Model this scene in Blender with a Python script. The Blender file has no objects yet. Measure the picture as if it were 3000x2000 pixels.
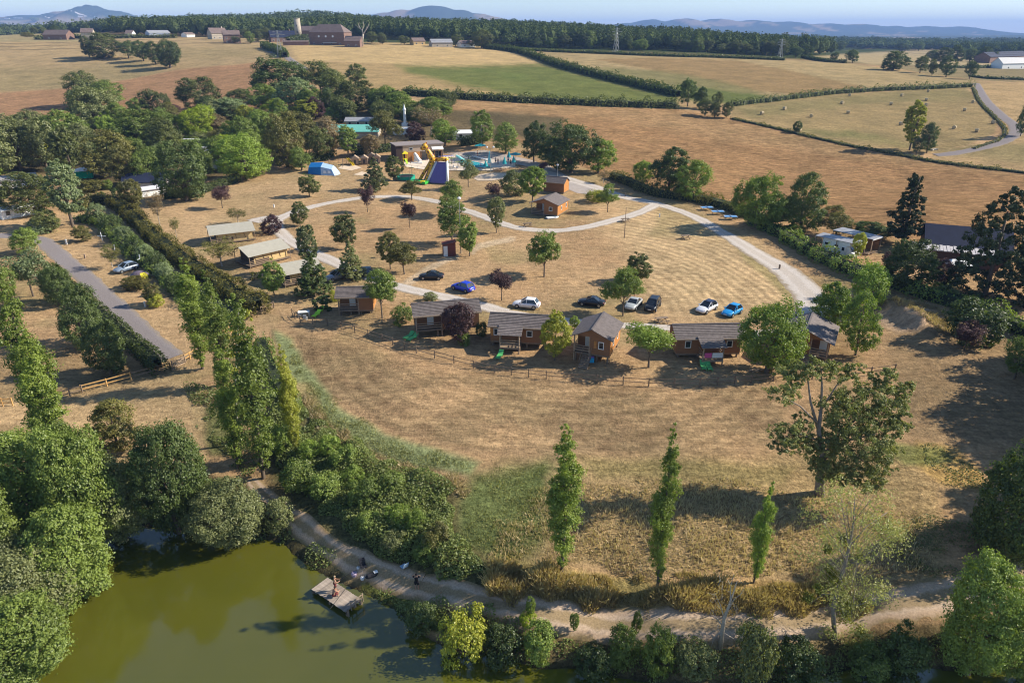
import bpy, bmesh, math, random
import numpy as np
from mathutils import Vector, Matrix
PI = math.pi
rad = math.radians
S = bpy.context.scene
C = S.collection
# ------------------------------------------------------------------ camera, world, sun
HAZE = 1.1e-4
H, PITCH, F = 44.0, rad(23.5), 2083.0
cp, sp = math.cos(PITCH), math.sin(PITCH)
cam = bpy.data.cameras.new('camera')
cam.lens = 36 * F / 3000; cam.sensor_width = 36; cam.clip_start = 0.5; cam.clip_end = 40000
cam_o = bpy.data.objects.new('camera', cam); C.objects.link(cam_o)
cam_o.location = (0, 0, H); cam_o.rotation_euler = (PI / 2 - PITCH, 0, 0)
S.camera = cam_o
SUN_EL, SUN_AZ = rad(33), rad(8)          # sun stands right, a little beyond the scene
sdir = Vector((math.cos(SUN_AZ) * math.cos(SUN_EL), math.sin(SUN_AZ) * math.cos(SUN_EL), math.sin(SUN_EL)))
W = bpy.data.worlds.new('World'); S.world = W; W.use_nodes = True
nt = W.node_tree; nt.nodes.clear()
sky = nt.nodes.new('ShaderNodeTexSky'); sky.sky_type = 'NISHITA'; sky.sun_disc = False
sky.sun_elevation = SUN_EL; sky.sun_rotation = PI / 2 - SUN_AZ
sky.altitude = 600; sky.air_density = 1.0; sky.dust_density = 0.15; sky.ozone_density = 3.5
bg = nt.nodes.new('ShaderNodeBackground'); bg.inputs[1].default_value = 0.098
wo = nt.nodes.new('ShaderNodeOutputWorld')
nt.links.new(sky.outputs[0], bg.inputs[0]); nt.links.new(bg.outputs[0], wo.inputs[0])
sun = bpy.data.lights.new('sun', 'SUN'); sun.energy = 4.6; sun.angle = rad(0.53); sun.color = (1, 0.92, 0.79)
sun_o = bpy.data.objects.new('sun', sun); C.objects.link(sun_o)
sun_o.rotation_euler = (-sdir).to_track_quat('-Z', 'Y').to_euler(); sun_o.location = (60, 20, 90)
S.view_settings.view_transform = 'Standard'; S.view_settings.look = 'None'
S.view_settings.gamma = 1; S.view_settings.exposure = 0.84
S.render.engine = 'CYCLES'
S.cycles.use_denoising = True
S.cycles.max_bounces = 5; S.cycles.diffuse_bounces = 2; S.cycles.glossy_bounces = 2
S.cycles.transmission_bounces = 3; S.cycles.transparent_max_bounces = 4; S.cycles.volume_bounces = 0
S.cycles.sample_clamp_indirect = 4
S.cycles.pixel_filter_type = 'BLACKMAN_HARRIS'; S.cycles.filter_width = 1.1

# ------------------------------------------------------------------ projection helpers (photo pixels 3000x2000)
def ray(px, py):
    a, b = (px - 1500) / F, (1000 - py) / F
    return a, cp + b * sp, -sp + b * cp
def onplane(px, py, z=0.0):
    dx, dy, dz = ray(px, py); t = (z - H) / dz
    return dx * t, dy * t, z
def atY(px, py, Y):
    dx, dy, dz = ray(px, py); t = Y / dy
    return dx * t, Y, H + dz * t
def topixel(X, Y, Z):
    d = Y * cp - (Z - H) * sp; v = Y * sp + (Z - H) * cp
    return 1500 + F * X / d, 1000 - F * v / d, d
def ztop(Y, py):
    k = (1000 - py) / F
    return H + Y * (k * cp - sp) / (cp + k * sp)
def ppm(X, Y, Z):
    return F / (Y * cp - (Z - H) * sp)

# ------------------------------------------------------------------ numpy noise
def vnoise(x, y, seed=0):
    x = np.asarray(x, float); y = np.asarray(y, float)
    xi = np.floor(x).astype(np.int64); yi = np.floor(y).astype(np.int64)
    fx = x - xi; fy = y - yi; fx = fx * fx * (3 - 2 * fx); fy = fy * fy * (3 - 2 * fy)
    def h(a, b):
        n = (a * 374761393 + b * 668265263 + seed * 1442695041) & 0xffffffff
        n = ((n ^ (n >> 13)) * 1274126177) & 0xffffffff
        return ((n ^ (n >> 16)) & 0xffff) / 65535.0
    return (h(xi, yi) * (1 - fx) + h(xi + 1, yi) * fx) * (1 - fy) + (h(xi, yi + 1) * (1 - fx) + h(xi + 1, yi + 1) * fx) * fy
def fbm(x, y, o=4, seed=0):
    r = 0; a = 0.5
    for i in range(o):
        r = r + a * vnoise(x * 2 ** i, y * 2 ** i, seed + i); a *= .5
    return r / (1 - .5 ** o)
def sstep(a, b, x):
    t = np.clip((x - a) / (b - a), 0, 1); return t * t * (3 - 2 * t)
def sdist(X, Y, poly):
    """signed distance to polygon, negative inside"""
    poly = np.asarray(poly, float); n = len(poly)
    d = np.full(X.shape, 1e18); ins = np.zeros(X.shape, bool)
    for i in range(n):
        ax, ay = poly[i]; bx, by = poly[(i + 1) % n]
        ex, ey = bx - ax, by - ay
        t = np.clip(((X - ax) * ex + (Y - ay) * ey) / (ex * ex + ey * ey + 1e-9), 0, 1)
        d = np.minimum(d, (X - ax - t * ex) ** 2 + (Y - ay - t * ey) ** 2)
        if ay != by:
            c = ((ay > Y) != (by > Y)) & (X < (bx - ax) * (Y - ay) / (by - ay) + ax)
            ins ^= c
    d = np.sqrt(d)
    return np.where(ins, -d, d)
def ldist(X, Y, line):
    d = np.full(X.shape, 1e18)
    for (ax, ay), (bx, by) in zip(line[:-1], line[1:]):
        ex, ey = bx - ax, by - ay
        t = np.clip(((X - ax) * ex + (Y - ay) * ey) / (ex * ex + ey * ey + 1e-9), 0, 1)
        d = np.minimum(d, (X - ax - t * ex) ** 2 + (Y - ay - t * ey) ** 2)
    return np.sqrt(d)

# ------------------------------------------------------------------ terrain heights: measured spots, thin plate surface
ctrl = []
for px, py, z in [(-300, 2300, .9), (700, 2300, .9), (1500, 2300, .9), (2300, 2300, .9), (3300, 2300, .9),
                  (-300, 1750, 1.3), (300, 1600, 1.3), (800, 1520, 1.3), (1250, 1730, 1.2), (1800, 1830, 1.2), (2500, 1810, 1.3), (3300, 1700, 1.6),
                  (1300, 1650, 2.4), (1640, 1675, 2.6), (1925, 1715, 2.6), (2210, 1705, 2.6), (2600, 1720, 2.4), (3000, 1600, 2.8),
                  (900, 1420, 2.6), (1150, 1480, 3.0), (1500, 1450, 3.8), (2000, 1450, 3.9), (2500, 1450, 3.9), (3300, 1300, 4.6),
                  (0, 1300, 2.6), (500, 1200, 2.8), (-300, 1100, 4), (250, 1050, 3.6), (700, 1100, 4.0), (1200, 1200, 4.8), (1800, 1200, 4.8), (2400, 1200, 4.8),
                  (1000, 950, 5.2), (1500, 1000, 5.2), (2000, 1000, 5.2), (2500, 950, 5.3), (3300, 900, 5.5), (0, 850, 5), (500, 850, 5.0), (-300, 800, 5),
                  (300, 680, 5.8), (800, 700, 6), (1300, 720, 6.2), (1800, 700, 6.2), (2300, 720, 5.8), (3000, 700, 6), (-200, 600, 6.5),
                  (400, 560, 7), (900, 540, 7.4), (1300, 470, 8.2), (1500, 550, 7.8), (1900, 560, 7.2), (2300, 600, 6.6), (2700, 600, 6.6)]:
    ctrl.append(onplane(px, py, z))
for px, py, Y in [(0, 430, 245), (0, 350, 320), (0, 270, 400), (0, 200, 490), (0, 130, 610), (400, 330, 330), (400, 200, 480), (400, 125, 610), (750, 340, 300), (750, 200, 450), (850, 132, 600),
                  (1200, 310, 300), (1200, 200, 460), (1200, 133, 610), (1500, 350, 275), (1500, 300, 322), (1500, 200, 480), (1500, 146, 610),
                  (1900, 400, 262), (1900, 310, 330), (1900, 230, 440), (1950, 158, 600), (2250, 480, 240), (2250, 400, 275), (2250, 330, 318), (2250, 260, 400), (2300, 180, 560),
                  (2650, 540, 220), (2650, 430, 265), (2650, 300, 350), (2650, 215, 500), (3000, 500, 232), (3000, 350, 305), (3000, 260, 410), (3000, 215, 560)]:
    ctrl.append(atY(px, py, Y))
for u, Y, z in [(-.72, 900, 41), (-.35, 900, 43), (0, 900, 40), (.35, 900, 23), (.72, 900, 15), (-.72, 1500, 44), (-.35, 1500, 50), (0, 1500, 46), (.35, 1500, 20), (.72, 1500, 12),
                (-.7, 3000, 36), (-.3, 3000, 40), (.1, 3000, 30), (.7, 3000, 8), (-1.2, 300, 10), (1.2, 300, 9), (-1.2, 700, 38), (1.2, 700, 16), (-1.2, 120, 6), (1.2, 120, 6), (-1.2, 1500, 42), (1.2, 1500, 12)]:
    ctrl.append((u * Y, Y, z))
ctrl = np.array(ctrl)
def feat(X, Y):
    Y = np.maximum(Y, 5.); return np.stack([X / Y * 2.2, np.log(Y)], -1)
def tps(r2): return r2 * np.log(r2 + 1e-12)
cf = feat(ctrl[:, 0], ctrl[:, 1]); n = len(ctrl)
K = tps(((cf[:, None] - cf[None]) ** 2).sum(-1)) + np.eye(n) * 2e-3
Pm = np.c_[np.ones(n), cf]
A = np.block([[K, Pm], [Pm.T, np.zeros((3, 3))]])
sol = np.linalg.solve(A, np.r_[ctrl[:, 2], 0, 0, 0])
def zbase(X, Y):
    q = feat(X, Y); r = sol[n] + q @ sol[n + 1:]
    for i in range(n):
        r = r + sol[i] * tps(((q - cf[i]) ** 2).sum(-1))
    return r
SHORE = [(-500, 1760), (-150, 1740), (40, 1700), (170, 1620), (300, 1560), (400, 1530), (520, 1545), (620, 1585), (760, 1570), (835, 1592), (880, 1632), (925, 1668), (965, 1690),
         (1060, 1738), (1100, 1748), (1150, 1776), (1210, 1812), (1262, 1872), (1330, 1900), (1420, 1912), (1500, 1930), (1600, 1950), (1704, 1962), (1806, 1980), (1950, 2000), (2200, 2005),
         (2390, 1975), (2500, 1945), (2700, 1940), (2850, 1965), (3000, 1955), (3500, 1930)]
pond = [onplane(a, b)[:2] for a, b in SHORE] + [(75, -10), (-75, -10)]
shore_w = pond[:len(SHORE)]

# polar-like grid: rows grow with distance
NR, NC = 690, 560
lnY = np.linspace(math.log(14.), math.log(15000.), NR)
lnY = np.concatenate([np.linspace(math.log(14.), math.log(1200.), 560), np.linspace(math.log(1200.), math.log(15000.), 130)[1:]])
NR = len(lnY)
us = np.linspace(-1.35, 1.35, NC)
GY = np.exp(lnY)[:, None] * np.ones((1, NC)); GX = GY * us[None]
GZ = zbase(GX, np.minimum(GY, 3000.))
# distant hills
far = sstep(2500, 5000, GY)
GZ = GZ * (1 - far) + far * 14
def ridge(px, py, Y, wx, wy, wob=0.15):
    X0, _, Z0 = atY(px, py, Y); X0b = X0
    g = np.exp(-((GX - X0) / wx) ** 2 - ((GY - Y) / wy) ** 2)
    return (Z0 - 14) * g * (1 + wob * (fbm(GX / 500, GY / 900, 4, 5) - .5))
for (a_, Y_, am, wx, wy) in [(650, 1350, 9, 70, 240), (560, 1300, 2, 90, 200), (940, 1350, 8, 80, 240), (1010, 1500, 6, 120, 240), (420, 1300, -6, 120, 300), (100, 1300, -8, 250, 500)]:
    X_ = (a_ - 1500) / F * Y_ * .93; GZ = GZ + am * np.exp(-((GX - X_) / wx) ** 2 - ((GY - Y_) / wy) ** 2)
hz = 0
for r in [(1270, 18, 7000, 480, 900), (1130, 40, 7000, 420, 800), (1400, 40, 7000, 420, 800), (1000, 52, 6500, 500, 800), (1480, 60, 7000, 300, 800), (1180, 30, 7000, 300, 800), (1350, 28, 7000, 260, 800), (1540, 70, 7000, 300, 700), (700, 48, 7200, 500, 700), (860, 50, 7000, 400, 700),
          (263, 16, 6500, 230, 700), (330, 28, 6500, 200, 700), (190, 30, 6600, 250, 700), (120, 42, 7000, 700, 800), (600, 45, 7500, 600, 900), (-200, 35, 7000, 900, 900),
          (1900, 60, 8500, 420, 1100), (2100, 57, 8600, 420, 1100), (2300, 66, 8500, 420, 1000), (2500, 73, 8400, 380, 1000), (2700, 77, 8500, 330, 900), (2000, 56, 8500, 420, 1100), (1830, 68, 8500, 400, 1000), (2200, 62, 8500, 550, 1000), (2400, 72, 8500, 500, 1000), (2600, 78, 8500, 350, 900), (2780, 79, 8500, 330, 900), (3050, 103, 8500, 800, 900), (3500, 100, 8500, 900, 900)]:
    hz = np.maximum(hz, ridge(*r))
GZ = GZ + hz + far * ((fbm(GX / 900, GY / 900, 3, 9) - .5) * 14 + (vnoise(GX / 90, GY / 260, 19) - .5) * 13)
# small relief, mound of earth, banks of the pond
near = 1 - sstep(250, 600, GY)
GZ += near * ((fbm(GX / 9, GY / 9, 3, 3) - .5) * .35)
GZ += sstep(600, 900, GY) * (1 - far) * (fbm(GX / 160, GY / 160, 3, 8) - .5) * 7
m = GY < 110
sd = np.full(GX.shape, 99.); sd[m] = sdist(GX[m], GY[m], pond)
sd[:, :] = np.where(m, sd + (vnoise(GX / 2.2, GY / 2.2, 4) - .5) * .7, sd)
GZ = np.where(sd > 0, GZ * sstep(-.4, 2.6, sd) + (1 - sstep(0, 2.6, sd)) * .12, -1.8 * sstep(0, 3.5, -sd) + .02)
GZ0 = GZ
def zt(X, Y):
    X = np.asarray(X, float); Y = np.maximum(np.asarray(Y, float), 14.01)
    ly = np.log(Y); r = np.interp(ly, lnY, np.arange(NR)); c = (X / Y - us[0]) / (us[1] - us[0])
    r = np.clip(r, 0, NR - 1.001); c = np.clip(c, 0, NC - 1.001)
    ri = r.astype(int); ci = c.astype(int); fr = r - ri; fc = c - ci
    return (GZ[ri, ci] * (1 - fr) + GZ[ri + 1, ci] * fr) * (1 - fc) + (GZ[ri, ci + 1] * (1 - fr) + GZ[ri + 1, ci + 1] * fr) * fc
ts = np.exp(np.linspace(math.log(18), math.log(20000), 2600))
def at(px, py, zo=0.0):
    """the place on the ground that the photograph shows at this pixel"""
    dx, dy, dz = ray(px, py)
    z = H + dz * ts; g = zt(dx * ts, dy * ts) + zo
    k = np.nonzero(z < g)[0]
    if len(k) == 0: t = 3000.
    else:
        k = max(k[0], 1); a = z[k - 1] - g[k - 1]; b = g[k] - z[k]
        t = ts[k - 1] + (ts[k] - ts[k - 1]) * a / (a + b + 1e-9)
    X, Y = dx * t, dy * t
    return X, Y, float(zt(X, Y)) + zo
# earth mound on the right
for (a, b, hh, r) in [(2620, 905, 1.7, 2.3), (2655, 925, 1.5, 2.2), (2690, 945, 1.9, 2.0), (2715, 965, 1.1, 1.8), (2590, 900, .9, 2)]:
    x, y, z = at(a, b)
    q = ((GX - x) ** 2 + (GY - y) ** 2) / r ** 2
    GZ += .75 * hh * np.exp(-q) * (1 + .4 * (vnoise(GX * 1.3, GY * 1.3, 8) - .5))
# ------------------------------------------------------------------ materials
MATS = {}
def newmat(name):
    m = bpy.data.materials.new(name); m.use_nodes = True; m.node_tree.nodes.clear(); return m
class N:
    def __init__(s, m): s.t = m.node_tree
    def __call__(s, typ, **kw):
        n = s.t.nodes.new(typ)
        for k, v in kw.items():
            if k.startswith('i_'): 
                key = k[2:]; key = int(key) if key.isdigit() else key
                n.inputs[key].default_value = v
            else: setattr(n, k, v)
        return n
    def l(s, a, b): s.t.links.new(a, b)
def ramp(n, stops):
    r = n('ShaderNodeValToRGB'); e = r.color_ramp.elements
    while len(e) < len(stops): e.new(0.5)
    for k, (p, c) in enumerate(stops):
        e[k].position = p; e[k].color = c if len(c) == 4 else (*c, 1)
    return r
def mul(n, a, b, fac=1.0, typ='MULTIPLY'):
    x = n('ShaderNodeMix', data_type='RGBA', blend_type=typ); x.inputs[0].default_value = fac
    n.l(a, x.inputs[6]); n.l(b, x.inputs[7]); return x.outputs[2]
def mat(name, col, rough=.8, var=.15, scale=3.0, bump=0.0, bscale=20., metal=0., spec=.3, stretch=(1, 1, 1), objvar=0.0):
    """plain painted, wooden or mineral surface with procedural grain"""
    if name in MATS: return MATS[name]
    m = newmat(name); n = N(m)
    out = n('ShaderNodeOutputMaterial'); b = n('ShaderNodeBsdfPrincipled')
    b.inputs['Roughness'].default_value = rough; b.inputs['Metallic'].default_value = metal
    b.inputs['Specular IOR Level'].default_value = spec
    tc = n('ShaderNodeTexCoord'); mp = n('ShaderNodeMapping'); mp.inputs['Scale'].default_value = stretch
    n.l(tc.outputs['Object'], mp.inputs[0])
    no = n('ShaderNodeTexNoise'); no.inputs['Scale'].default_value = scale; no.inputs['Detail'].default_value = 5; no.inputs['Roughness'].default_value = .65
    n.l(mp.outputs[0], no.inputs['Vector'])
    r = ramp(n, [(.25, (1 - var,) * 3), (.75, (1 + var,) * 3)]); n.l(no.outputs[0], r.inputs[0])
    rgb = n('ShaderNodeRGB'); rgb.outputs[0].default_value = (*col, 1)
    c = mul(n, rgb.outputs[0], r.outputs[0])
    if objvar:
        oi = n('ShaderNodeObjectInfo'); r2 = ramp(n, [(0, (1 - objvar,) * 3), (1, (1 + objvar,) * 3)]); n.l(oi.outputs['Random'], r2.inputs[0]); c = mul(n, c, r2.outputs[0])
    n.l(c, b.inputs['Base Color'])
    if bump:
        n2 = n('ShaderNodeTexNoise'); n2.inputs['Scale'].default_value = bscale; n2.inputs['Detail'].default_value = 4; n.l(mp.outputs[0], n2.inputs['Vector'])
        bp = n('ShaderNodeBump'); bp.inputs['Strength'].default_value = 1; bp.inputs['Distance'].default_value = bump
        n.l(n2.outputs[0], bp.inputs['Height']); n.l(bp.outputs[0], b.inputs['Normal'])
    n.l(b.outputs[0], out.inputs[0]); MATS[name] = m; return m
def leafmat(name, ca, cb, trans=.3, nscale=.35, k=(1.36, 1.29, 1.0), gl=.035):
    ca = tuple(x * y for x, y in zip(ca, k)); cb = tuple(x * y for x, y in zip(cb, k))
    """foliage: two leaf colours mixed clump by clump, leaf by leaf and tree by tree"""
    if name in MATS: return MATS[name]
    m = newmat(name); n = N(m); out = n('ShaderNodeOutputMaterial')
    geo = n('ShaderNodeNewGeometry'); no = n('ShaderNodeTexNoise', i_Scale=nscale, i_Detail=3.0); n.l(geo.outputs['Position'], no.inputs['Vector'])
    at_ = n('ShaderNodeAttribute', attribute_name='tint'); oi = n('ShaderNodeObjectInfo')
    a1 = n('ShaderNodeMath', operation='MULTIPLY_ADD'); n.l(no.outputs[0], a1.inputs[0]); a1.inputs[1].default_value = 1.5; a1.inputs[2].default_value = -.55
    a2 = n('ShaderNodeMath', operation='MULTIPLY_ADD'); n.l(at_.outputs['Fac'], a2.inputs[0]); a2.inputs[1].default_value = .7; n.l(a1.outputs[0], a2.inputs[2])
    a3 = n('ShaderNodeMath', operation='MULTIPLY_ADD', use_clamp=True); n.l(oi.outputs['Random'], a3.inputs[0]); a3.inputs[1].default_value = .35; n.l(a2.outputs[0], a3.inputs[2])
    mx = n('ShaderNodeMix', data_type='RGBA'); n.l(a3.outputs[0], mx.inputs[0]); mx.inputs[6].default_value = (*ca, 1); mx.inputs[7].default_value = (*cb, 1)
    hs = n('ShaderNodeHueSaturation'); n.l(mx.outputs[2], hs.inputs['Color'])
    v = n('ShaderNodeMath', operation='MULTIPLY_ADD'); n.l(oi.outputs['Random'], v.inputs[0]); v.inputs[1].default_value = .3; v.inputs[2].default_value = .87; n.l(v.outputs[0], hs.inputs['Value'])
    d = n('ShaderNodeBsdfDiffuse'); t = n('ShaderNodeBsdfTranslucent'); g = n('ShaderNodeBsdfGlossy'); g.inputs['Roughness'].default_value = .45
    n.l(hs.outputs[0], d.inputs[0]); tc = n('ShaderNodeMix', data_type='RGBA', blend_type='MULTIPLY'); tc.inputs[0].default_value = 1; n.l(hs.outputs[0], tc.inputs[6]); tc.inputs[7].default_value = (1.15, 1.25, .6, 1); n.l(tc.outputs[2], t.inputs[0])
    s1 = n('ShaderNodeMixShader', i_0=trans); n.l(d.outputs[0], s1.inputs[1]); n.l(t.outputs[0], s1.inputs[2])
    s2 = n('ShaderNodeMixShader', i_0=gl); n.l(s1.outputs[0], s2.inputs[1]); n.l(g.outputs[0], s2.inputs[2])
    n.l(s2.outputs[0], out.inputs[0]); MATS[name] = m; return m

# ------------------------------------------------------------------ mesh helpers
def rawmesh(name, V, Fc, mat_=None, smooth=False, tint=None):
    V = np.asarray(V, np.float32).reshape(-1, 3); Fc = np.asarray(Fc, np.int32); k = Fc.shape[1]
    me = bpy.data.meshes.new(name); me.vertices.add(len(V)); me.vertices.foreach_set('co', V.ravel())
    me.loops.add(Fc.size); me.loops.foreach_set('vertex_index', Fc.ravel())
    me.polygons.add(len(Fc)); me.polygons.foreach_set('loop_start', np.arange(len(Fc), dtype=np.int32) * k)
    me.polygons.foreach_set('loop_total', np.full(len(Fc), k, np.int32))
    me.polygons.foreach_set('use_smooth', np.full(len(Fc), smooth, bool))
    if mat_: me.materials.append(mat_)
    if tint is not None:
        a = me.attributes.new('tint', 'FLOAT', 'FACE'); a.data.foreach_set('value', np.asarray(tint, np.float32))
    me.update(calc_edges=True); return me
def link(name, me, parent=None, loc=None, rz=None):
    o = bpy.data.objects.new(name, me); C.objects.link(o)
    if parent is not None: o.parent = parent
    if loc is not None: o.location = loc
    if rz is not None: o.rotation_euler = (0, 0, rz)
    return o
def tag(o, label, cat, group=None, kind=None):
    o['label'] = label; o['category'] = cat
    if group: o['group'] = group
    if kind: o['kind'] = kind
    return o
def thing(name, label, cat, loc=(0, 0, 0), rz=0., group=None):
    o = bpy.data.objects.new(name, None); C.objects.link(o); o.location = loc; o.rotation_euler = (0, 0, rz); o.empty_display_size = .3
    return tag(o, label, cat, group)
def struct(o): o['kind'] = 'structure'; return o
def stuff(o): o['kind'] = 'stuff'; return o
class MB:
    def __init__(s): s.v = []; s.f = []; s.m = []
    def add(s, vs, fs, mi=0):
        b = len(s.v); s.v += [tuple(v) for v in vs]; s.f += [tuple(i + b for i in f) for f in fs]; s.m += [mi] * len(fs); return s
    def box(s, x0, x1, y0, y1, z0, z1, mi=0):
        return s.add([(x0, y0, z0), (x1, y0, z0), (x1, y1, z0), (x0, y1, z0), (x0, y0, z1), (x1, y0, z1), (x1, y1, z1), (x0, y1, z1)],
                     [(0, 3, 2, 1), (4, 5, 6, 7), (0, 1, 5, 4), (1, 2, 6, 5), (2, 3, 7, 6), (3, 0, 4, 7)], mi)
    def bar(s, p, q, w, h=None, mi=0):
        p = Vector(p); q = Vector(q); h = h or w; d = (q - p).normalized(); up = Vector((0, 0, 1)) if abs(d.z) < .95 else Vector((1, 0, 0))
        a = d.cross(up).normalized() * w / 2; b = a.cross(d).normalized() * h / 2
        return s.add([p - a - b, p + a - b, p + a + b, p - a + b, q - a - b, q + a - b, q + a + b, q - a + b],
                     [(0, 1, 2, 3), (7, 6, 5, 4), (0, 4, 5, 1), (1, 5, 6, 2), (2, 6, 7, 3), (3, 7, 4, 0)], mi)
    def tube(s, pts, rs, n=6, mi=0, cap=True):
        pts = [Vector(p) for p in pts]; b = len(s.v); prev = None
        for i, p in enumerate(pts):
            d = (pts[min(i + 1, len(pts) - 1)] - pts[max(i - 1, 0)]).normalized()
            a = d.cross(Vector((.13, .31, .94)) if abs(d.z) < .9 else Vector((1, .1, 0))).normalized() if prev is None else (prev - d * prev.dot(d)).normalized()
            prev = a; c = d.cross(a); r = rs[i] if hasattr(rs, '__len__') else rs
            for k in range(n):
                t = 2 * PI * k / n; s.v.append(tuple(p + (a * math.cos(t) + c * math.sin(t)) * r))
        for i in range(len(pts) - 1):
            for k in range(n):
                s.f.append((b + i * n + k, b + i * n + (k + 1) % n, b + (i + 1) * n + (k + 1) % n, b + (i + 1) * n + k)); s.m.append(mi)
        if cap:
            s.f.append(tuple(b + k for k in range(n))[::-1]); s.m.append(mi); e = b + (len(pts) - 1) * n; s.f.append(tuple(e + k for k in range(n))); s.m.append(mi)
        return s
    def prism(s, poly, y0, y1, mi=0):
        """polygon in x,z extruded along y"""
        k = len(poly); return s.add([(x, y0, z) for x, z in poly] + [(x, y1, z) for x, z in poly],
            [tuple(range(k)), tuple(range(2 * k - 1, k - 1, -1))] + [(i, i + k, (i + 1) % k + k, (i + 1) % k) for i in range(k)], mi)
    def prismz(s, poly, z0, z1, mi=0):
        k = len(poly); return s.add([(x, y, z0) for x, y in poly] + [(x, y, z1) for x, y in poly],
            [tuple(range(k - 1, -1, -1)), tuple(range(k, 2 * k))] + [(i, (i + 1) % k, (i + 1) % k + k, i + k) for i in range(k)], mi)
    def mesh(s, name, mats, smooth=False):
        me = bpy.data.meshes.new(name); me.from_pydata(s.v, [], s.f)
        for m in (mats if isinstance(mats, (list, tuple)) else [mats]): me.materials.append(m)
        me.polygons.foreach_set('material_index', s.m)
        me.polygons.foreach_set('use_smooth', [smooth] * len(s.f)); me.update(); return me
    def build(s, name, mats, parent=None, smooth=False, loc=None, rz=None):
        return link(name, s.mesh(name, mats, smooth), parent, loc, rz)
def copytree(o, parent=None):
    c = o.copy(); C.objects.link(c)
    if parent is not None: c.parent = parent
    for ch in [x for x in KIDS(o)]: copytree(ch, c)
    return c
def KIDS(o): return [x for x in o.children]

# ------------------------------------------------------------------ ground colours
TAN = (.330, .212, .118); TAN2 = (.40, .27, .155); BRN = (.24, .145, .08); GRN = (.13, .145, .05); OLV = (.21, .18, .085)
STUB = (.40, .235, .125); GOLD = (.47, .315, .16); PALE = (.36, .28, .155); FGRN = (.155, .165, .055); PINK = (.41, .235, .135)
PPX, PPY, _d = topixel(GX, GY, GZ)
COL = np.ones((NR, NC, 3)) * np.array(TAN); STY = np.zeros((NR, NC, 3)); REG = np.zeros((NR, NC), int)
big = fbm(GX / 22, GY / 22, 4, 21)[..., None]
COL = COL * (1 - sstep(.45, .75, big) * .6) + np.array(TAN2) * sstep(.45, .75, big) * .6
big2 = fbm(GX / 14 + 30, GY / 14, 4, 22)[..., None]
COL = COL * (1 - sstep(.52, .72, big2) * .5) + np.array(OLV) * sstep(.52, .72, big2) * .5
STY[..., 1] = .35
wob1 = fbm(GX / 6, GY / 6, 3, 31) - .5
REGN = ['ground']
def paint(poly, col, fe=4, wob=8, sty=None, reg=None, amt=1.0, noise=None):
    p = np.array(poly, float); x0, x1 = p[:, 0].min() - 60, p[:, 0].max() + 60; y0, y1 = p[:, 1].min() - 60, p[:, 1].max() + 60
    m = (PPX > x0) & (PPX < x1) & (PPY > y0) & (PPY < y1)
    if not m.any(): return
    s = sdist(PPX[m], PPY[m], poly) + wob1[m] * 2 * wob
    a = (1 - sstep(-fe, fe, s)) * amt
    if noise: a = a * sstep(noise[1], noise[2], fbm(GX[m] / noise[0], GY[m] / noise[0], 4, int(p[0, 0]) % 97))
    a = a[:, None]
    COL[m] = COL[m] * (1 - a) + np.array(col) * a
    if sty is not None: STY[m] = STY[m] * (1 - a) + np.array(sty) * a
    if reg:
        if reg not in REGN: REGN.append(reg)
        r = REG[m]; r[s < 0] = REGN.index(reg); REG[m] = r
FARG = (.16, .155, .075)
# beyond the fields: wood floor and the blue hills with their clearings
fm = sstep(560, 640, GY)
COL = COL * (1 - fm[..., None]) + np.array((.06, .075, .03)) * fm[..., None]
pat = sstep(.60, .63, fbm(GX / 210, GY / 420, 3, 41)) * sstep(2500, 3500, GY)
COL = COL * (1 - pat[..., None] * .8) + np.array((.36, .25, .15)) * pat[..., None] * .8
patm = sstep(.55, .58, fbm(GX / 120, GY / 260, 3, 43)) * sstep(900, 1100, GY) * (1 - sstep(2500, 3500, GY)) * sstep(.2, .4, us)[None, :]
COL = COL * (1 - patm[..., None] * .9) + np.array(GOLD) * patm[..., None] * .9
REGN.append('hills'); REG[GY > 3500] = 1
# fields
paint([(-400, 60), (900, 60), (900, 320), (-400, 420)], (.40, .28, .155), 4, 3, (.25, .1, 0), 'pasture')
paint([(-400, 60), (320, 60), (320, 122), (-400, 125)], PALE, 4, 3)
paint([(-400, 190), (200, 200), (420, 175), (500, 240), (200, 262), (-400, 270)], OLV, 14, 10, None, None, .4)
paint([(380, 140), (760, 135), (800, 160), (560, 180)], OLV, 10, 6, None, None, .3)
paint([(-400, 270), (0, 272), (160, 262), (360, 237), (520, 205), (770, 182), (800, 200), (900, 240), (900, 480), (-400, 520)], PINK, 3, 3, (.6, .15, 0), 'stubble_field')
paint([(845, 128), (1100, 124), (1300, 130), (1480, 140), (1620, 186), (1500, 190), (1300, 197), (1000, 182), (875, 178)], (.50, .345, .175), 3, 2, (.3, .1, 0), 'barn_field')
paint([(860, 178), (1100, 186), (1300, 197), (1500, 190), (1620, 186), (1800, 240), (1985, 283), (1985, 312), (1500, 296), (1180, 275), (960, 262), (880, 230)], (.38, .26, .13), 3, 2, (.3, .1, 0), 'green_field')
paint([(1160, 192), (1320, 196), (1600, 188), (1800, 240), (1985, 283), (1985, 310), (1600, 300), (1480, 278), (1330, 245), (1200, 215)], FGRN, 12, 8)
paint([(1300, 200), (1600, 192), (1780, 240), (1500, 240)], (.13, .165, .05), 10, 8, None, None, .5, (40, .4, .6))
paint([(1520, 143), (1700, 150), (2000, 162), (2300, 175), (2480, 185), (2700, 215), (2880, 240), (2800, 258), (2600, 265), (2370, 278), (2150, 308), (2050, 300), (1985, 280), (1800, 232), (1620, 180), (1540, 160)], (.38, .275, .145), 3, 2, (.3, .1, 0), 'pale_field')
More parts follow.
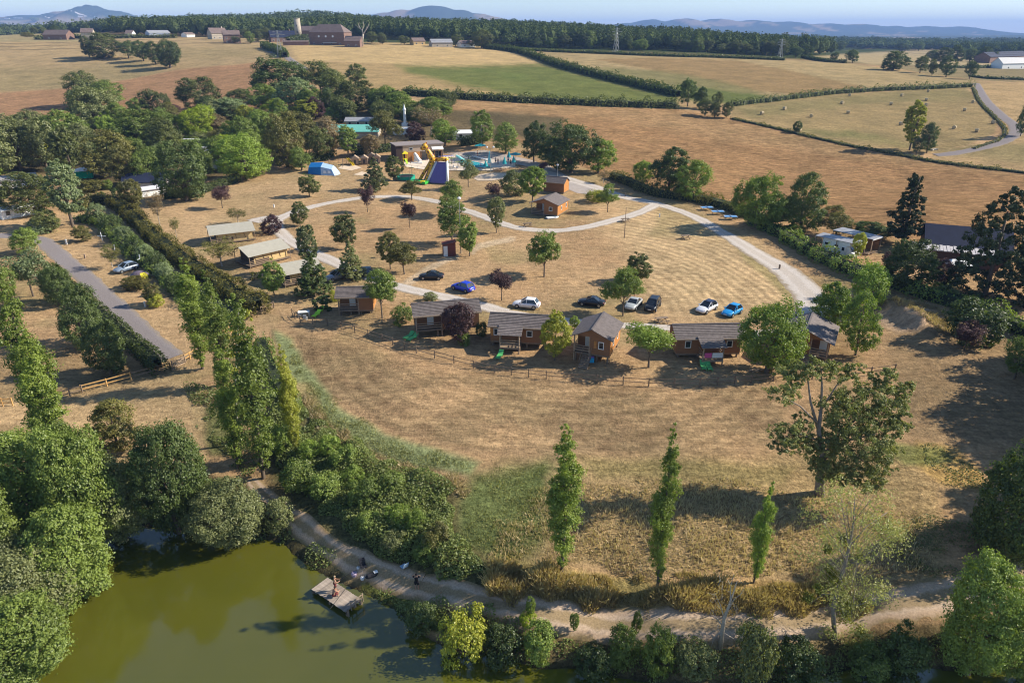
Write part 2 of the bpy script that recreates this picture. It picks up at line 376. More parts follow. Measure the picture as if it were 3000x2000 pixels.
paint([(2060, 172), (2170, 178), (2350, 215), (2540, 258), (2350, 280), (2200, 265), (2080, 240), (1900, 205), (1750, 175), (1900, 168)], (.29, .185, .09), 4, 5, None, None, .8)
paint([(1620, 185), (1800, 200), (2000, 215), (2150, 245), (2260, 285), (2150, 305), (1985, 280), (1800, 235)], (.20, .18, .08), 8, 8, None, None, .8)
paint([(1985, 245), (2100, 262), (2270, 285), (2150, 306), (2040, 300), (1985, 282)], (.13, .15, .05), 6, 6, None, None, .9)
paint([(2150, 312), (2370, 282), (2600, 268), (2830, 258), (2870, 290), (2925, 340), (2915, 390), (2830, 425), (2730, 448), (2600, 455), (2450, 420), (2300, 385), (2140, 345)], (.33, .235, .12), 3, 3, (.3, .1, 0), 'hay_field')
paint([(2150, 312), (2600, 270), (2830, 260), (2860, 290), (2500, 310), (2200, 345)], OLV, 12, 10, None, None, .6)
paint([(2330, 380), (2500, 385), (2700, 430), (2600, 452), (2450, 420)], (.17, .17, .07), 12, 12, None, None, .7)
paint([(2870, 240), (3500, 250), (3500, 520), (3000, 505), (2730, 465), (2730, 445), (2900, 420), (2985, 370), (2890, 290), (2860, 250)], (.43, .29, .155), 4, 3, (.3, .1, 0), 'far_pasture')
paint([(2740, 440), (2850, 425), (3200, 415), (3200, 520), (3000, 500), (2730, 468)], (.25, .2, .1), 6, 5, None, None, .8)
paint([(2380, 165), (2700, 145), (3500, 140), (3500, 195), (3000, 200), (2800, 195), (2560, 190)], (.40, .30, .175), 4, 3, (.2, .1, 0), 'far_pasture')
paint([(2600, 195), (3500, 205), (3500, 250), (2870, 238), (2700, 215)], (.26, .2, .11), 4, 4, (.2, .1, 0), 'far_pasture')
paint([(1270, 285), (1500, 300), (1980, 318), (2150, 347), (2350, 395), (2540, 438), (2700, 470), (3000, 505), (3500, 540), (3500, 720), (2900, 730), (2650, 700), (2480, 670), (2330, 640), (2200, 610), (2100, 590), (1900, 560), (1800, 530), (1600, 440), (1450, 390), (1280, 340)], STUB, 3, 3, (1, .3, 0), 'stubble_field')
paint([(1270, 285), (1980, 318), (2350, 395), (3500, 540), (3500, 570), (2300, 440), (1800, 350), (1270, 320)], (.45, .29, .16), 20, 12, None, None, .7)
# campsite shade and soil
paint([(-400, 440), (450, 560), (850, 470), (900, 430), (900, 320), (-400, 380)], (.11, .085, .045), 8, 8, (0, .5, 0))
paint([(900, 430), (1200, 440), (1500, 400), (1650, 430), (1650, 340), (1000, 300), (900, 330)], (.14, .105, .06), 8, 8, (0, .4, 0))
paint([(230, 560), (450, 585), (620, 560), (880, 490), (1200, 510), (1600, 520), (1800, 560), (1900, 620), (1700, 590), (1300, 560), (900, 590), (560, 720), (450, 700)], (.37, .255, .145), 12, 10, None, None, .7)
# the mown meadow with its curved swaths
paint([(1750, 640), (1900, 600), (2060, 640), (2250, 760), (2330, 850), (2330, 900), (2100, 930), (1900, 900), (1850, 760)], (.40, .285, .165), 60, 20, (0, .3, .8))
paint([(2150, 700), (2260, 780), (2350, 880), (2330, 910), (2290, 860), (2180, 760)], (.22, .19, .085), 8, 8, None, None, .7)
paint([(1950, 580), (2080, 640), (2060, 700), (1900, 690)], (.25, .2, .1), 15, 10, None, None, .6)
# worn brown lower field
paint([(860, 960), (1000, 1010), (1250, 1090), (1600, 1130), (2000, 1140), (2300, 1120), (2300, 1300), (2000, 1330), (1700, 1330), (1400, 1320), (1180, 1270), (1000, 1180), (900, 1080)], (.245, .175, .102), 20, 15, (.35, .6, .6), None, .85)
paint([(860, 960), (1250, 1090), (1600, 1130), (2300, 1130), (2400, 1250), (2200, 1330), (1700, 1340), (1400, 1330), (1180, 1270), (1000, 1180), (900, 1080)], (.185, .12, .072), 25, 15, None, None, .5, (2.4, .46, .66))
paint([(700, 540), (1500, 620), (2000, 620), (2250, 800), (2200, 930), (1300, 900), (800, 700)], (.25, .175, .10), 30, 15, None, None, .4, (2.2, .50, .68))
paint([(2400, 1000), (2700, 1000), (2700, 1500), (2400, 1300)], (.22, .16, .085), 30, 20, None, None, .5, (4, .48, .62))
paint([(1250, 1130), (2100, 1140), (2260, 1190), (2200, 1320), (1700, 1330), (1400, 1310), (1150, 1230)], (.38, .255, .145), 25, 25, None, None, .7, (7, .4, .6))
# green strips
paint([(795, 960), (860, 990), (895, 1080), (980, 1180), (1130, 1270), (1300, 1320), (1420, 1350), (1380, 1400), (1200, 1370), (1050, 1310), (920, 1210), (860, 1110), (820, 1040)], (.22, .245, .12), 12, 14, (0, .9, 0))
paint([(860, 1120), (905, 1130), (960, 1230), (1080, 1320), (1250, 1380), (1380, 1420), (1300, 1500), (1150, 1420), (980, 1300), (880, 1200)], (.34, .26, .13), 8, 12, (0, 1, 0), None, .9)
paint([(1370, 1370), (1600, 1345), (1650, 1420), (1610, 1600), (1480, 1640), (1330, 1600), (1330, 1480)], (.13, .155, .06), 40, 30, (0, 1, 0))
paint([(1600, 1400), (1750, 1340), (2200, 1330), (2600, 1300), (2750, 1420), (2750, 1700), (2200, 1690), (1600, 1650)], (.34, .24, .125), 25, 20, (0, 1, 0))
paint([(1700, 1340), (2000, 1350), (2350, 1360), (2300, 1420), (1900, 1400), (1750, 1400)], (.20, .17, .07), 16, 16, None, None, .6)
paint([(2680, 1290), (2800, 1310), (2880, 1380), (2880, 1440), (2760, 1420), (2690, 1360)], (.38, .25, .10), 10, 12, (0, 1, 0))
paint([(2560, 1290), (2760, 1310), (2800, 1350), (2650, 1360)], (.16, .18, .06), 12, 12, (0, 1, 0), None, .8)
paint([(2600, 1480), (2950, 1560), (2960, 1700), (2700, 1640), (2560, 1560)], (.14, .14, .055), 22, 20, (0, 1, 0), None, .7, (5, .35, .6))
paint([(1450, 1650), (1640, 1660), (1930, 1705), (2220, 1700), (2500, 1720), (2500, 1790), (2100, 1810), (1800, 1790), (1450, 1750)], (.38, .26, .11), 8, 8, (0, 1.2, 0), None, .9)
paint([(1500, 1640), (1700, 1680), (1900, 1710), (1900, 1760), (1600, 1740)], (.2, .19, .07), 12, 12, None, None, .5)
paint([(560, 1180), (680, 1200), (700, 1330), (620, 1330), (570, 1260)], (.14, .14, .06), 12, 10, (0, 1, 0))
# beside the lake: banks and ditch scrub floor
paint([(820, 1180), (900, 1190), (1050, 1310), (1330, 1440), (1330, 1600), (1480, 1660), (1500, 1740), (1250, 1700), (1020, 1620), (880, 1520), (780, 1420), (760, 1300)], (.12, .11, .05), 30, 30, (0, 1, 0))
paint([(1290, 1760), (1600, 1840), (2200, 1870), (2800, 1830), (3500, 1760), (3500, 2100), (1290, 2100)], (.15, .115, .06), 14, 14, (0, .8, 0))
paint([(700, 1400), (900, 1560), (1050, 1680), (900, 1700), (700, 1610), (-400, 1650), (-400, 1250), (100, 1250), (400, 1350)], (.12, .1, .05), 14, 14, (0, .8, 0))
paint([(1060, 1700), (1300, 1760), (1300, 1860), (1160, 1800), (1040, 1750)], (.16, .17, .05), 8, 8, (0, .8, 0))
# cast shade of the trees at the right, painted darker into the ground
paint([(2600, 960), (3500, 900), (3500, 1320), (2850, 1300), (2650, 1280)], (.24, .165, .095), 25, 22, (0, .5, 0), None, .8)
# left ground round the road
paint([(-400, 700), (150, 750), (480, 1090), (600, 1100), (820, 950), (560, 800), (330, 600), (100, 620), (-400, 640)], (.37, .25, .14), 10, 8, (0, .25, 0), None, .8)
paint([(-400, 1150), (500, 1090), (600, 1130), (600, 1350), (560, 1400), (-400, 1300)], (.37, .26, .145), 15, 12, (0, .4, 0), None, .8)
paint([(140, 1020), (480, 1090), (380, 1130), (150, 1170), (-200, 1180), (-200, 1000)], (.2, .14, .075), 15, 14, None, None, .7)
# worn trails seen in the meadow
for tl, w in [([(1500, 700), (1440, 712), (1400, 722), (1385, 740)], 9), ([(1180, 840), (1250, 790), (1310, 760), (1340, 752)], 12)]:
    d = ldist(PPX, PPY, tl) + wob1 * 8; a = (1 - sstep(w * .5, w, d))[..., None]; COL = COL * (1 - a * .7) + np.array((.42, .33, .24)) * a * .7
mx_ = ((PPX - 2655) / 75) ** 2 + ((PPY - 925) / 45) ** 2; a = (1 - sstep(.6, 1.2, mx_ + wob1))[..., None]; COL = COL * (1 - a) + np.array((.40, .28, .19)) * a
gm = (REG == 0)[..., None] & (GY < 560)[..., None]
COL = np.where(gm, COL * np.array((1.20, 1.22, 1.19)), COL * np.array((.90, .95, .93)))
COL = np.where(((STY[..., 0] > .55) & (REG > 0))[..., None], COL * .88, COL)
# everything under water
uw = sstep(.3, -.3, sd)[..., None] if False else (1 - sstep(-.4, .5, sd))[..., None]
COL = COL * (1 - uw) + np.array((.06, .055, .03)) * uw

def ground_material():
    m = newmat('dry_grass_ground'); n = N(m); out = n('ShaderNodeOutputMaterial')
    ca = n('ShaderNodeVertexColor', layer_name='Col'); st = n('ShaderNodeAttribute', attribute_name='sty'); sx = n('ShaderNodeSeparateXYZ'); n.l(st.outputs['Vector'], sx.inputs[0])
    tc = n('ShaderNodeTexCoord'); P_ = tc.outputs['Object']
    def noise(scale, det=4., ro=.6, vec=P_, st_=None):
        if st_:
            mp = n('ShaderNodeMapping'); mp.inputs['Scale'].default_value = st_[0]; mp.inputs['Rotation'].default_value = st_[1]; n.l(vec, mp.inputs[0]); vec = mp.outputs[0]
        x = n('ShaderNodeTexNoise', i_Scale=scale, i_Detail=det, i_Roughness=ro); n.l(vec, x.inputs['Vector']); return x.outputs[0]
    n1 = noise(.09, 5.); n2 = noise(1.1, 6., .7); n3 = noise(5., 3., .7)
    r1 = ramp(n, [(.3, (.78, .80, .78)), (.7, (1.2, 1.16, 1.12))]); n.l(n1, r1.inputs[0])
    r2 = ramp(n, [(.28, (.66, .66, .66)), (.5, (1, 1, 1)), (.72, (1.34, 1.32, 1.28))]); n.l(n2, r2.inputs[0])
    r3 = ramp(n, [(.25, (.84, .84, .82)), (.75, (1.17, 1.17, 1.18))]); n.l(n3, r3.inputs[0])
    c = mul(n, ca.outputs[0], r1.outputs[0]); c = mul(n, c, r2.outputs[0]); c = mul(n, c, r3.outputs[0])
    # straw streaks of the meadows, drawn out sideways
    sA = noise(1., 5., .75, P_, ((.35, 1.6, 1), (0, 0, .12)))
    rA = ramp(n, [(.32, (.66, .63, .6)), (.55, (1, 1, 1)), (.75, (1.3, 1.28, 1.25))]); n.l(sA, rA.inputs[0]); c = mul(n, c, rA.outputs[0], .8)
    # stubble: short dark and light streaks
    sB = noise(1., 6., .8, P_, ((.2, 1.5, 1), (0, 0, -.22))); rB = ramp(n, [(.38, (.50, .46, .42)), (.5, (.9, .88, .85)), (.62, (1.5, 1.45, 1.35))]); n.l(sB, rB.inputs[0])
    mB = n('ShaderNodeMix', data_type='RGBA', blend_type='MULTIPLY'); n.l(sx.outputs[0], mB.inputs[0]); n.l(c, mB.inputs[6]); n.l(rB.outputs[0], mB.inputs[7])
    # rough grass: clumpy light and dark
    vo = noise(2.6, 5., .8); rC = ramp(n, [(.36, (.42, .42, .40)), (.52, (1, 1, 1)), (.66, (1.55, 1.5, 1.4))]); n.l(vo, rC.inputs[0])
    mC = n('ShaderNodeMix', data_type='RGBA', blend_type='MULTIPLY'); cl = n('ShaderNodeMath', operation='MULTIPLY', use_clamp=True, i_1=.8); n.l(sx.outputs[1], cl.inputs[0]); n.l(cl.outputs[0], mC.inputs[0]); n.l(mB.outputs[2], mC.inputs[6]); n.l(rC.outputs[0], mC.inputs[7])
    # swaths: rings about a far centre
    cx, cy, _ = at(1640, 900); vm = n('ShaderNodeVectorMath', operation='SUBTRACT'); n.l(P_, vm.inputs[0]); vm.inputs[1].default_value = (cx, cy, 0)
    fl = n('ShaderNodeVectorMath', operation='MULTIPLY'); n.l(vm.outputs[0], fl.inputs[0]); fl.inputs[1].default_value = (1, .8, 0)
    ln = n('ShaderNodeVectorMath', operation='LENGTH'); n.l(fl.outputs[0], ln.inputs[0])
    wz = n('ShaderNodeMath', operation='MULTIPLY_ADD', i_1=4., i_2=0.); n.l(n1, wz.inputs[0]); n.l(ln.outputs['Value'], wz.inputs[2])
    si = n('ShaderNodeMath', operation='MULTIPLY', i_1=3.6); n.l(wz.outputs[0], si.inputs[0]); sn = n('ShaderNodeMath', operation='SINE'); n.l(si.outputs[0], sn.inputs[0])
    nn = n('ShaderNodeMath', operation='MULTIPLY_ADD', i_1=.5, i_2=.5); n.l(sn.outputs[0], nn.inputs[0]); nb = n('ShaderNodeMath', operation='MULTIPLY'); n.l(nn.outputs[0], nb.inputs[0]); n.l(sA, nb.inputs[1])
    rD = ramp(n, [(.05, (.86, .85, .84)), (.5, (1.28, 1.26, 1.24))]); n.l(nb.outputs[0], rD.inputs[0])
    mD = n('ShaderNodeMix', data_type='RGBA', blend_type='MULTIPLY'); n.l(sx.outputs[2], mD.inputs[0]); n.l(mC.outputs[2], mD.inputs[6]); n.l(rD.outputs[0], mD.inputs[7])
    b = n('ShaderNodeBsdfDiffuse'); n.l(mD.outputs[2], b.inputs[0])
    ha = n('ShaderNodeMath', operation='MULTIPLY_ADD', i_1=.9); n.l(vo, ha.inputs[0]); n.l(n2, ha.inputs[2])
    hb = n('ShaderNodeMath', operation='MULTIPLY_ADD', i_1=.25); n.l(n3, hb.inputs[0]); n.l(ha.outputs[0], hb.inputs[2])
    am = n('ShaderNodeMath', operation='MULTIPLY_ADD', i_1=.75, i_2=.25); n.l(sx.outputs[1], am.inputs[0]); hc = n('ShaderNodeMath', operation='MULTIPLY'); n.l(hb.outputs[0], hc.inputs[0]); n.l(am.outputs[0], hc.inputs[1])
    hd = n('ShaderNodeMath', operation='MULTIPLY_ADD'); n.l(sB, hd.inputs[0]); n.l(sx.outputs[0], hd.inputs[1]); n.l(hc.outputs[0], hd.inputs[2])
    bp = n('ShaderNodeBump', i_Strength=.9, i_Distance=.45); n.l(hd.outputs[0], bp.inputs['Height']); n.l(bp.outputs[0], b.inputs['Normal'])
    n.l(b.outputs[0], out.inputs[0]); return m
GM = ground_material()
idx = np.arange(NR * NC).reshape(NR, NC)
quads = np.stack([idx[:-1, :-1], idx[:-1, 1:], idx[1:, 1:], idx[1:, :-1]], -1).reshape(-1, 4)
reg = REG[:-1, :-1].reshape(-1)
Vall = np.stack([GX, GY, GZ], -1).reshape(-1, 3)
for k, rn in enumerate(REGN):
    q = quads[reg == k]
    if not len(q): continue
    u_, inv = np.unique(q, return_inverse=True)
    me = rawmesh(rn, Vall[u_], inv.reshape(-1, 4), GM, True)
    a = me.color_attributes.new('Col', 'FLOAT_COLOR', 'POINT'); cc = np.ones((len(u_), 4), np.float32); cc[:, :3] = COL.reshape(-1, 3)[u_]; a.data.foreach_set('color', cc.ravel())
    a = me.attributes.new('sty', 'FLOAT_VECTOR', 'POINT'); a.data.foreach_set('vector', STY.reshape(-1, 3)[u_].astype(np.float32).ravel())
    struct(link(rn, me))
# a skirt of ground beside and behind the measured sector
sk = MB(); Rr = 15000.
for s_ in (-1, 1):
    ys = [14.] + list(np.exp(np.linspace(math.log(20), math.log(15000), 30)))
    for a_, b_ in zip(ys[:-1], ys[1:]):
        za, zb = [float(zt(s_ * 1.349 * y, y)) for y in (a_, b_)]
        sk.add([(s_ * 1.35 * a_, a_, za), (s_ * 1.35 * b_, b_, zb), (s_ * (1.35 * b_ + 1500), b_, zb), (s_ * (1.35 * a_ + 1500), a_, za)], [(0, 1, 2, 3) if s_ > 0 else (3, 2, 1, 0)])
skm = sk.mesh('outer_ground', GM); a = skm.color_attributes.new('Col', 'FLOAT_COLOR', 'POINT'); a.data.foreach_set('color', np.tile(np.array([.2, .15, .08, 1], np.float32), len(sk.v)))
struct(link('outer_ground', skm))

# ------------------------------------------------------------------ water
wm = newmat('pond_water'); n = N(wm); out = n('ShaderNodeOutputMaterial'); b = n('ShaderNodeBsdfPrincipled')
tc = n('ShaderNodeTexCoord'); no = n('ShaderNodeTexNoise', i_Scale=.12, i_Detail=3.); n.l(tc.outputs['Object'], no.inputs['Vector'])
r = ramp(n, [(.3, (.076, .078, .007)), (.7, (.092, .09, .01))]); n.l(no.outputs[0], r.inputs[0]); n.l(r.outputs[0], b.inputs['Base Color'])
b.inputs['Roughness'].default_value = .07; b.inputs['IOR'].default_value = 1.5; b.inputs['Specular IOR Level'].default_value = 1.0
n2 = n('ShaderNodeTexNoise', i_Scale=1.4, i_Detail=5., i_Roughness=.6); n.l(tc.outputs['Object'], n2.inputs['Vector']); bp = n('ShaderNodeBump', i_Strength=.5, i_Distance=.012); n.l(n2.outputs[0], bp.inputs['Height']); n.l(bp.outputs[0], b.inputs['Normal'])
n.l(b.outputs[0], out.inputs[0])
o = link('pond_water', rawmesh('pond_water', [(-110, 8, 0), (110, 8, 0), (110, 62, 0), (-110, 62, 0)], [(0, 1, 2, 3)], wm)); struct(o)

# ------------------------------------------------------------------ roads, paths and pads draped on the ground
def smooth_line(pts, step):
    pts = [np.array(p[:2], float) for p in pts]; P = [2 * pts[0] - pts[1]] + pts + [2 * pts[-1] - pts[-2]]; out = []
    for i in range(1, len(P) - 2):
        k = max(2, int(np.linalg.norm(P[i + 1] - P[i]) / step))
        for t in np.arange(k) / k:
            out.append(.5 * ((2 * P[i]) + (-P[i - 1] + P[i + 1]) * t + (2 * P[i - 1] - 5 * P[i] + 4 * P[i + 1] - P[i + 2]) * t ** 2 + (-P[i - 1] + 3 * P[i] - 3 * P[i + 1] + P[i + 2]) * t ** 3))
    out.append(pts[-1]); return np.array(out)
def strip(name, pix, width, mt, zo=.05, step=1.2, cross=9, ragged=.5):
    L = smooth_line([at(a, b) for a, b in pix], step); d = np.gradient(L, axis=0); d /= np.linalg.norm(d, axis=1)[:, None] + 1e-9; nn = np.stack([-d[:, 1], d[:, 0]], -1)
    w = np.array(width)[None] if np.isscalar(width) else np.interp(np.linspace(0, 1, len(L)), np.linspace(0, 1, len(width)), width)
    w = np.broadcast_to(w, (len(L),)); c = np.linspace(-.5, .5, cross)
    jl = ragged * (vnoise(np.arange(len(L)) * .7, np.zeros(len(L)), 3) - .5) * 2
    P = L[:, None] + nn[:, None] * (c[None, :, None] * (w + jl)[:, None, None]); Z = zt(P[..., 0], P[..., 1]) + zo
    Z[:, 0] -= zo * .9; Z[:, -1] -= zo * .9
    V = np.concatenate([P, Z[..., None]], -1).reshape(-1, 3); ii = np.arange(len(L) * cross).reshape(len(L), cross)
    Q = np.stack([ii[:-1, :-1], ii[:-1, 1:], ii[1:, 1:], ii[1:, :-1]], -1).reshape(-1, 4)
    me = rawmesh(name, V, Q, mt, True); me.flip_normals()
    uv = me.attributes.new('across', 'FLOAT', 'POINT'); uv.data.foreach_set('value', np.tile(np.linspace(-1, 1, cross), len(L)).astype(np.float32))
    return struct(link(name, me))
def pad(name, pix, mt, zo=.06, flat=False):
    w = [at(a, b) for a, b in pix]; bm = bmesh.new(); vs = []
    for i, p in enumerate(w):
        q = w[(i + 1) % len(w)]; k = max(1, int(math.hypot(q[0] - p[0], q[1] - p[1]) / 2.5))
        for t in range(k): vs.append(bm.verts.new((p[0] + (q[0] - p[0]) * t / k, p[1] + (q[1] - p[1]) * t / k, 0)))
    f = bm.faces.new(vs); bmesh.ops.triangulate(bm, faces=[f]); bmesh.ops.subdivide_edges(bm, edges=bm.edges[:], cuts=1, use_grid_fill=True)
    bmesh.ops.subdivide_edges(bm, edges=[e for e in bm.edges if e.calc_length() > 2.5], cuts=1)
    bmesh.ops.triangulate(bm, faces=bm.faces[:]); bmesh.ops.recalc_face_normals(bm, faces=bm.faces[:])
    mz = np.mean([p[2] for p in w])
    for v in bm.verts: v.co.z = (mz if flat else float(zt(v.co.x, v.co.y))) + zo
    me = bpy.data.meshes.new(name); bm.to_mesh(me); bm.free()
    if me.polygons[0].normal.z < 0: me.flip_normals()
    me.materials.append(mt); return struct(link(name, me))
def trackmat(name, c0, c1, verge, rut=.5):
    m = newmat(name); n = N(m); out = n('ShaderNodeOutputMaterial'); b = n('ShaderNodeBsdfDiffuse'); tc = n('ShaderNodeTexCoord')
    a = n('ShaderNodeAttribute', attribute_name='across'); ab = n('ShaderNodeMath', operation='ABSOLUTE'); n.l(a.outputs['Fac'], ab.inputs[0])
    n1 = n('ShaderNodeTexNoise', i_Scale=.8, i_Detail=6., i_Roughness=.7); n.l(tc.outputs['Object'], n1.inputs['Vector']); n2 = n('ShaderNodeTexNoise', i_Scale=7., i_Detail=3.); n.l(tc.outputs['Object'], n2.inputs['Vector'])
    ad = n('ShaderNodeMath', operation='MULTIPLY_ADD', i_1=.8, i_2=-.4); n.l(n1.outputs[0], ad.inputs[0]); s = n('ShaderNodeMath', operation='ADD', use_clamp=True); n.l(ad.outputs[0], s.inputs[0]); n.l(ab.outputs[0], s.inputs[1])
    mid = tuple(c0[i] * (1 - rut) + verge[i] * rut for i in range(3))
    r = ramp(n, [(0., mid), (.22, mid), (.42, c0), (.68, c1), (.9, verge), (1., verge)]); n.l(s.outputs[0], r.inputs[0])
    r2 = ramp(n, [(.3, (.8, .8, .8)), (.7, (1.18, 1.18, 1.18))]); n.l(n2.outputs[0], r2.inputs[0]); c = mul(n, r.outputs[0], r2.outputs[0]); n.l(c, b.inputs[0])
    bp = n('ShaderNodeBump', i_Strength=.5, i_Distance=.1); n.l(n1.outputs[0], bp.inputs['Height']); n.l(bp.outputs[0], b.inputs['Normal']); n.l(b.outputs[0], out.inputs[0]); return m
GRAV = trackmat('pale_gravel', (.54, .48, .42), (.50, .44, .375), (.33, .26, .18), .3)
DIRT = trackmat('dirt_track', (.46, .345, .245), (.42, .30, .20), (.25, .18, .09), .8)
ASPH = trackmat('worn_asphalt', (.235, .205, .195), (.245, .215, .205), (.27, .22, .17), .0)
strip('gravel_road', [(1600, 505), (1660, 525), (1740, 548), (1830, 578), (1920, 596), (2010, 625), (2100, 672), (2200, 733), (2290, 787), (2340, 830), (2380, 880), (2385, 930), (2350, 965)], [5, 5, 4.6, 4.2, 3.4, 3.4, 3.6, 4, 5, 5.5, 6, 6.5], GRAV)
strip('gravel_loop', [(1920, 600), (1880, 620), (1800, 645), (1700, 668), (1600, 676), (1500, 664), (1420, 636), (1350, 612), (1290, 593), (1200, 578), (1100, 577), (980, 592), (880, 615), (822, 640), (812, 665), (850, 705), (930, 745), (1040, 795), (1160, 838), (1300, 870), (1400, 893), (1480, 915)], 3.1, GRAV, .075)
strip('gravel_loop', [(1480, 915), (1580, 932), (1700, 944), (1850, 955), (2000, 962), (2150, 975), (2300, 975)], 2.6, GRAV, .055)
strip('gravel_spur', [(822, 640), (780, 640), (740, 650)], 5, GRAV, .06)
strip('lakeside_track', [(735, 1405), (750, 1425), (800, 1470), (880, 1535), (960, 1600), (1050, 1650), (1150, 1690), (1230, 1715)], [1.2, 1.6, 1.9, 1.9, 1.9, 2.2, 2.4, 2.4], DIRT, .05)
strip('lakeside_track', [(1230, 1715), (1400, 1757), (1550, 1790), (1700, 1815), (1900, 1828), (2100, 1832), (2300, 1822), (2500, 1795), (2700, 1760), (2850, 1725), (3000, 1690), (3200, 1650)], [2.4, 2.8, 3.2, 3.4, 3.5, 3.5, 3.5, 3.5, 3.5, 3.5, 3.5], DIRT, .06)
strip('asphalt_road', [(-200, 680), (0, 690), (110, 700), (160, 735), (230, 795), (300, 860), (370, 930), (440, 1000), (500, 1050)], [3.2, 3.2, 3.4, 3.4, 3.4, 3.4, 3.6, 3.6], ASPH, .05)
strip('country_lane', [(2860, 245), (2885, 290), (2930, 335), (2968, 365), (2975, 390), (2940, 415), (2880, 432), (2790, 450), (2740, 455)], [4, 4, 4.2, 4.4, 4.6, 4.6, 4.4, 4.2], ASPH, .12)
strip('farm_lane', [(790, 152), (830, 162), (850, 175), (872, 190), (900, 205)], 5, ASPH, .15)
# ------------------------------------------------------------------ foliage
LM = dict(
 oak=leafmat('oak_leaves', (.048, .064, .022), (.125, .145, .05)),
 dark=leafmat('dark_leaves', (.032, .050, .018), (.085, .12, .038)),
 mid=leafmat('green_leaves', (.065, .095, .022), (.16, .215, .052)),
 light=leafmat('light_green_leaves', (.08, .13, .022), (.19, .26, .05), .35),
 lime=leafmat('lime_leaves', (.16, .21, .015), (.38, .44, .03), .4, k=(1, 1, 1)),
 olive=leafmat('olive_leaves', (.06, .065, .02), (.145, .14, .045)),
 dry=leafmat('dry_leaves', (.16, .105, .05), (.27, .20, .10), k=(1.1, 1.1, 1.1)),
 silver=leafmat('silver_leaves', (.085, .12, .065), (.20, .25, .14)),
 purple=leafmat('plum_leaves', (.035, .016, .022), (.085, .045, .055), .2),
 poplar=leafmat('poplar_leaves', (.055, .085, .015), (.16, .21, .042), .35),
 yellow=leafmat('yellow_green_leaves', (.15, .17, .02), (.33, .34, .06), .4),
 grey=leafmat('grey_green_leaves', (.08, .10, .045), (.17, .19, .09)),
 conifer=leafmat('conifer_needles', (.012, .022, .010), (.04, .055, .022), .1),
 hedge=leafmat('hedge_leaves', (.022, .04, .010), (.075, .10, .022)),
 hedgeo=leafmat('olive_hedge_leaves', (.045, .045, .012), (.135, .125, .03)),
 wood=leafmat('far_wood_leaves', (.036, .055, .028), (.095, .125, .055), .15, .04, gl=.0),
 scrub=leafmat('scrub_leaves', (.06, .08, .022), (.18, .205, .06), .3, .5, k=(1.1, 1.12, 1)),
 straw=leafmat('dry_grass_blades', (.20, .15, .07), (.48, .37, .21), .3, .5, (1, 1, 1)),
 gold=leafmat('golden_grass_blades', (.20, .15, .055), (.46, .345, .16), .3, .5, (1, 1, 1)),
 grass=leafmat('green_grass_blades', (.12, .14, .055), (.26, .26, .12), .3, .5),
 robinia=leafmat('robinia_leaves', (.09, .105, .038), (.24, .26, .10), .3),
 thin=leafmat('thin_pale_leaves', (.18, .19, .05), (.42, .41, .13), .35, k=(1, 1, 1)),
 mistle=leafmat('mistletoe_leaves', (.07, .085, .008), (.16, .17, .015), .3))
BARK = mat('bark', (.14, .105, .075), .9, .35, 6, .05, 14, stretch=(1, 1, .25))
PBARK = mat('pale_bark', (.38, .33, .27), .9, .25, 6, .03, 14)
CORE = mat('inner_twigs', (.035, .045, .018), 1, .3, 3)
rng = np.random.default_rng(7)
def leafquads(P, Nn, size, rng, flat=.62):
    k = len(P); Nn = Nn / (np.linalg.norm(Nn, axis=1)[:, None] + 1e-9); r = rng.normal(size=(k, 3))
    a = r - Nn * (r * Nn).sum(1)[:, None]; a /= np.linalg.norm(a, axis=1)[:, None] + 1e-9; b = np.cross(Nn, a)
    s = (np.asarray(size) * np.ones(k))[:, None]; cu = Nn * s * .25
    V = np.stack([P + a * s, P + b * s * flat + cu, P - a * s * .9, P - b * s * flat + cu], 1).reshape(-1, 3)
    return V, np.arange(4 * k).reshape(k, 4)
def clumps(lobes, n, leaf, rng, tuft=.32, nt=None, keepin=.25, shell=(.72, 1.02), zmin=None):
    """leaves gathered in tufts over the surface of overlapping lobes"""
    L = np.array(lobes, float); w = (L[:, 3] * L[:, 4] + L[:, 4] * L[:, 5] + L[:, 3] * L[:, 5]); w /= w.sum()
    nt = nt or max(8, n // 22); li = rng.choice(len(L), nt, p=w); d = rng.normal(size=(nt, 3)); d[:, 2] += .18; d /= np.linalg.norm(d, axis=1)[:, None]
    R = L[li, 3:6]; Tc = L[li, :3] + d * R * rng.uniform(*shell, (nt, 1)); ok = np.ones(nt, bool)
    for j in range(len(L)):
        q = (((Tc - L[j, :3]) / L[j, 3:6]) ** 2).sum(1); ok &= (q > .62) | (rng.random(nt) < keepin) | (li == j)
    Tc = Tc[ok]; d = d[ok]; R = R[ok]; rad_ = (np.minimum(R.min(1), R.mean(1)) * tuft) * rng.uniform(.6, 1.35, len(Tc))
    ti = rng.integers(0, len(Tc), n); off = rng.normal(size=(n, 3)); off /= np.linalg.norm(off, axis=1)[:, None]; off *= (rng.random((n, 1)) ** .5)
    off[:, 2] *= .75
    P = Tc[ti] + off * rad_[ti][:, None]; Nn = off * .8 + d[ti] * .5 + rng.normal(size=(n, 3)) * .45 + np.array([0, 0, .35])
    if zmin is not None: k = P[:, 2] > zmin; P, Nn, ti = P[k], Nn[k], ti[k]
    tt = rng.random(len(Tc)); tint = np.clip(tt[ti] * .6 + rng.random(len(P)) * .4, 0, 1)
    V, Q = leafquads(P, Nn, leaf * rng.uniform(.7, 1.35, len(P)), rng); return V, Q, tint
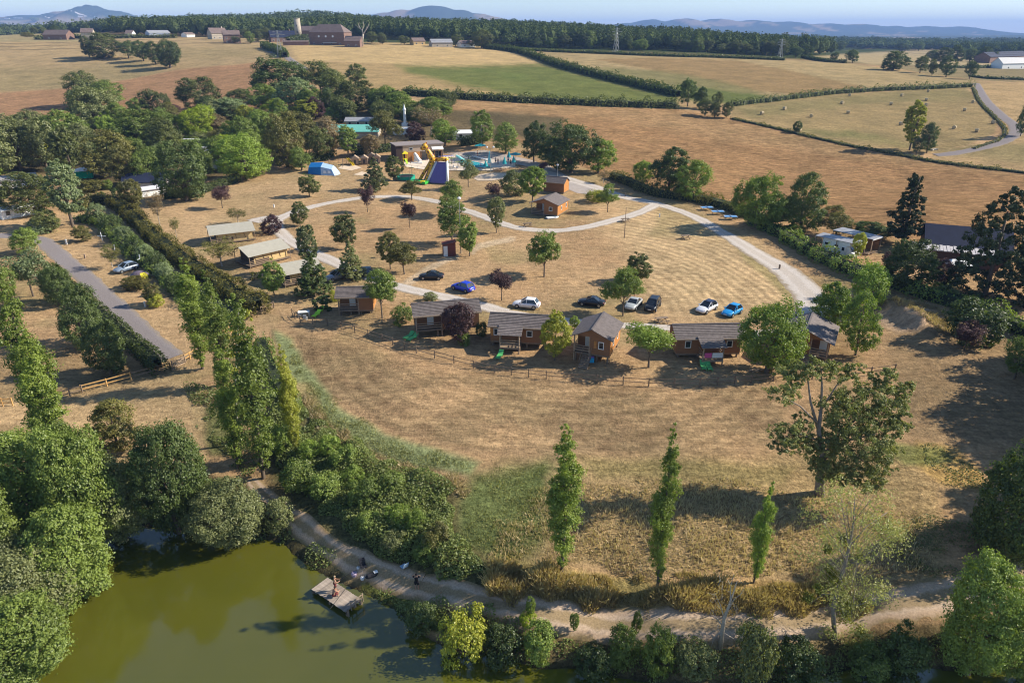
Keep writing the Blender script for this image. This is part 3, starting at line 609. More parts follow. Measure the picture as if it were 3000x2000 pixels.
def lobes_round(rng, cz, rz, rx, k, lr=.5, flat=1.):
    L = [(0, 0, cz, rx * .62, rx * .62, rz * .66)]
    for i in range(k):
        d = rng.normal(size=3); d /= np.linalg.norm(d); q = rng.uniform(.42, .62)
        s = rng.uniform(.75, 1.2) * lr; L.append((d[0] * rx * q, d[1] * rx * q, cz + d[2] * rz * q, rx * s, rx * s, rz * s * flat))
    return L
def mk_round(rng, n, leaf, tr=.18, rx=.42, k=9, tuft=.38, lr=.46, **kw):
    cz = (1 + tr) / 2; rz = (1 - tr) / 2; L = lobes_round(rng, cz, rz, rx, k, lr); return clumps(L, n, leaf, rng, tuft, **kw), L
def mk_poplar(rng, n, leaf, rx=.085, tr=.06, **kw):
    L = []; k = 22
    for i in range(k):
        t = (i + .5) / k; z = tr + t * (1 - tr); p = (math.sin(min(1, t * 1.25 + .12) * PI * .62) ** .8) * (1 - max(0, t - .62) / .40 * .82)
        a = rng.uniform(0, 2 * PI); r = rx * p; q = rng.uniform(.2, .65); L.append((math.cos(a) * r * q, math.sin(a) * r * q, z, r * rng.uniform(.6, .95), r * rng.uniform(.6, .95), .045 * rng.uniform(.8, 1.6)))
    return clumps(L, n, leaf, rng, .6, nt=n // 32, keepin=.6, shell=(.5, 1.12), **kw), L
def mk_cone(rng, n, leaf, rx=.3, tr=.12, pw=.75, nl=26, lq=.55, **kw):
    L = []
    for i in range(nl):
        t = (i / nl) ** .9; z = tr + t * (1 - tr) * .97; R = rx * (1 - t) ** pw; a = i * 2.4 + rng.uniform(-.3, .3); q = R * .5
        L.append((math.cos(a) * q, math.sin(a) * q, z, R * lq + .02, R * lq + .02, .05 + R * .12))
    return clumps(L, n, leaf, rng, .4, **kw), L
def mk_airy(rng, n, leaf, tr=.28, rx=.42, k=11, **kw):
    L = []
    for i in range(k):
        a = i * 2.4 + rng.uniform(-.5, .5); t = rng.uniform(0, 1); q = rx * rng.uniform(.3, .82) * (1 - .45 * t); z = tr + .12 + t * (1 - tr) * .72; s = rng.uniform(.24, .4) * rx * (1.15 - .4 * t)
        L.append((math.cos(a) * q, math.sin(a) * q, z, s * 1.25, s * 1.25, s * .85))
    L.append((0, 0, .8, rx * .4, rx * .4, .18)); return clumps(L, n, leaf, rng, .5, keepin=.6, **kw), L
def mk_vase(rng, n, leaf, tr=.25, rx=.38, **kw):
    L = []
    for i in range(13):
        a = i * 2.4; t = rng.uniform(.25, 1); q = rx * t * .62; L.append((math.cos(a) * q, math.sin(a) * q, tr + .1 + (1 - tr) * rng.uniform(.2, .82) * (.6 + .4 * t), rx * .30, rx * .30, .17))
    return clumps(L, n, leaf, rng, .6, nt=n // 9, keepin=.7, **kw), L
def mk_conifer(rng, n, leaf, rx=.30, tr=.14, **kw):
    L = []
    for i in range(34):
        t = i / 34; z = tr + t * (1 - tr) * .96; R = rx * (1.0 - t * .72) * rng.uniform(.5, 1.1) * (1 if t < .93 else .6); a = i * 2.4; q = R * .62
        L.append((math.cos(a) * q, math.sin(a) * q, z, R * .5, R * .5, .04))
    return clumps(L, n, leaf, rng, .6, keepin=.9, **kw), L
def mk_bush(rng, n, leaf, rx=.6, k=7, **kw):
    L = [(0, 0, .4, rx * .7, rx * .7, .5)]
    for i in range(k):
        a = rng.uniform(0, 2 * PI); q = rx * rng.uniform(.3, .6); L.append((math.cos(a) * q, math.sin(a) * q, rng.uniform(.25, .62), rx * .42, rx * .42, .36))
    return clumps(L, n, leaf, rng, .42, zmin=-.05, **kw), L
SPEC = dict(  # kind: (maker, variants, leaves, leaf size, kwargs, nominal width, trunk radius, trunk to, bark)
 round=(mk_round, 3, 10000, .0155, dict(tr=-.03, k=13, lr=.44), .84, .02, .5, BARK), big=(mk_round, 3, 16000, .0125, dict(tr=-.08, k=18, lr=.36), .86, .022, .5, BARK),
 shore=(mk_round, 3, 30000, .0095, dict(tr=-.02, k=20, lr=.34, tuft=.36), .86, .02, .4, BARK),
 lolly=(mk_round, 3, 12000, .0155, dict(tr=.20, rx=.30, k=14, lr=.6, tuft=.3), .62, .014, .5, BARK),
 tall=(mk_round, 3, 9500, .0135, dict(tr=.06, rx=.24, k=14, lr=.42), .5, .016, .6, BARK),
 cone=(mk_cone, 2, 12000, .014, dict(), .62, .014, .8, BARK), airy=(mk_airy, 3, 9500, .015, dict(), .84, .014, .55, BARK),
 vase=(mk_vase, 2, 6000, .016, dict(), .74, .013, .42, BARK), sparse=(mk_vase, 2, 2600, .014, dict(), .74, .012, .5, PBARK),
 poplar=(mk_poplar, 3, 17000, .0062, dict(rx=.095), .17, .009, .8, BARK), conifer=(mk_conifer, 2, 11000, .014, dict(), .6, .018, .95, BARK),
 cedar=(mk_cone, 2, 30000, .010, dict(rx=.34, tr=-.04, pw=.42, nl=56, lq=.75), .66, .02, .8, BARK), bush=(mk_bush, 4, 4800, .028, dict(), 1.2, .012, .3, BARK),
 low=(mk_bush, 3, 900, .07, dict(), 1.2, .012, .3, BARK))
PROTO = {}
def proto(kind, leafm, variant):
    key = (kind, leafm, variant)
    if key in PROTO: return PROTO[key]
    mk, nv, n_, leaf, kw, nw, trr, tto, bark = SPEC[kind]
    g = (kind, variant)
    if g not in PROTO:
        r = np.random.default_rng(hash_(kind) + variant * 17); (V, Q, T), L = mk(r, n_, leaf, **kw); rr_ = np.percentile(np.hypot(V[:, 0], V[:, 1]), 98.5); V = V * [1, 1, 1 / np.percentile(V[:, 2], 99.9)]; PROTO[g] = rawmesh('crown', V, Q, LM['mid'], False, T); PROTO[g + ('w',)] = 2 * rr_
        mb = MB(); x = r.uniform(-.02, .02); mb.tube([(0, 0, -.04), (0, 0, .0), (x, -x, tto * .5), (x * 1.6, x, tto)], [trr * 1.9, trr * 1.25, trr, trr * .45], 7)
        for i in sorted(range(len(L)), key=lambda i: -L[i][3])[:9]:
            l = L[i]; z0 = min(max(.06, l[2] * .55), tto * .95); mb.tube([(x, -x, z0), ((x + l[0]) * .5, (l[1]) * .5, z0 + (l[2] - z0) * .62), (l[0], l[1], l[2])], [trr * .5, trr * .33, trr * .12], 5)
        PROTO[g + ('t',)] = mb.mesh('trunk', bark, True)
    me = PROTO[g]; PROTO[key] = (me, PROTO[g + ('t',)], PROTO[g + ('w',)]); return PROTO[key]
def hash_(s): return sum((i + 3) * ord(c) for i, c in enumerate(s)) % 9973
tcount = 0
def plant(kind, leafm, x, y, z, h, w, label, cat='tree', name='tree', group=None, rot=None, trunk=True, sink=.1):
    global tcount; tcount += 1
    me, tr, nw = proto(kind, leafm, tcount % SPEC[kind][1])
    o = thing(name, label, cat, (x, y, z - sink), (tcount * 2.39996) % 6.283 if rot is None else rot, group)
    s = w / nw; o.scale = (s, s, h + sink); cr = link('crown', me, o); cr.material_slots[0].link = 'OBJECT'; cr.material_slots[0].material = LM[leafm]
    if trunk: link('trunk', tr, o)
    return o
def tree(kind, leafm, px, pb, pt, wp, label, name='tree', cat='tree', group=None):
    x, y, z = at(px, pb); h = max(.5, ztop(y, pt) - z)
    if group in (G_L, G_S, G_H): x = (px - 1500) / F * (y * cp - (z + .5 * h - H) * sp)      # these were measured at the middle of the crown
    w = wp / ppm(x, y, z + h * .5)
    return plant(kind, leafm, x, y, z, h, w, label, cat, name, group)
G_C = 'young trees on the campsite meadow'; G_L = 'trees of the wooded camping pitches'; G_H = 'hedgerow trees'; G_P = 'poplars by the lake'; G_S = 'trees on the lake shore'; G_B = 'shrubs'
def many(rows, group, name='tree', cat='tree', wf=1.):
    for r in rows: tree(r[0], r[1], r[2], r[3], r[4], r[5] * wf, r[6], name=name, cat=cat, group=group)
# --- young trees of the meadow
many([
 ('lolly', 'oak', 907, 577, 508, 65, 'small round dark tree on the grass just below the blue tent'),
 ('cone', 'grey', 1100, 560, 458, 82, 'broad pale green tree left of the round dark tree at the trampoline'),
 ('lolly', 'oak', 1154, 529, 456, 60, 'round dark tree right beside the green trampoline'),
 ('airy', 'olive', 1207, 586, 527, 86, 'low flat olive tree standing in front of the inflatable giraffe slide'),
 ('airy', 'mid', 1327, 626, 526, 102, 'upper of two stacked airy green trees where the loop road passes behind'),
 ('airy', 'mid', 1324, 712, 588, 110, 'tall airy green tree beside the slim metal pole left of the red cabin'),
 ('lolly', 'mid', 1375, 751, 638, 72, 'dark olive lollipop tree right of the small red toilet hut'),
 ('lolly', 'grey', 1455, 682, 576, 56, 'narrow pale tree on the verge where the loop road bends below the cabins'),
 ('lolly', 'oak', 880, 663, 590, 57, 'small tree inside the loop right of the plum bush and above the safari tents'),
 ('lolly', 'oak', 1015, 728, 620, 82, 'dense round dark tree in the middle of the loop meadow'),
 ('tall', 'grey', 908, 800, 660, 66, 'tall pale green tree rising behind the dark pointed tree'),
 ('cone', 'dark', 922, 866, 732, 110, 'dense dark green pointed tree between the safari tents and the cabins'),
 ('cone', 'grey', 1031, 820, 706, 84, 'spiky pale green tree above the parked grey cars'),
 ('lolly', 'olive', 1144, 788, 680, 76, 'left one of two light trees touching in the middle of the meadow'),
 ('airy', 'olive', 1185, 803, 710, 96, 'right one of two light trees touching in the middle of the meadow'),
 ('lolly', 'mid', 804, 864, 760, 76, 'slim trunked green tree in front of the lower safari tent'),
 ('airy', 'mid', 1120, 932, 786, 146, 'large bright green spreading tree covering the half hidden cabin'),
 ('airy', 'mid', 1594, 811, 676, 110, 'airy green tree with a slender trunk alone in the open meadow'),
 ('lolly', 'oak', 1866, 826, 740, 80, 'round dark tree behind the drooping green tree above the row of cars'),
 ('airy', 'mid', 1825, 925, 780, 142, 'leaning green tree overhanging the black car'),
 ('lolly', 'yellow', 1625, 1056, 910, 98, 'yellowish green tree between two cabins with its foliage down to the ground'),
 ('lolly', 'light', 1683, 965, 924, 34, 'little bright sapling left of the grey roof of the stair cabin'),
 ('vase', 'light', 1900, 1076, 948, 155, 'wide many stemmed light green tree right of the stair cabin'),
 ('big', 'light', 2245, 1092, 873, 196, 'biggest bright green tree at the row of cabins, between the last two cabins'),
 ('round', 'light', 2435, 985, 828, 128, 'round bright tree beside the end of the gravel road'),
 ('round', 'light', 2506, 1040, 852, 112, 'leaning bright tree nearest the earth mound'),
 ('round', 'light', 2535, 905, 774, 132, 'upper one of three bright trees right of the gravel road'),
 ('airy', 'mid', 1780, 622, 537, 68, 'small tree at the fork of the gravel road'),
 ('lolly', 'olive', 396, 630, 524, 72, 'olive tree at the upper end of the long hedge'),
 ('sparse', 'dry', 469, 662, 560, 56, 'dry orange tinged young tree right of the olive tree by the hedge'),
 ('sparse', 'olive', 518, 698, 632, 32, 'smallest thin young tree near the long hedge'),
 ('sparse', 'olive', 650, 780, 700, 112, 'sparse olive tree hiding the foot of the upper safari tent'),
 ('sparse', 'olive', 697, 655, 606, 62, 'faint thin tree above the upper safari tent'),
 ('airy', 'grey', 1372, 548, 465, 72, 'pale airy tree in front of the swimming pool'),
 ('lolly', 'light', 1560, 590, 488, 84, 'bright drooping tree left of the two upper cabins'),
 ('bush', 'grey', 1505, 570, 494, 86, 'grey green bushy tree at the left of the drooping tree'),
 ('sparse', 'dry', 1768, 537, 495, 40, 'small dried orange shrub behind the fork tree'),
 ], G_C)
many([
 ('vase', 'purple', 1077, 621, 544, 50, 'plum tree standing on the loop road verge below the trampoline'),
 ('vase', 'purple', 1201, 669, 588, 52, 'plum tree inside the loop between the olive and the airy green trees'),
 ('bush', 'purple', 796, 684, 630, 68, 'plum bush at the left bend of the loop road'),
 ('vase', 'purple', 1470, 880, 792, 76, 'plum tree above the white parked car'),
 ('round', 'purple', 1346, 1002, 882, 100, 'large plum tree touching the cabin with the open orange shutter'),
 ('vase', 'purple', 652, 610, 545, 60, 'plum tree alone on the dry lawn left of the blue tent'),
 ('vase', 'purple', 1447, 585, 538, 52, 'plum tree below the sand court'),
 ('vase', 'purple', 1590, 512, 474, 32, 'little plum tree on the road behind the two upper cabins'),
 ('vase', 'purple', 2825, 1026, 944, 88, 'dark plum tree right of the earth mound'),
 ('round', 'purple', 2755, 845, 758, 80, 'plum bush in front of the white pavilion tent on the right'),
 ('round', 'purple', 2598, 780, 738, 46, 'small dark plum shrub left of the big tree in the garden on the right'),
 ('round', 'purple', 1222, 424, 356, 68, 'dark plum tree behind the pool building'),
 ('round', 'purple', 925, 350, 283, 62, 'plum tree left of the brown roofed house'),
 ('round', 'purple', 512, 340, 306, 50, 'rounded plum tree beyond the left woods'),
 ('round', 'purple', 600, 322, 288, 52, 'plum tree beside the big field oak'),
 ('round', 'purple', 5, 590, 525, 50, 'plum tree cut by the left edge of the picture')], 'plum trees', 'plum_tree', 'plum tree')
# --- trees of the road edge, the garden at the right
many([
 ('big', 'dark', 1675, 505, 352, 168, 'largest dark tree between the pool and the stubble field'),
 ('round', 'dark', 1565, 475, 353, 92, 'dark tree left of the largest dark tree by the pool'),
 ('round', 'mid', 1482, 450, 357, 92, 'bright round tree just right of the square hedge'),
 ('lolly', 'mid', 1412, 430, 322, 74, 'upright olive tree behind the square hedge and the lamp'),
 ('round', 'light', 1755, 507, 408, 108, 'light round tree at the right foot of the largest dark tree'),
 ('round', 'mid', 1620, 480, 400, 90, 'shaded tree in front of the largest dark tree'),
 ('round', 'light', 1885, 545, 468, 72, 'pale left tree of the clump above the road fork'),
 ('round', 'dark', 1965, 570, 432, 140, 'dark middle tree of the clump above the road fork'),
 ('round', 'light', 2030, 588, 468, 112, 'pale right tree of the clump above the road fork'),
 ('big', 'light', 2225, 668, 502, 152, 'big lime green tree above the blue tables'),
 ('big', 'dark', 2360, 672, 505, 134, 'big dark tree right of the lime green tree'),
 ('big', 'dark', 2665, 848, 700, 158, 'big dark tree with a bright top in the garden on the right'),
 ('cedar', 'conifer', 2925, 880, 550, 250, 'huge dark cedar hiding half of the house on the right'),
 ('shore', 'dark', 3090, 890, 620, 220, 'dark tree behind the huge cedar at the right edge'),
 ('lolly', 'yellow', 2517, 762, 680, 40, 'small yellow green tree at the carport'),
 ('round', 'olive', 2455, 690, 625, 100, 'olive bushes behind the carport roof'),
 ('round', 'dark', 2560, 700, 650, 150, 'dark bushes beneath the tall conifer'),
 ('bush', 'dark', 2870, 1000, 880, 170, 'dark shrubs under the huge cedar'),
 ('round', 'mid', 2990, 1110, 990, 90, 'shaded tree half cut by the right edge above the meadow'),
 ('big', 'dark', 3000, 1640, 1290, 250, 'dark oak cut by the right edge below the meadow'),
 ], G_H)
tree('conifer', 'conifer', 2643, 716, 508, 132, 'tall dark ragged conifer rising over the stubble field', 'conifer', 'conifer')
# --- the wood of camping pitches at the left
many([
 ('round', 'grey', 40, 500, 335, 120, 'grey green tree nearest the left edge behind the long roof'), ('round', 'grey', 120, 500, 345, 108, 'grey green tree right of the one at the left edge'),
 ('tall', 'oak', 200, 540, 368, 66, 'tall narrow green tree left of the little green and white tent'), ('tall', 'silver', 190, 665, 465, 80, 'silver green poplar above the asphalt road bend'),
 ('big', 'oak', 75, 625, 502, 142, 'broad dark tree over the caravan at the left edge'), ('round', 'mid', 175, 445, 322, 134, 'light green tree under the ploughed field at the left'),
 ('big', 'grey', 270, 400, 243, 132, 'tall greyish brown thin tree left of the yellow ones'), ('big', 'mid', 392, 440, 318, 148, 'broad sunlit green tree in the middle of the left wood'),
 ('round', 'olive', 310, 520, 380, 124, 'olive round tree over the green and white tent'), ('lolly', 'olive', 350, 545, 424, 82, 'olive egg shaped tree next to the dark roofed hut'),
 ('lolly', 'mid', 403, 500, 400, 58, 'slim green tree with a visible trunk in the dark gap'), ('big', 'dark', 532, 590, 412, 128, 'big dark green tree beside the dark roofed hut'),
 ('round', 'lime', 578, 412, 306, 84, 'brightest lime yellow tree in the left wood'), ('round', 'dry', 636, 400, 332, 70, 'orange leaved tree touching the lime yellow one'),
 ('round', 'dry', 530, 392, 330, 66, 'pale orange tree left of the lime yellow one'),
 ('lolly', 'lime', 655, 468, 393, 50, 'small lime bush tree by the white caravans'), ('big', 'light', 715, 525, 392, 128, 'big bright green tree at the lawn edge right of the caravans'),
 ('big', 'oak', 470, 470, 345, 110, 'dark tree behind the white caravans'), ('round', 'mid', 640, 500, 400, 90, 'dark tree between the caravans and the big bright tree'),
 ('big', 'oak', 250, 310, 208, 104, 'dark oak standing above the left wood near the field'), ('round', 'mid', 318, 312, 233, 78, 'dark green tree right of the dark oak'),
 ('round', 'oak', 450, 345, 260, 66, 'upright tree at the wood edge left of the tiny conifer'), ('round', 'mid', 400, 350, 285, 60, 'small green tree below the field edge'),
 ('big', 'oak', 580, 322, 226, 108, 'field oak alone above the plum trees'),
 ('big', 'dark', 820, 285, 163, 146, 'tallest dark tree at the top of the left wood'), ('airy', 'oak', 935, 285, 176, 116, 'dark airy tree right of the tallest dark tree'),
 ('round', 'silver', 862, 318, 226, 104, 'silver leaved willow in front of the tallest dark tree'), ('round', 'silver', 672, 360, 283, 112, 'pale blossoming tree in the left wood'),
 ('round', 'lime', 802, 345, 290, 66, 'lime coloured tree top below the silver willow'), ('round', 'mid', 765, 320, 245, 76, 'green tree left of the silver willow'), ('round', 'oak', 700, 315, 258, 56, 'small dark oak at the edge of the ploughed field'),
 ('round', 'oak', 1046, 255, 187, 60, 'small oak top against the tan field'), ('big', 'oak', 1042, 325, 236, 104, 'broad dark tree right of the brown roofed house'),
 ('round', 'mid', 1118, 330, 250, 70, 'dark tree beneath the hedge of the green field'), ('big', 'mid', 1172, 340, 268, 82, 'bright dark edged tree just left of the white tower'),
 ('round', 'mid', 1268, 345, 284, 92, 'green tree right of the white tower'), ('sparse', 'dry', 1262, 400, 310, 86, 'bare brownish tree right of the dark plum tree'),
 ('round', 'light', 1302, 428, 348, 76, 'light tree left of the white roofed hut'), ('airy', 'olive', 1125, 425, 323, 94, 'olive tree between the green roof and the pool building'),
 ('round', 'oak', 1003, 358, 282, 66, 'round tree in front of the brown roofed house'), ('big', 'oak', 985, 300, 205, 90, 'dark crown behind the brown roofed house'),
 ('round', 'dry', 965, 455, 340, 64, 'brownish birch left of the green roof'), ('tall', 'mid', 1018, 462, 366, 50, 'narrow green tree before the green roof'),
 ('round', 'oak', 925, 470, 370, 78, 'dark tree behind the hedge of the playground'), ('big', 'olive', 832, 490, 328, 102, 'olive birch at the lawn edge above the blue tent'),
 ('round', 'mid', 780, 420, 320, 90, 'green tree in the upper left wood'), ('round', 'olive', 880, 430, 330, 80, 'olive tree under the plum tree by the house'), ('round', 'mid', 700, 440, 340, 90, 'soft green tree above the big bright tree'),
 ('round', 'dry', 1085, 455, 392, 56, 'brown bush tree in front of the hedge by the playhouses'), ('round', 'grey', 620, 370, 290, 80, 'grey green tree behind the lime yellow one'),
 ('round', 'mid', 500, 420, 335, 80, 'green tree left of the pale orange tree'), ('round', 'grey', 80, 440, 320, 100, 'hazy grey green tree near the ploughed field'), ('round', 'grey', -40, 520, 320, 140, 'tree cut off by the left edge over the long roof'),
 ('round', 'grey', 230, 480, 360, 90, 'soft green tree behind the tall narrow one'), ('round', 'mid', 430, 540, 430, 80, 'shaded tree behind the dark roofed hut'), ('round', 'mid', 740, 470, 380, 80, 'shaded tree behind the big bright tree'),
 ('round', 'mid', 345, 400, 300, 80, 'green crown below the dark oak'), ('round', 'mid', 590, 520, 440, 70, 'dark trimmed tree left of the lime bush'),
 ('round', 'mid', 880, 500, 430, 60, 'green bush tree at the left end of the playground hedge'), ('lolly', 'light', 45, 420, 375, 60, 'small light tree at the far left wood edge'),
 ], G_L, wf=1.22)
tree('cone', 'dark', 493, 312, 273, 20, 'tiny pointed conifer at the edge of the ploughed field', 'conifer', 'conifer')
ir = np.random.default_rng(3)
for k in range(44):
    px = ir.uniform(-60, 900); lo = np.interp(px, [0, 150, 400, 520, 900], [540, 500, 520, 500, 430]); py = ir.uniform(np.interp(px, [0, 300, 900], [420, 360, 350]), lo)
    tree(['round', 'big', 'round', 'lolly'][k % 4], ['mid', 'olive', 'grey', 'light', 'mid', 'silver', 'dark', 'yellow'][k % 8], px, py - 8, py - ir.uniform(60, 88), ir.uniform(55, 85), 'green tree standing in the thick of the left camping wood', group='infill trees of the left camping wood')
for k in range(70):
    px = ir.uniform(-60, 900); py = ir.uniform(np.interp(px, [0, 300, 900], [400, 350, 330]), np.interp(px, [0, 150, 400, 520, 900], [530, 490, 500, 480, 440])); tree('bush', ['mid', 'olive', 'oak', 'grey', 'dry', 'light'][k % 6], px, py, py - ir.uniform(30, 48), ir.uniform(60, 95), 'shrub filling the gaps between the trees of the left camping wood', 'shrub', 'shrub', 'undergrowth shrubs of the left camping wood')
for k in range(16):
    px = ir.uniform(900, 1320); py = ir.uniform(320, 372)
    tree(['round', 'big'][k % 2], ['dark', 'mid', 'oak'][k % 3], px, py, py - ir.uniform(45, 80), ir.uniform(50, 80), 'green tree standing among the roofs below the field hedge', group='infill trees among the camp roofs')
for k in range(34):
    px = [ir.uniform(-40, 620), ir.uniform(640, 860)][k % 4 == 0]; py = np.interp(px, [0, 600, 860], [110, 106, 116]) + ir.uniform(-22, 2)
    tree(['round', 'big'][k % 2], ['dark', 'oak', 'olive'][k % 3], px, py, py - ir.uniform(14, 30), ir.uniform(16, 40), 'small tree among the houses of the far village', group='trees of the far village')
for k, (px, py, pt, w) in enumerate([(3200, 1090, 860, 300), (3220, 1190, 880, 330), (3380, 1130, 820, 300), (3290, 1290, 980, 320), (3150, 1560, 1240, 280), (3300, 1480, 1150, 320), (3420, 1250, 850, 340)]):
    tree('big', 'dark', px, py, pt, w, 'dark tree beyond the right edge that shades the meadow', group='trees beyond the right edge')
# --- between the asphalt road and the left edge
many([
 ('round', 'mid', 75, 745, 668, 92, 'green tree at the bend of the asphalt road'), ('vase', 'silver', 98, 868, 733, 120, 'silvery green spreading tree left of the asphalt road'),
 ('big', 'dark', 178, 890, 772, 104, 'dark tree beside the asphalt road hedge'), ('big', 'dark', 250, 1015, 830, 134, 'tall dark tree left of the trimmed roadside hedge'),
 ('big', 'dark', 325, 1095, 932, 128, 'bluish dark tree with pale stems above the yellow fence'), ('round', 'mid', 20, 900, 780, 90, 'green tree at the left edge beside the silvery one'),
 ('round', 'olive', 245, 708, 662, 62, 'olive shrub tree where the asphalt road turns'), ('sparse', 'olive', 330, 785, 716, 66, 'thin bent tree above the blue grey car'),
 ('lolly', 'olive', 450, 892, 828, 52, 'yellow green shrub between two pitches by the asphalt road'),
 ('round', 'oak', 150, 680, 610, 80, 'dark low tree at the corner of the caravan pitch'),
 ], 'trees along the asphalt road')
many([('poplar', 'poplar', 158, 1330, 796, 112, 'tallest poplar at the left edge of the picture'), ('poplar', 'poplar', 185, 1385, 960, 100, 'lower poplar growing against the tallest left one'), 
 ('poplar', 'poplar', 594, 1080, 755, 96, 'left of the paired poplars at the end of the asphalt road'), ('poplar', 'poplar', 664, 1125, 790, 78, 'right of the paired poplars at the end of the asphalt road'),
 ('poplar', 'poplar', 772, 1400, 862, 112, 'big poplar behind the pale birch trunk'), ('poplar', 'poplar', 700, 1370, 1000, 84, 'poplar directly beside the pale birch trunk'), ('poplar', 'yellow', 868, 1322, 1005, 62, 'slim yellow green poplar right of the big one'),
 ('poplar', 'poplar', 1645, 1680, 1243, 104, 'thickest poplar of the three on the dry slope'), ('poplar', 'poplar', 1925, 1722, 1240, 84, 'middle tall poplar of the three on the dry slope'), ('poplar', 'light', 2208, 1706, 1408, 58, 'smallest poplar of the three on the dry slope')], G_P, 'poplar', 'poplar', 1.1)
# --- trees round the lake
many([
 ('shore', 'mid', 70, 1560, 1255, 290, 'tree above the lake corner at the left edge'), ('shore', 'mid', 235, 1620, 1235, 230, 'bright shore tree leaning over the left arm of the lake'), ('shore', 'grey', 345, 1600, 1330, 190, 'pale leaved shore tree beside the dark inlet'),
 ('shore', 'mid', 190, 1790, 1480, 270, 'big shore tree halfway down the left bank'), ('shore', 'grey', 60, 1870, 1590, 290, 'pale tree at the left edge over the green water'), ('shore', 'mid', 30, 2020, 1760, 330, 'lowest tree in the left bottom corner'),
 ('shore', 'mid', -60, 1740, 1420, 260, 'tree cut by the left edge of the picture'), ('shore', 'dark', 490, 1570, 1225, 215, 'dark rounded tree between the poplars and the inlet'), ('round', 'olive', 330, 1320, 1178, 160, 'olive domed tree above the dark rounded one'),
 ('shore', 'grey', 660, 1600, 1420, 220, 'wide bush tree on the bank left of the notice board'), ('shore', 'mid', 160, 1480, 1240, 150, 'tree crown behind the bright shore tree'), ('bush', 'dark', 560, 1500, 1370, 150, 'dark bush over the shaded inlet'),
 ('shore', 'mid', 2890, 1975, 1640, 260, 'big green tree in the right bottom corner'), ('shore', 'mid', 3020, 2000, 1780, 200, 'tree cut by the right bottom corner'),
 ], G_S)
many([('bush', 'grey', 820, 1545, 1462, 95, 'bush right of the notice board legs'), ('bush', 'yellow', 1360, 1925, 1800, 150, 'willow bush hanging over the water right of the walker'), ('bush', 'mid', 1585, 1925, 1835, 115, 'bright bush with a drooping skirt at the water edge'),
 ('bush', 'mid', 1830, 1940, 1840, 110, 'dark green bush below the lakeside track'), ('bush', 'mid', 1930, 1960, 1835, 110, 'taller dark bush below the middle poplar'), ('bush', 'grey', 2030, 1970, 1880, 130, 'grey bush left of the dead tree'),
 ('bush', 'grey', 2190, 1990, 1820, 140, 'grey brushy shrub behind the dead tree'), ('bush', 'dark', 1730, 1970, 1890, 120, 'shaded shrub at the water line'), ('bush', 'dark', 2330, 1990, 1890, 160, 'dark shrub under the mistletoe tree'), ('bush', 'dark', 2640, 1960, 1860, 150, 'dark shrub in the shade near the right corner tree'),
 ('bush', 'mid', 2540, 1990, 1900, 120, 'green shrub right of the mistletoe tree'), ('bush', 'dark', 1480, 1935, 1840, 130, 'dark scrub between the two bright water side bushes'), ('bush', 'dark', 1240, 1830, 1770, 110, 'dark bush on the bank under the walker'),
 ('bush', 'lime', 1545, 1830, 1790, 55, 'lime shrub on the track edge'), ('lolly', 'mid', 1555, 1818, 1742, 32, 'thin sapling beside the track left of the lime shrub'), ('lolly', 'mid', 1682, 1850, 1795, 32, 'thin sapling beside the track below the thickest poplar'), ('lolly', 'mid', 1862, 1862, 1790, 34, 'thin sapling standing below the middle poplar'),
 ('bush', 'mid', 1180, 945, 895, 70, 'pale shrub at the foot of the big spreading tree'), ('bush', 'grey', 1265, 882, 858, 50, 'grey shrub behind the cabin with the orange shutter'), ('bush', 'yellow', 985, 880, 850, 40, 'yellow shrub left of the half hidden cabin'),
 ('low', 'dark', 945, 905, 865, 66, 'clipped dark shrub left of the half hidden cabin'), ('bush', 'yellow', 1745, 590, 555, 72, 'low yellow green shrub left of the fork tree'), ('bush', 'olive', 260, 560, 525, 100, 'olive hedge bush before the green and white tent'),
 ('bush', 'mid', 315, 555, 525, 34, 'small round shrub right of the olive hedge bush'), ('low', 'dark', 340, 578, 550, 36, 'dark ball shrub left of the hut'), ('low', 'dark', 300, 582, 562, 30, 'smaller dark ball shrub left of the hut'), ('bush', 'hedgeo', 405, 842, 812, 90, 'yellowish low hedge beside the dome tent'),
 ('bush', 'silver', 130, 680, 640, 90, 'grey green shrub by the road at the caravan'), ('bush', 'yellow', 460, 895, 860, 54, 'low yellow shrub near the white posts'), ('bush', 'dark', 1410, 985, 940, 40, 'dark shrub left of the porch cabin'), ('bush', 'olive', 2440, 630, 600, 60, 'rough olive shrub along the gravel road'),
 ('low', 'olive', 745, 820, 795, 30, 'small dry shrub under the lower safari tent'), ('bush', 'mid', 1360, 1010, 975, 44, 'low green shrub at the foot of the large plum tree'), ('bush', 'silver', 2770, 870, 832, 80, 'pale green shrub below the plum bush on the right'),
 ('bush', 'dark', 2290, 640, 590, 90, 'dark shrub between the lime and dark trees'), ('bush', 'light', 2330, 680, 655, 70, 'light shrub in front of the big dark tree')], G_B, 'shrub', 'shrub')
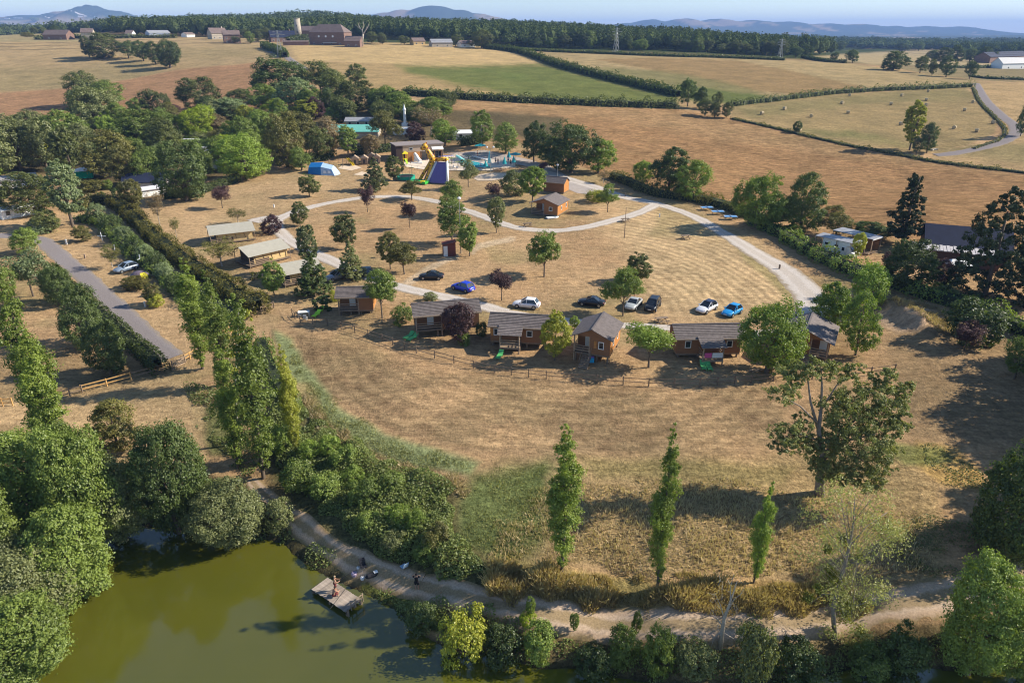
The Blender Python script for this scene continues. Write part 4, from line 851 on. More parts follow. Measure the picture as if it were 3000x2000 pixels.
# --- hedgerow and far trees
far_rows = [
 ('big', 'oak', 300, 172, 96, 100, 'oak with a white patch behind, at the left of the field grove'), ('round', 'dark', 372, 172, 118, 60, 'second tree of the field grove from the left'), ('round', 'dark', 415, 180, 118, 60, 'middle tree of the field grove'),
 ('round', 'dark', 450, 190, 120, 62, 'fourth tree of the field grove from the left'), ('big', 'dark', 492, 200, 112, 84, 'rightmost and nearest tree of the field grove'), ('round', 'oak', 255, 168, 105, 50, 'small left edge tree of the field grove'),
 ('round', 'mid', 732, 128, 92, 34, 'bright shrub tree by the farm lane'), ('round', 'grey', 690, 128, 106, 26, 'small pale tree left of the farm lane'), ('round', 'oak', 755, 125, 90, 26, 'brown green tree right of the farm lane shrub'), ('round', 'oak', 780, 122, 80, 40, 'dark tree beside the blue roofed farm house'),
 ('round', 'dark', 2018, 312, 228, 62, 'tall dark hedgerow tree left of the bale field'), ('round', 'dark', 2052, 318, 254, 50, 'dark hedgerow tree next to the tall one'), ('round', 'oak', 2102, 322, 268, 36, 'small hedgerow tree right of the tall ones'), ('round', 'oak', 2068, 340, 290, 50, 'low tree under the hedgerow trees'), ('round', 'oak', 2095, 345, 300, 44, 'low brown tree at the hedgerow corner'), ('round', 'oak', 2130, 345, 298, 40, 'last low tree of the hedgerow corner'),
 ('round', 'dark', 2445, 182, 153, 24, 'small lone tree near the far wood'), ('round', 'dark', 2500, 185, 145, 42, 'lone round tree left of the far grove'), ('big', 'dark', 2622, 207, 150, 84, 'big tree of the far right grove'), ('round', 'oak', 2700, 215, 162, 48, 'tree right of the big far grove tree'), ('round', 'oak', 2735, 222, 172, 30, 'slim tree between two far trees'), ('round', 'dark', 2778, 226, 165, 50, 'round far tree above the lane'), ('round', 'dark', 2846, 233, 176, 38, 'narrow ivy clad tree at the head of the lane'),
 ('tall', 'yellow', 2680, 440, 294, 62, 'yellow green tall tree in front of the bale field'), ('round', 'dark', 2725, 448, 358, 56, 'dark leaning tree against the yellow green one'), ('round', 'dark', 2690, 452, 400, 40, 'dark bush at the foot of the yellow green tree'),
 ('lolly', 'dark', 2337, 390, 352, 28, 'small lone tree on the edge between bale field and stubble'), ('round', 'dark', 3005, 400, 280, 40, 'tree cut by the right edge above the lane'), ('round', 'mid', 100, 66, 50, 24, 'far tree near the white greenhouses')]
many(far_rows, G_H)
many([('big', 'dark', a, b, c, d, 'dark tree of the grove in front of the far white house') for a, b, c, d in [(2760, 180, 138, 50), (2800, 180, 132, 54), (2840, 180, 140, 50), (2875, 182, 136, 46), (2905, 184, 150, 40), (2730, 176, 145, 36)]]
     + [('round', 'dark', a, b, c, d, 'dark tree of the far groves below the blue hills') for a, b, c, d in [(2420, 150, 118, 50), (2460, 148, 120, 40), (2530, 136, 112, 60), (2570, 134, 108, 50), (2640, 152, 126, 46), (2690, 150, 124, 40), (2950, 140, 112, 60), (2360, 168, 130, 44), (2330, 170, 134, 40)]], 'far groves on the right')
many([('round', 'oak', a, b, c, d, 'tree beside the hilltop farm buildings') for a, b, c, d in [(640, 112, 88, 30), (720, 112, 84, 34), (820, 108, 84, 26), (1090, 128, 92, 44), (1120, 130, 96, 40), (1185, 132, 104, 34), (1335, 136, 100, 44), (1410, 142, 86, 80)]], 'trees round the hilltop farm')
# --- hedges
def hedge(label, pix, width, h, lm='hedge', dens=26, leaf=.2, ragged=.35, name='hedge', cat='hedge', group='hedges'):
    L = smooth_line([at(a, b) for a, b in pix], 1.0); x0, y0 = L[0]; seg = np.linalg.norm(np.diff(L, axis=0), axis=1); tot = seg.sum()
    n_ = int(min(60000, dens * tot * (width + 2 * h) / 3 / max(leaf, .12) * .35)); r = np.random.default_rng(int(pix[0][0]) + int(tot))
    s = r.uniform(0, len(L) - 1.001, n_); i = s.astype(int); f = (s - i)[:, None]; P = L[i] * (1 - f) + L[i + 1] * f; d = L[i + 1] - L[i]; d /= np.linalg.norm(d, axis=1)[:, None] + 1e-9; nn = np.stack([-d[:, 1], d[:, 0]], -1)
    bump = 1 + ragged * (fbm(s * .35, s * 0, 3, 3) - .5) * 2; th = r.uniform(-.15, PI + .15, n_); q = .5
    ca = np.sign(np.cos(th)) * np.abs(np.cos(th)) ** q; sa = np.maximum(0, np.sin(th)) ** q
    inn = r.uniform(.80, 1.03, n_) * bump * (1 + .25 * (vnoise(s * 1.3, th * 1.5, 5) - .5) * (ragged + .2)); off = ca * width / 2 * inn; z = sa * h * inn
    low = r.random(n_) < .35; z = np.where(low, r.uniform(0, 1, n_) * h * .9, z)
    X = P[:, 0] + nn[:, 0] * off; Y = P[:, 1] + nn[:, 1] * off; Z = zt(X, Y) + z
    N3 = np.stack([nn[:, 0] * ca, nn[:, 1] * ca, sa + .2], -1) + r.normal(size=(n_, 3)) * .5
    V, Q = leafquads(np.stack([X, Y, Z], -1), N3, leaf * r.uniform(.7, 1.3, n_), r); base = np.array([x0, y0, float(zt(x0, y0))])
    o = thing(name, label, cat, base, 0, group); link('foliage', rawmesh('foliage', V - base, Q, LM[lm], False, r.random(n_)), o)
    # dense twiggy inside
    ii = np.arange(1, len(L) - 1, 2); D = np.gradient(L, axis=0)[ii]; D /= np.linalg.norm(D, axis=1)[:, None]; NN = np.stack([-D[:, 1], D[:, 0]], -1); V = []
    for k, a in enumerate(ii):
        for sx_, hh in ((-1, 0), (-1, .66), (1, .66), (1, 0)):
            p = L[a] + NN[k] * sx_ * width * .27; V.append((p[0], p[1], float(zt(p[0], p[1])) + hh * h - (.1 if hh == 0 else 0)))
    Q = [(4 * k + a, 4 * k + (a + 1) % 4, 4 * k + 4 + (a + 1) % 4, 4 * k + 4 + a) for k in range(len(ii) - 1) for a in range(4)]
    link('twigs', rawmesh('twigs', np.array(V) - base, Q, CORE), o); return o
hedge('dark yew clad bank in front of the long farm wing', [(845, 128), (870, 122), (900, 118)], 5, 5, 'hedge', 10, .6, .3)
hedge('long thick hedge running diagonally beside the asphalt road pitches', [(235, 622), (265, 600), (330, 600), (385, 640), (470, 720), (560, 790), (640, 840), (700, 885), (770, 925)], 3.6, 2.7, 'hedgeo', 40, .17, .6)
hedge('dark thicket along the foot of the long thick hedge', [(225, 648), (290, 655), (345, 700), (430, 775), (530, 850), (610, 900), (700, 948)], 3.6, 1.9, 'mid', 26, .17, .9)
hedge('trimmed hedge on the left side of the asphalt road', [(150, 800), (215, 870), (290, 930), (380, 1010), (430, 1050), (478, 1100)], 2.4, 2.2, 'hedge', 30, .17, .15)
hedge('dark hedge at the upper edge of the dry lawn', [(470, 585), (540, 575), (600, 563), (650, 548), (700, 530)], 2.0, 2.2, 'hedge', 30, .2, .2)
hedge('clipped hedge left of the playground', [(895, 478), (940, 470), (985, 462)], 2.0, 2.4, 'hedge', 30, .2, .1)
hedge('clipped hedge behind the wooden playhouses', [(1030, 455), (1090, 450), (1165, 440)], 2.0, 2.6, 'hedge', 30, .2, .1)
hedge('square clipped hedge right of the pool building', [(1340, 428), (1380, 424), (1416, 418)], 2.4, 3.0, 'hedge', 34, .2, .06)
hedge('rough hedge between the gravel road and the garden on the right', [(2190, 650), (2260, 680), (2330, 720), (2400, 760), (2480, 795), (2540, 815), (2600, 832), (2700, 868), (2820, 905), (2930, 950), (3070, 1010)], 3.6, 2.3, 'mid', 26, .2, .8)
hedge('bushes between the gravel road and the stubble field', [(1790, 520), (1850, 545), (1930, 575), (2040, 590), (2120, 610), (2200, 640)], 4.0, 2.4, 'olive', 24, .2, .7)
hedge('dark field hedge falling diagonally between the pale and the green field', [(1415, 142), (1500, 152), (1560, 168), (1620, 190), (1700, 213), (1800, 238), (1900, 262), (1990, 285)], 5.5, 4.0, 'hedge', 14, .5, .6)
hedge('hedge along the lower edge of the green field', [(1180, 278), (1260, 284), (1380, 292), (1500, 299), (1640, 306), (1800, 312), (1985, 318)], 4.5, 3.6, 'oak', 16, .4, .9)
hedge('hedge along the top of the bale field', [(2140, 312), (2220, 302), (2320, 290), (2420, 278), (2560, 268), (2700, 262), (2850, 255)], 3.6, 2.4, 'oak', 16, .35, 1.1)
hedge('low weedy strip between the bale field and the stubble field', [(2140, 348), (2230, 368), (2330, 392), (2430, 415), (2540, 438), (2640, 456), (2730, 474), (2850, 490), (3000, 508), (3200, 525)], 2.4, .9, 'olive', 16, .26, 1.3)
hedge('dark hedge beside the farm lane', [(772, 140), (800, 150), (820, 158), (835, 170)], 6, 4.5, 'hedge', 14, .5, .3)
hedge('low hedge at the foot of the far wood', [(1420, 142), (1560, 150), (1750, 158), (1950, 166), (2100, 170), (2300, 178)], 4, 2.2, 'hedge', 10, .5, .5)
hedge('bank hedge below the far right fields', [(2350, 170), (2400, 180), (2480, 186)], 4, 2.6, 'hedge', 10, .5, .3)
hedge('field edge hedge under the far village', [(100, 116), (200, 112), (300, 114), (420, 112), (520, 112)], 5, 3, 'oak', 8, .7, .6)
hedge('far hedge left of the white house', [(2700, 198), (2850, 200), (2960, 196)], 4, 2.2, 'hedge', 8, .5, .4)
hedge('far bushy line below the far right pasture', [(2840, 225), (2900, 232), (2990, 235), (3100, 238)], 3, 1.6, 'hedge', 8, .5, .8)
hedge('dark verge on the inner side of the country lane', [(2850, 258), (2870, 300), (2920, 352), (2945, 385), (2925, 412), (2850, 438)], 1.5, .8, 'olive', 10, .3, .6)
hedge('low shrubs along the pond end of the lower meadow', [(765, 1000), (790, 1080), (830, 1150), (870, 1210)], 2.4, 1.6, 'mid', 24, .16, .9)
# bamboo behind the pitches
for i, (a, b) in enumerate([(290, 640), (330, 670), (365, 705), (395, 735), (430, 760), (462, 785), (490, 815), (520, 850)]):
    tree('bush', 'silver' if i % 2 == 0 else 'dark', a, b + 10, b - 45, 62, (['topmost', 'second', 'third', 'lowest'][i // 2] + ' pale bamboo clump leaning out of the long hedge') if i % 2 == 0 else (['topmost', 'second', 'third', 'lowest'][i // 2] + ' dark bush between the bamboo clumps of the long hedge'), 'bamboo_clump' if i % 2 == 0 else 'shrub', 'bamboo' if i % 2 == 0 else 'shrub', 'bamboo clumps along the long hedge' if i % 2 == 0 else 'dark bushes along the long hedge')
# hay field corner trees etc. far woods: nearest trees single, the rest one mass
wr = np.random.default_rng(11)
WOOD = [[(320, 96), (420, 92), (620, 96), (800, 108), (1050, 118), (1400, 132), (1480, 142), (1700, 152), (2000, 164), (2360, 178), (2420, 140), (3300, 112), (3300, 60), (-300, 20), (-300, 84), (310, 84)]]
Lf = []; edge = []
Y_ = 610.
def wooded(x, y):
    px, py, _ = topixel(x, y, zt(x, y)); return px, py
rows = []
while Y_ < 2600:
    s_ = Y_ * .0125; xs = np.arange(-.86, .86, .0125) * Y_ + wr.uniform(-.3, .3, len(np.arange(-.86, .86, .0125))) * s_; ys = Y_ + wr.uniform(-.35, .35, len(xs)) * s_
    rows.append(np.stack([xs, ys, np.full(len(xs), s_)], -1)); Y_ *= 1.0165
T = np.concatenate(rows); px, py, _ = topixel(T[:, 0], T[:, 1], zt(T[:, 0], T[:, 1]))
# front line of the wood, in metres, along the direction px
front = np.interp(px, [-300, 0, 310, 330, 640, 860, 1100, 1400, 1500, 1900, 2300, 2400, 2460, 2700, 3000, 3300], [1020, 1020, 980, 720, 700, 700, 690, 660, 650, 640, 640, 720, 900, 900, 820, 800])
dn = fbm(T[:, 0] / 170, T[:, 1] / 260, 3, 77); right = px > 2330
keep = (T[:, 1] > front) & ~(right & (dn < .50) & (T[:, 1] > 880)) & ~((px < 320) & (dn < .38)) & ~((px > 2460) & (T[:, 1] < 1250) & (dn < .56))
T = T[keep]; px = px[keep]; order = np.argsort(T[:, 1]); T = T[order]
ico = bmesh.new(); bmesh.ops.create_icosphere(ico, subdivisions=2, radius=1); IV = np.array([v.co[:] for v in ico.verts]); IF = np.array([[v.index for v in f.verts] for f in ico.faces]); ico.free()
gz = zt(T[:, 0], T[:, 1]); wid = np.minimum(T[:, 2] * wr.uniform(.55, .85, len(T)), 15); hgt = wr.uniform(9, 15, len(T)) + 4 * vnoise(T[:, 0] / 60, T[:, 1] / 90, 5)
near_i = np.arange(len(T))[:24]
for i in near_i:
    plant(['round', 'big'][i % 2], ['oak', 'dark', 'oak', 'mid'][(i * 7) % 4], T[i, 0], T[i, 1] - 3, gz[i], hgt[i] * wr.uniform(.65, .95), wid[i] * 2.3, 'broadleaf tree in the front row of the far wood', 'tree', 'tree', 'front row of the far wood')
ico = bmesh.new(); bmesh.ops.create_icosphere(ico, subdivisions=1, radius=1); IV = np.array([v.co[:] for v in ico.verts]); IF = np.array([[v.index for v in f.verts] for f in ico.faces]); ico.free(); k = len(IV)
rest = np.arange(len(T))[12:]; Vs = []; Fs = []; tints = []; nb = 0
for i in rest:
    nz = wr.uniform(.75, .95, k); v = IV * nz[:, None] * [wid[i] * .85, wid[i] * .85, hgt[i] * .46] + [T[i, 0], T[i, 1], gz[i] + hgt[i] * .5]; tt = wr.random()
    Vs.append(v); Fs.append(IF + nb); nb += k; tints.append(np.full(len(IF), tt * .7))
    nl = 80 if T[i, 1] < 900 else (50 if T[i, 1] < 1300 else 22); d = wr.normal(size=(nl, 3)); d[:, 2] = np.abs(d[:, 2]) * 1.1 - .25; d /= np.linalg.norm(d, axis=1)[:, None]; 
    P = d * [wid[i], wid[i], hgt[i] * .52] * wr.uniform(.8, 1.08, (nl, 1)) + [T[i, 0], T[i, 1], gz[i] + hgt[i] * .5]
    lv, _ = leafquads(P, d + wr.normal(size=(nl, 3)) * .5, T[i, 2] * .095 * wr.uniform(.7, 1.4, nl), wr, .8); q = np.arange(4 * nl).reshape(nl, 4)
    Vs.append(lv); Fs.append(np.concatenate([q[:, [0, 1, 2]], q[:, [0, 2, 3]]]) + nb); nb += 4 * nl; u_ = np.clip(tt * .7 + wr.random(nl) * .3, 0, 1); tints.append(np.concatenate([u_, u_]))
Fs = np.concatenate(Fs); tints = np.concatenate(tints)
o = link('far_wood', rawmesh('far_wood', np.concatenate(Vs), Fs, LM['wood'], False, tints))
stuff(tag(o, 'dark mass of broadleaf wood beyond the fields', 'wood'))
print('trees', tcount, 'wood', len(rest))
# ------------------------------------------------------------------ building helpers
def frame(pL, pR, L=None):
    a = at(*pL); b = at(*pR); rz = math.atan2(b[1] - a[1], b[0] - a[0]); l = math.hypot(b[0] - a[0], b[1] - a[1])
    if L:
        m = ((a[0] + b[0]) / 2, (a[1] + b[1]) / 2); a = (m[0] - math.cos(rz) * L / 2, m[1] - math.sin(rz) * L / 2, a[2]); l = L
    return (a[0], a[1], min(a[2], b[2], float(zt(a[0], a[1])))), rz, l
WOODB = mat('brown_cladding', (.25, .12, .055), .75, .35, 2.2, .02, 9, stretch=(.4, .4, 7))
WOODO = mat('orange_and_sunlit_cladding', (.46, .20, .055), .7, .3, 2.2, .02, 9, stretch=(.4, .4, 7))  # orange boards; on cabin right walls the colour carries the sunlight
WOODD = mat('weathered_wood', (.20, .145, .10), .85, .35, 4, .01, 20, objvar=.25)
WOODL = mat('pale_wood', (.33, .24, .165), .85, .3, 5, .01, 20, objvar=.25)
NEWW = mat('new_yellow_wood', (.62, .36, .13), .75, .2, 5)
TILE = mat('grey_roof_tiles', (.155, .13, .12), .8, .35, 2.5, .02, 8, objvar=.15)
SHIN = mat('dark_shingles', (.115, .105, .105), .85, .3, 3, .02, 12)
WHITE = mat('white_paint', (.78, .77, .74), .5, .08, 2)
WFRAME = mat('white_window_frame', (.75, .74, .72), .5, .05)
GLASS = mat('dark_window_glass', (.02, .025, .03), .08, .1, 1, spec=.8)
CANV = mat('grey_canvas_roof', (.36, .335, .27), .85, .1, 1.2, .02, 3)
CREAM = mat('cream_canvas', (.60, .43, .20), .85, .15, 1.5, .03, 3)
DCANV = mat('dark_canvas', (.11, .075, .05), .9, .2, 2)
STONE = mat('brown_stone', (.21, .13, .10), .9, .3, .8, .05, 2)
STONEP = mat('pale_stone', (.42, .36, .28), .9, .25, .6, .05, 2)
SLATE = mat('blue_slate', (.016, .022, .05), .8, .2, .8)
RTILE = mat('brown_roof_tiles', (.17, .125, .11), .85, .3, .7, .05, 2)
GRYROOF = mat('grey_metal_roof', (.30, .30, .31), .5, .15, 1)
TEAL = mat('teal_cloth', (.02, .34, .36), .7, .1, 2); TEALP = mat('pale_teal_cloth', (.25, .62, .60), .7, .1, 2)
METAL = mat('galvanised_metal', (.35, .36, .35), .4, .15, 4, metal=.6); DMET = mat('dark_metal', (.04, .04, .04), .5, .2)
RUB = mat('black_rubber', (.02, .02, .02), .8, .1)
def roof_slope(parent, p00, p10, p11, p01, mt, rows=9, th=.09, name='roof_slope'):
    """tiled slope: every course a sloping slab whose lower edge stands proud (p00,p10 eaves; p01,p11 ridge)"""
    p00, p10, p11, p01 = [Vector(p) for p in (p00, p10, p11, p01)]; n_ = (p10 - p00).cross(p01 - p00).normalized()
    if n_.z < 0: n_ = -n_
    mb = MB()
    for r in range(rows):
        a, b = r / rows, (r + 1.12) / rows; b = min(b, 1); A, B = p00.lerp(p01, a), p10.lerp(p11, a); Cc, D = p10.lerp(p11, b), p00.lerp(p01, b)
        q = [A + n_ * th, B + n_ * th, Cc + n_ * th * .35, D + n_ * th * .35, A, B, Cc - n_ * .01, D - n_ * .01]
        mb.add(q, [(0, 1, 2, 3), (7, 6, 5, 4), (0, 4, 5, 1), (1, 5, 6, 2), (2, 6, 7, 3), (3, 7, 4, 0)])
    return mb.build(name, mt, parent)
def window(parent, x, y, z, w, h, face='y', d=-1, frame_m=None, name='window'):
    """frame with a pane; face y: in a wall of constant y, looking towards d*y"""
    f = MB(); t = .09; o = .05
    def bx(a0, a1, z0, z1, o0, o1, mb):
        lo, hi = sorted((d * o0, d * o1))
        if face == 'y': mb.box(x + a0, x + a1, y + lo, y + hi, z + z0, z + z1)
        else: mb.box(x + lo, x + hi, y + a0, y + a1, z + z0, z + z1)
    bx(-w / 2, -w / 2 + t, 0, h, 0, o, f); bx(w / 2 - t, w / 2, 0, h, 0, o, f); bx(-w / 2 + t, w / 2 - t, 0, t, 0, o, f); bx(-w / 2 + t, w / 2 - t, h - t, h, 0, o, f)
    wo_ = f.build(name, frame_m or WFRAME, parent); p = MB(); bx(-w / 2 + t, w / 2 - t, t, h - t, .003, .02, p); p.build('pane', GLASS, wo_); return wo_
def one(parent, name, mt, fn, smooth=False):
    mb = MB(); fn(mb); return mb.build(name, mt, parent, smooth)
def cabin(label, pL, pR, depth, mode='side', st=.9, wh=2.25, rh=.95, porch=None, wins=(), ewins=(), L=None, sidemat=None, over=.35, fmat=None, stairs=None, group='wooden holiday cabins', shut=()):
    loc, rz, l = frame(pL, pR, L); t = thing('holiday_cabin', label, 'cabin', loc, rz, group); W_, D = l, depth; z0, z1 = st, st + wh; fmat = fmat or WOODB; sidemat = sidemat or WOODO  # right wall and gable get a lighter cladding, sunlight put into the colour
    wx0, wx1 = 0, W_; fy = 0
    # porch = (x0,x1,depth, 'in' | 'out')
    cut = porch and porch[3] == 'in'
    one(t, 'floor', WOODD, lambda m: m.box(0.02, W_ - .02, .02, D - .02, z0 - .22, z0 - .003))
    w = .08
    if cut:
        a, b, pd = porch[0] * W_, porch[1] * W_, porch[2]
        if a > .1: one(t, 'front_wall', fmat, lambda m: m.box(0, a, 0, w, z0, z1)); one(t, 'inner_wall', fmat, lambda m: m.box(a - w, a, w, pd, z0, z1))
        if b < W_ - .1: one(t, 'front_wall', fmat, lambda m: m.box(b, W_, 0, w, z0, z1)); one(t, 'inner_wall', fmat, lambda m: m.box(b, b + w, w, pd, z0, z1))
        one(t, 'porch_wall', fmat, lambda m: m.box(a, b, pd, pd + w, z0, z1))
        one(t, 'door', WFRAME, lambda m: m.box((a + b) / 2 - .1, (a + b) / 2 + .8, pd - .05, pd - .003, z0, z0 + 2))
        xl0 = pd if a <= .1 else 0; xr0 = pd if b >= W_ - .1 else 0
    else:
        one(t, 'front_wall', fmat, lambda m: m.box(0, W_, 0, w, z0, z1)); xl0 = xr0 = 0
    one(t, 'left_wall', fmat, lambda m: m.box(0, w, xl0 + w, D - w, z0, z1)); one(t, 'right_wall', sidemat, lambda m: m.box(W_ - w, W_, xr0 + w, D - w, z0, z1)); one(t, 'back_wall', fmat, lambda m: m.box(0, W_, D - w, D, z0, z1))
    o = over
    if mode == 'side':
        pk = z1 + rh; one(t, 'gable', fmat, lambda m: m.prism([(0, 0), (1, 0), (.5, 1)], 0, 1)).matrix_local = Matrix(((0, w, 0, 0), (D, 0, 0, 0), (0, 0, rh, z1), (0, 0, 0, 1)))
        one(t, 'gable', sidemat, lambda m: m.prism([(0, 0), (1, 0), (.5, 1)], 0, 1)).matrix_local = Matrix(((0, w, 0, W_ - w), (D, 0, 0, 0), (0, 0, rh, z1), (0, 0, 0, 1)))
        dz = -o * rh / (D / 2)
        roof_slope(t, (-o, -o, z1 + dz), (W_ + o, -o, z1 + dz), (W_ + o, D / 2, pk), (-o, D / 2, pk), TILE, 9)
        roof_slope(t, (-o, D + o, z1 + dz), (W_ + o, D + o, z1 + dz), (W_ + o, D / 2, pk), (-o, D / 2, pk), TILE, 9)
        one(t, 'ridge_cap', TILE, lambda m: m.box(-o, W_ + o, D / 2 - .12, D / 2 + .12, pk + .04, pk + .12))
        one(t, 'gutter', WOODL, lambda m: m.box(-o, W_ + o, -o - .12, -o - .01, z1 + dz - .1, z1 + dz + .06))
    else:
        pk = z1 + rh; one(t, 'gable', fmat, lambda m: m.prism([(0, z1), (W_, z1), (W_ / 2, pk)], 0.001, w)); one(t, 'gable', fmat, lambda m: m.prism([(0, z1), (W_, z1), (W_ / 2, pk)], D - w, D))
        dz = -o * rh / (W_ / 2)
        roof_slope(t, (-o, D + o, z1 + dz), (-o, -o, z1 + dz), (W_ / 2, -o, pk), (W_ / 2, D + o, pk), TILE, 9)
        roof_slope(t, (W_ + o, -o, z1 + dz), (W_ + o, D + o, z1 + dz), (W_ / 2, D + o, pk), (W_ / 2, -o, pk), TILE, 9)
        one(t, 'ridge_cap', TILE, lambda m: m.box(W_ / 2 - .12, W_ / 2 + .12, -o, D + o, pk + .04, pk + .12))
    def stilt(x, y): one(t, 'stilt', WOODD, lambda m: m.box(x - .09, x + .09, y - .09, y + .09, -.4, z0 - .225))
    for x in np.linspace(.3, W_ - .3, 4):
        stilt(x, .25); stilt(x, D - .3)
    def rail(x0, x1, y0, y1, zb, n_=3):
        for k in range(3): one(t, 'railing', WOODL, lambda m: m.bar((x0, y0, zb + .3 + .32 * k), (x1, y1, zb + .3 + .32 * k), .05, .11))
    def post(x, y, zb, zt_): one(t, 'porch_post', WOODL, lambda m: m.box(x - .07, x + .07, y - .07, y + .07, zb, zt_))
    if porch:
        a, b, pd = porch[0] * W_, porch[1] * W_, porch[2]
        if porch[3] == 'in':
            post(a + .1, .1, -.4, z1 + .05); post(b - .1, .1, -.4, z1 + .05); rail(a, b, .05, .05, z0)
            if a <= .1: rail(.05, .05, .1, pd, z0)
        else:
            one(t, 'deck', WOODL, lambda m: m.box(a, b, -pd, -.003, z0 - .24, z0 - .02)); zr = z1 - .2
            roof_slope(t, (a - .25, -pd - .25, zr - .35), (b + .25, -pd - .25, zr - .35), (b + .25, -.1, z1 + .12), (a - .25, -.1, z1 + .12), TILE, 7, name='porch_roof')
            for x in (a + .1, b - .1):
                post(x, -pd + .1, -.4, zr - .3); post(x, -pd * .5, -.4, z0 - .24)
                rail(x, x, -pd + .1, -.1, z0)
            rail(a + .1, b - .1, -pd + .08, -pd + .08, z0)
    if stairs:
        sx_, sy_, dx_, dy_, wd = stairs; n_ = 8; so = one(t, 'stairs', WOODD, lambda m: (m.bar((sx_ - dy_ * wd / 2, sy_ + dx_ * wd / 2, z0 - .1), (sx_ - dy_ * wd / 2 + dx_ * n_ * .27, sy_ + dx_ * wd / 2 + dy_ * n_ * .27, 0), .06, .22), m.bar((sx_ + dy_ * wd / 2, sy_ - dx_ * wd / 2, z0 - .1), (sx_ + dy_ * wd / 2 + dx_ * n_ * .27, sy_ - dx_ * wd / 2 + dy_ * n_ * .27, 0), .06, .22)))
        for k in range(n_):
            f = (k + .5) / n_; cx_, cy_ = sx_ + dx_ * f * n_ * .27, sy_ + dy_ * f * n_ * .27; zz = (z0 - .1) * (1 - f)
            one(so, 'step', WOODL, lambda m: m.bar((cx_ - dy_ * wd / 2, cy_ + dx_ * wd / 2, zz + .05), (cx_ + dy_ * wd / 2, cy_ - dx_ * wd / 2, zz + .05), .26, .04))
        for sg in (-1, 1):
            one(so, 'handrail', WOODL, lambda m: m.bar((sx_ + sg * dy_ * wd / 2, sy_ - sg * dx_ * wd / 2, z0 + .85), (sx_ + sg * dy_ * wd / 2 + dx_ * n_ * .27, sy_ - sg * dx_ * wd / 2 + dy_ * n_ * .27, .95), .05, .09))
    for (x, z, ww, hh) in wins: window(t, x * W_, 0, z0 + z, ww, hh)
    for (y, z, ww, hh) in ewins: window(t, W_, y * D, z0 + z, ww, hh, 'x', 1)
    for (x, z, ww, hh) in shut: one(t, 'shutter', WOODO, lambda m: m.box(x * W_ - ww / 2, x * W_ + ww / 2, -.06, -.003, z0 + z, z0 + z + hh))
    return t, W_, D, z0
# --- the row of cabins
cabin('half hidden cabin behind the large bright green spreading tree', (1000, 925), (1088, 918), 3.6, 'side', .9, 2.2, .8, (0, .6, 1.7, 'in'), L=5.2)
cb = cabin('cabin with an orange shutter swung open beside the large plum tree', (1220, 990), (1404, 975), 4.0, 'side', 1.1, 2.3, .9, (0, .42, 1.9, 'in'), wins=((.62, .8, .9, 1.0),), shut=((.53, .75, .45, 1.1),))
one(cb[0], 'orange_panel', WOODO, lambda m: m.box(cb[1] * .43, cb[1] * .58, -.05, -.003, cb[3] + .02, cb[3] + .72))
cabin('long cabin with a roofed terrace above the single green lounger', (1437, 1012), (1600, 1024), 4.0, 'side', .9, 2.3, .9, (.2, .56, 2.0, 'out'), wins=((.10, .8, .6, 1.0), (.7, .8, .8, .9)), shut=((.03, .8, .3, 1.0),))
cabin('cabin with its gable and wooden stairs facing the lower meadow', (1678, 1054), (1784, 1070), 6.0, 'end', 1.25, 2.3, 1.1, (0, .46, 2.2, 'in'), wins=((.76, .8, .7, 1.0),), ewins=((.3, .8, .7, 1.0), (.7, .8, .7, 1.0)), stairs=(1.9, 0, 0, -1, 1.1), shut=((.6, .85, .35, 1.0),))
cabin('long cabin with pink and white towels hung on its terrace rail', (1980, 1048), (2165, 1048), 4.0, 'side', .75, 2.3, .95, (.33, .66, 2.2, 'out'), wins=((.17, .8, .8, 1.0), (.82, .8, .8, 1.0)))
cabin('last cabin of the row with a side porch right of the biggest bright tree', (2278, 1040), (2420, 1064), 6.0, 'end', .9, 2.2, 1.2, (.62, 1, 2.2, 'in'), stairs=(3.2, 0, .3, -.95, 1.0), over=.6)
cabin('upper cabin behind, with its sunlit orange gable wall to the right', (1594, 562), (1651, 569), 3.6, 'side', .4, 2.3, 1.0, L=5.2, over=.25)
cabin('upper cabin with an open side porch and two white windows in its bright wall', (1556, 628), (1633, 638), 6.6, 'end', .5, 2.3, 1.1, (0, .5, 3., 'in'), wins=((.74, .8, .8, .9),), ewins=((.35, .8, .6, .9), (.8, .8, .6, .9)), fmat=mat('sunlit_cladding', (.30, .13, .05), .7, .3, 2.2, stretch=(.4, .4, 7)))  # brighter copy of the brown boards, sunshine painted into the wall colour
# --- towels, loungers, garden table
def box_thing(name, label, cat, px, py, parts, rz=0, group=None, dz=0, loc=None):
    p = loc or at(px, py); t = thing(name, label, cat, (p[0], p[1], p[2] + dz), rz, group)
    for pn, mt, fn in parts: one(t, pn, mt, fn)
    return t
loc, rz, l = frame((1980, 1048), (2165, 1048))
for k, (f0, f1, c, nm) in enumerate([(.36, .47, (.62, .10, .28), 'pink'), (.48, .64, (.75, .75, .74), 'white')]):
    x0, x1 = l * f0, l * f1; p = (loc[0] + math.cos(rz) * x0 + math.sin(rz) * 2.2, loc[1] + math.sin(rz) * x0 - math.cos(rz) * 2.2, loc[2] + .75)
    o = one(None, 'towel', mat(nm + '_towel', c, .9, .15, 6), lambda m: m.box(0, x1 - x0, 0, .03, .35, 1.02)); o.location = p; o.rotation_euler = (0, 0, rz); tag(o, f'{nm} towel hung over the terrace rail', 'towel', 'towels on the terrace rail')
GREENP = mat('green_plastic', (.10, .42, .13), .5, .08); GREENY = mat('lime_plastic', (.42, .75, .05), .5, .08)
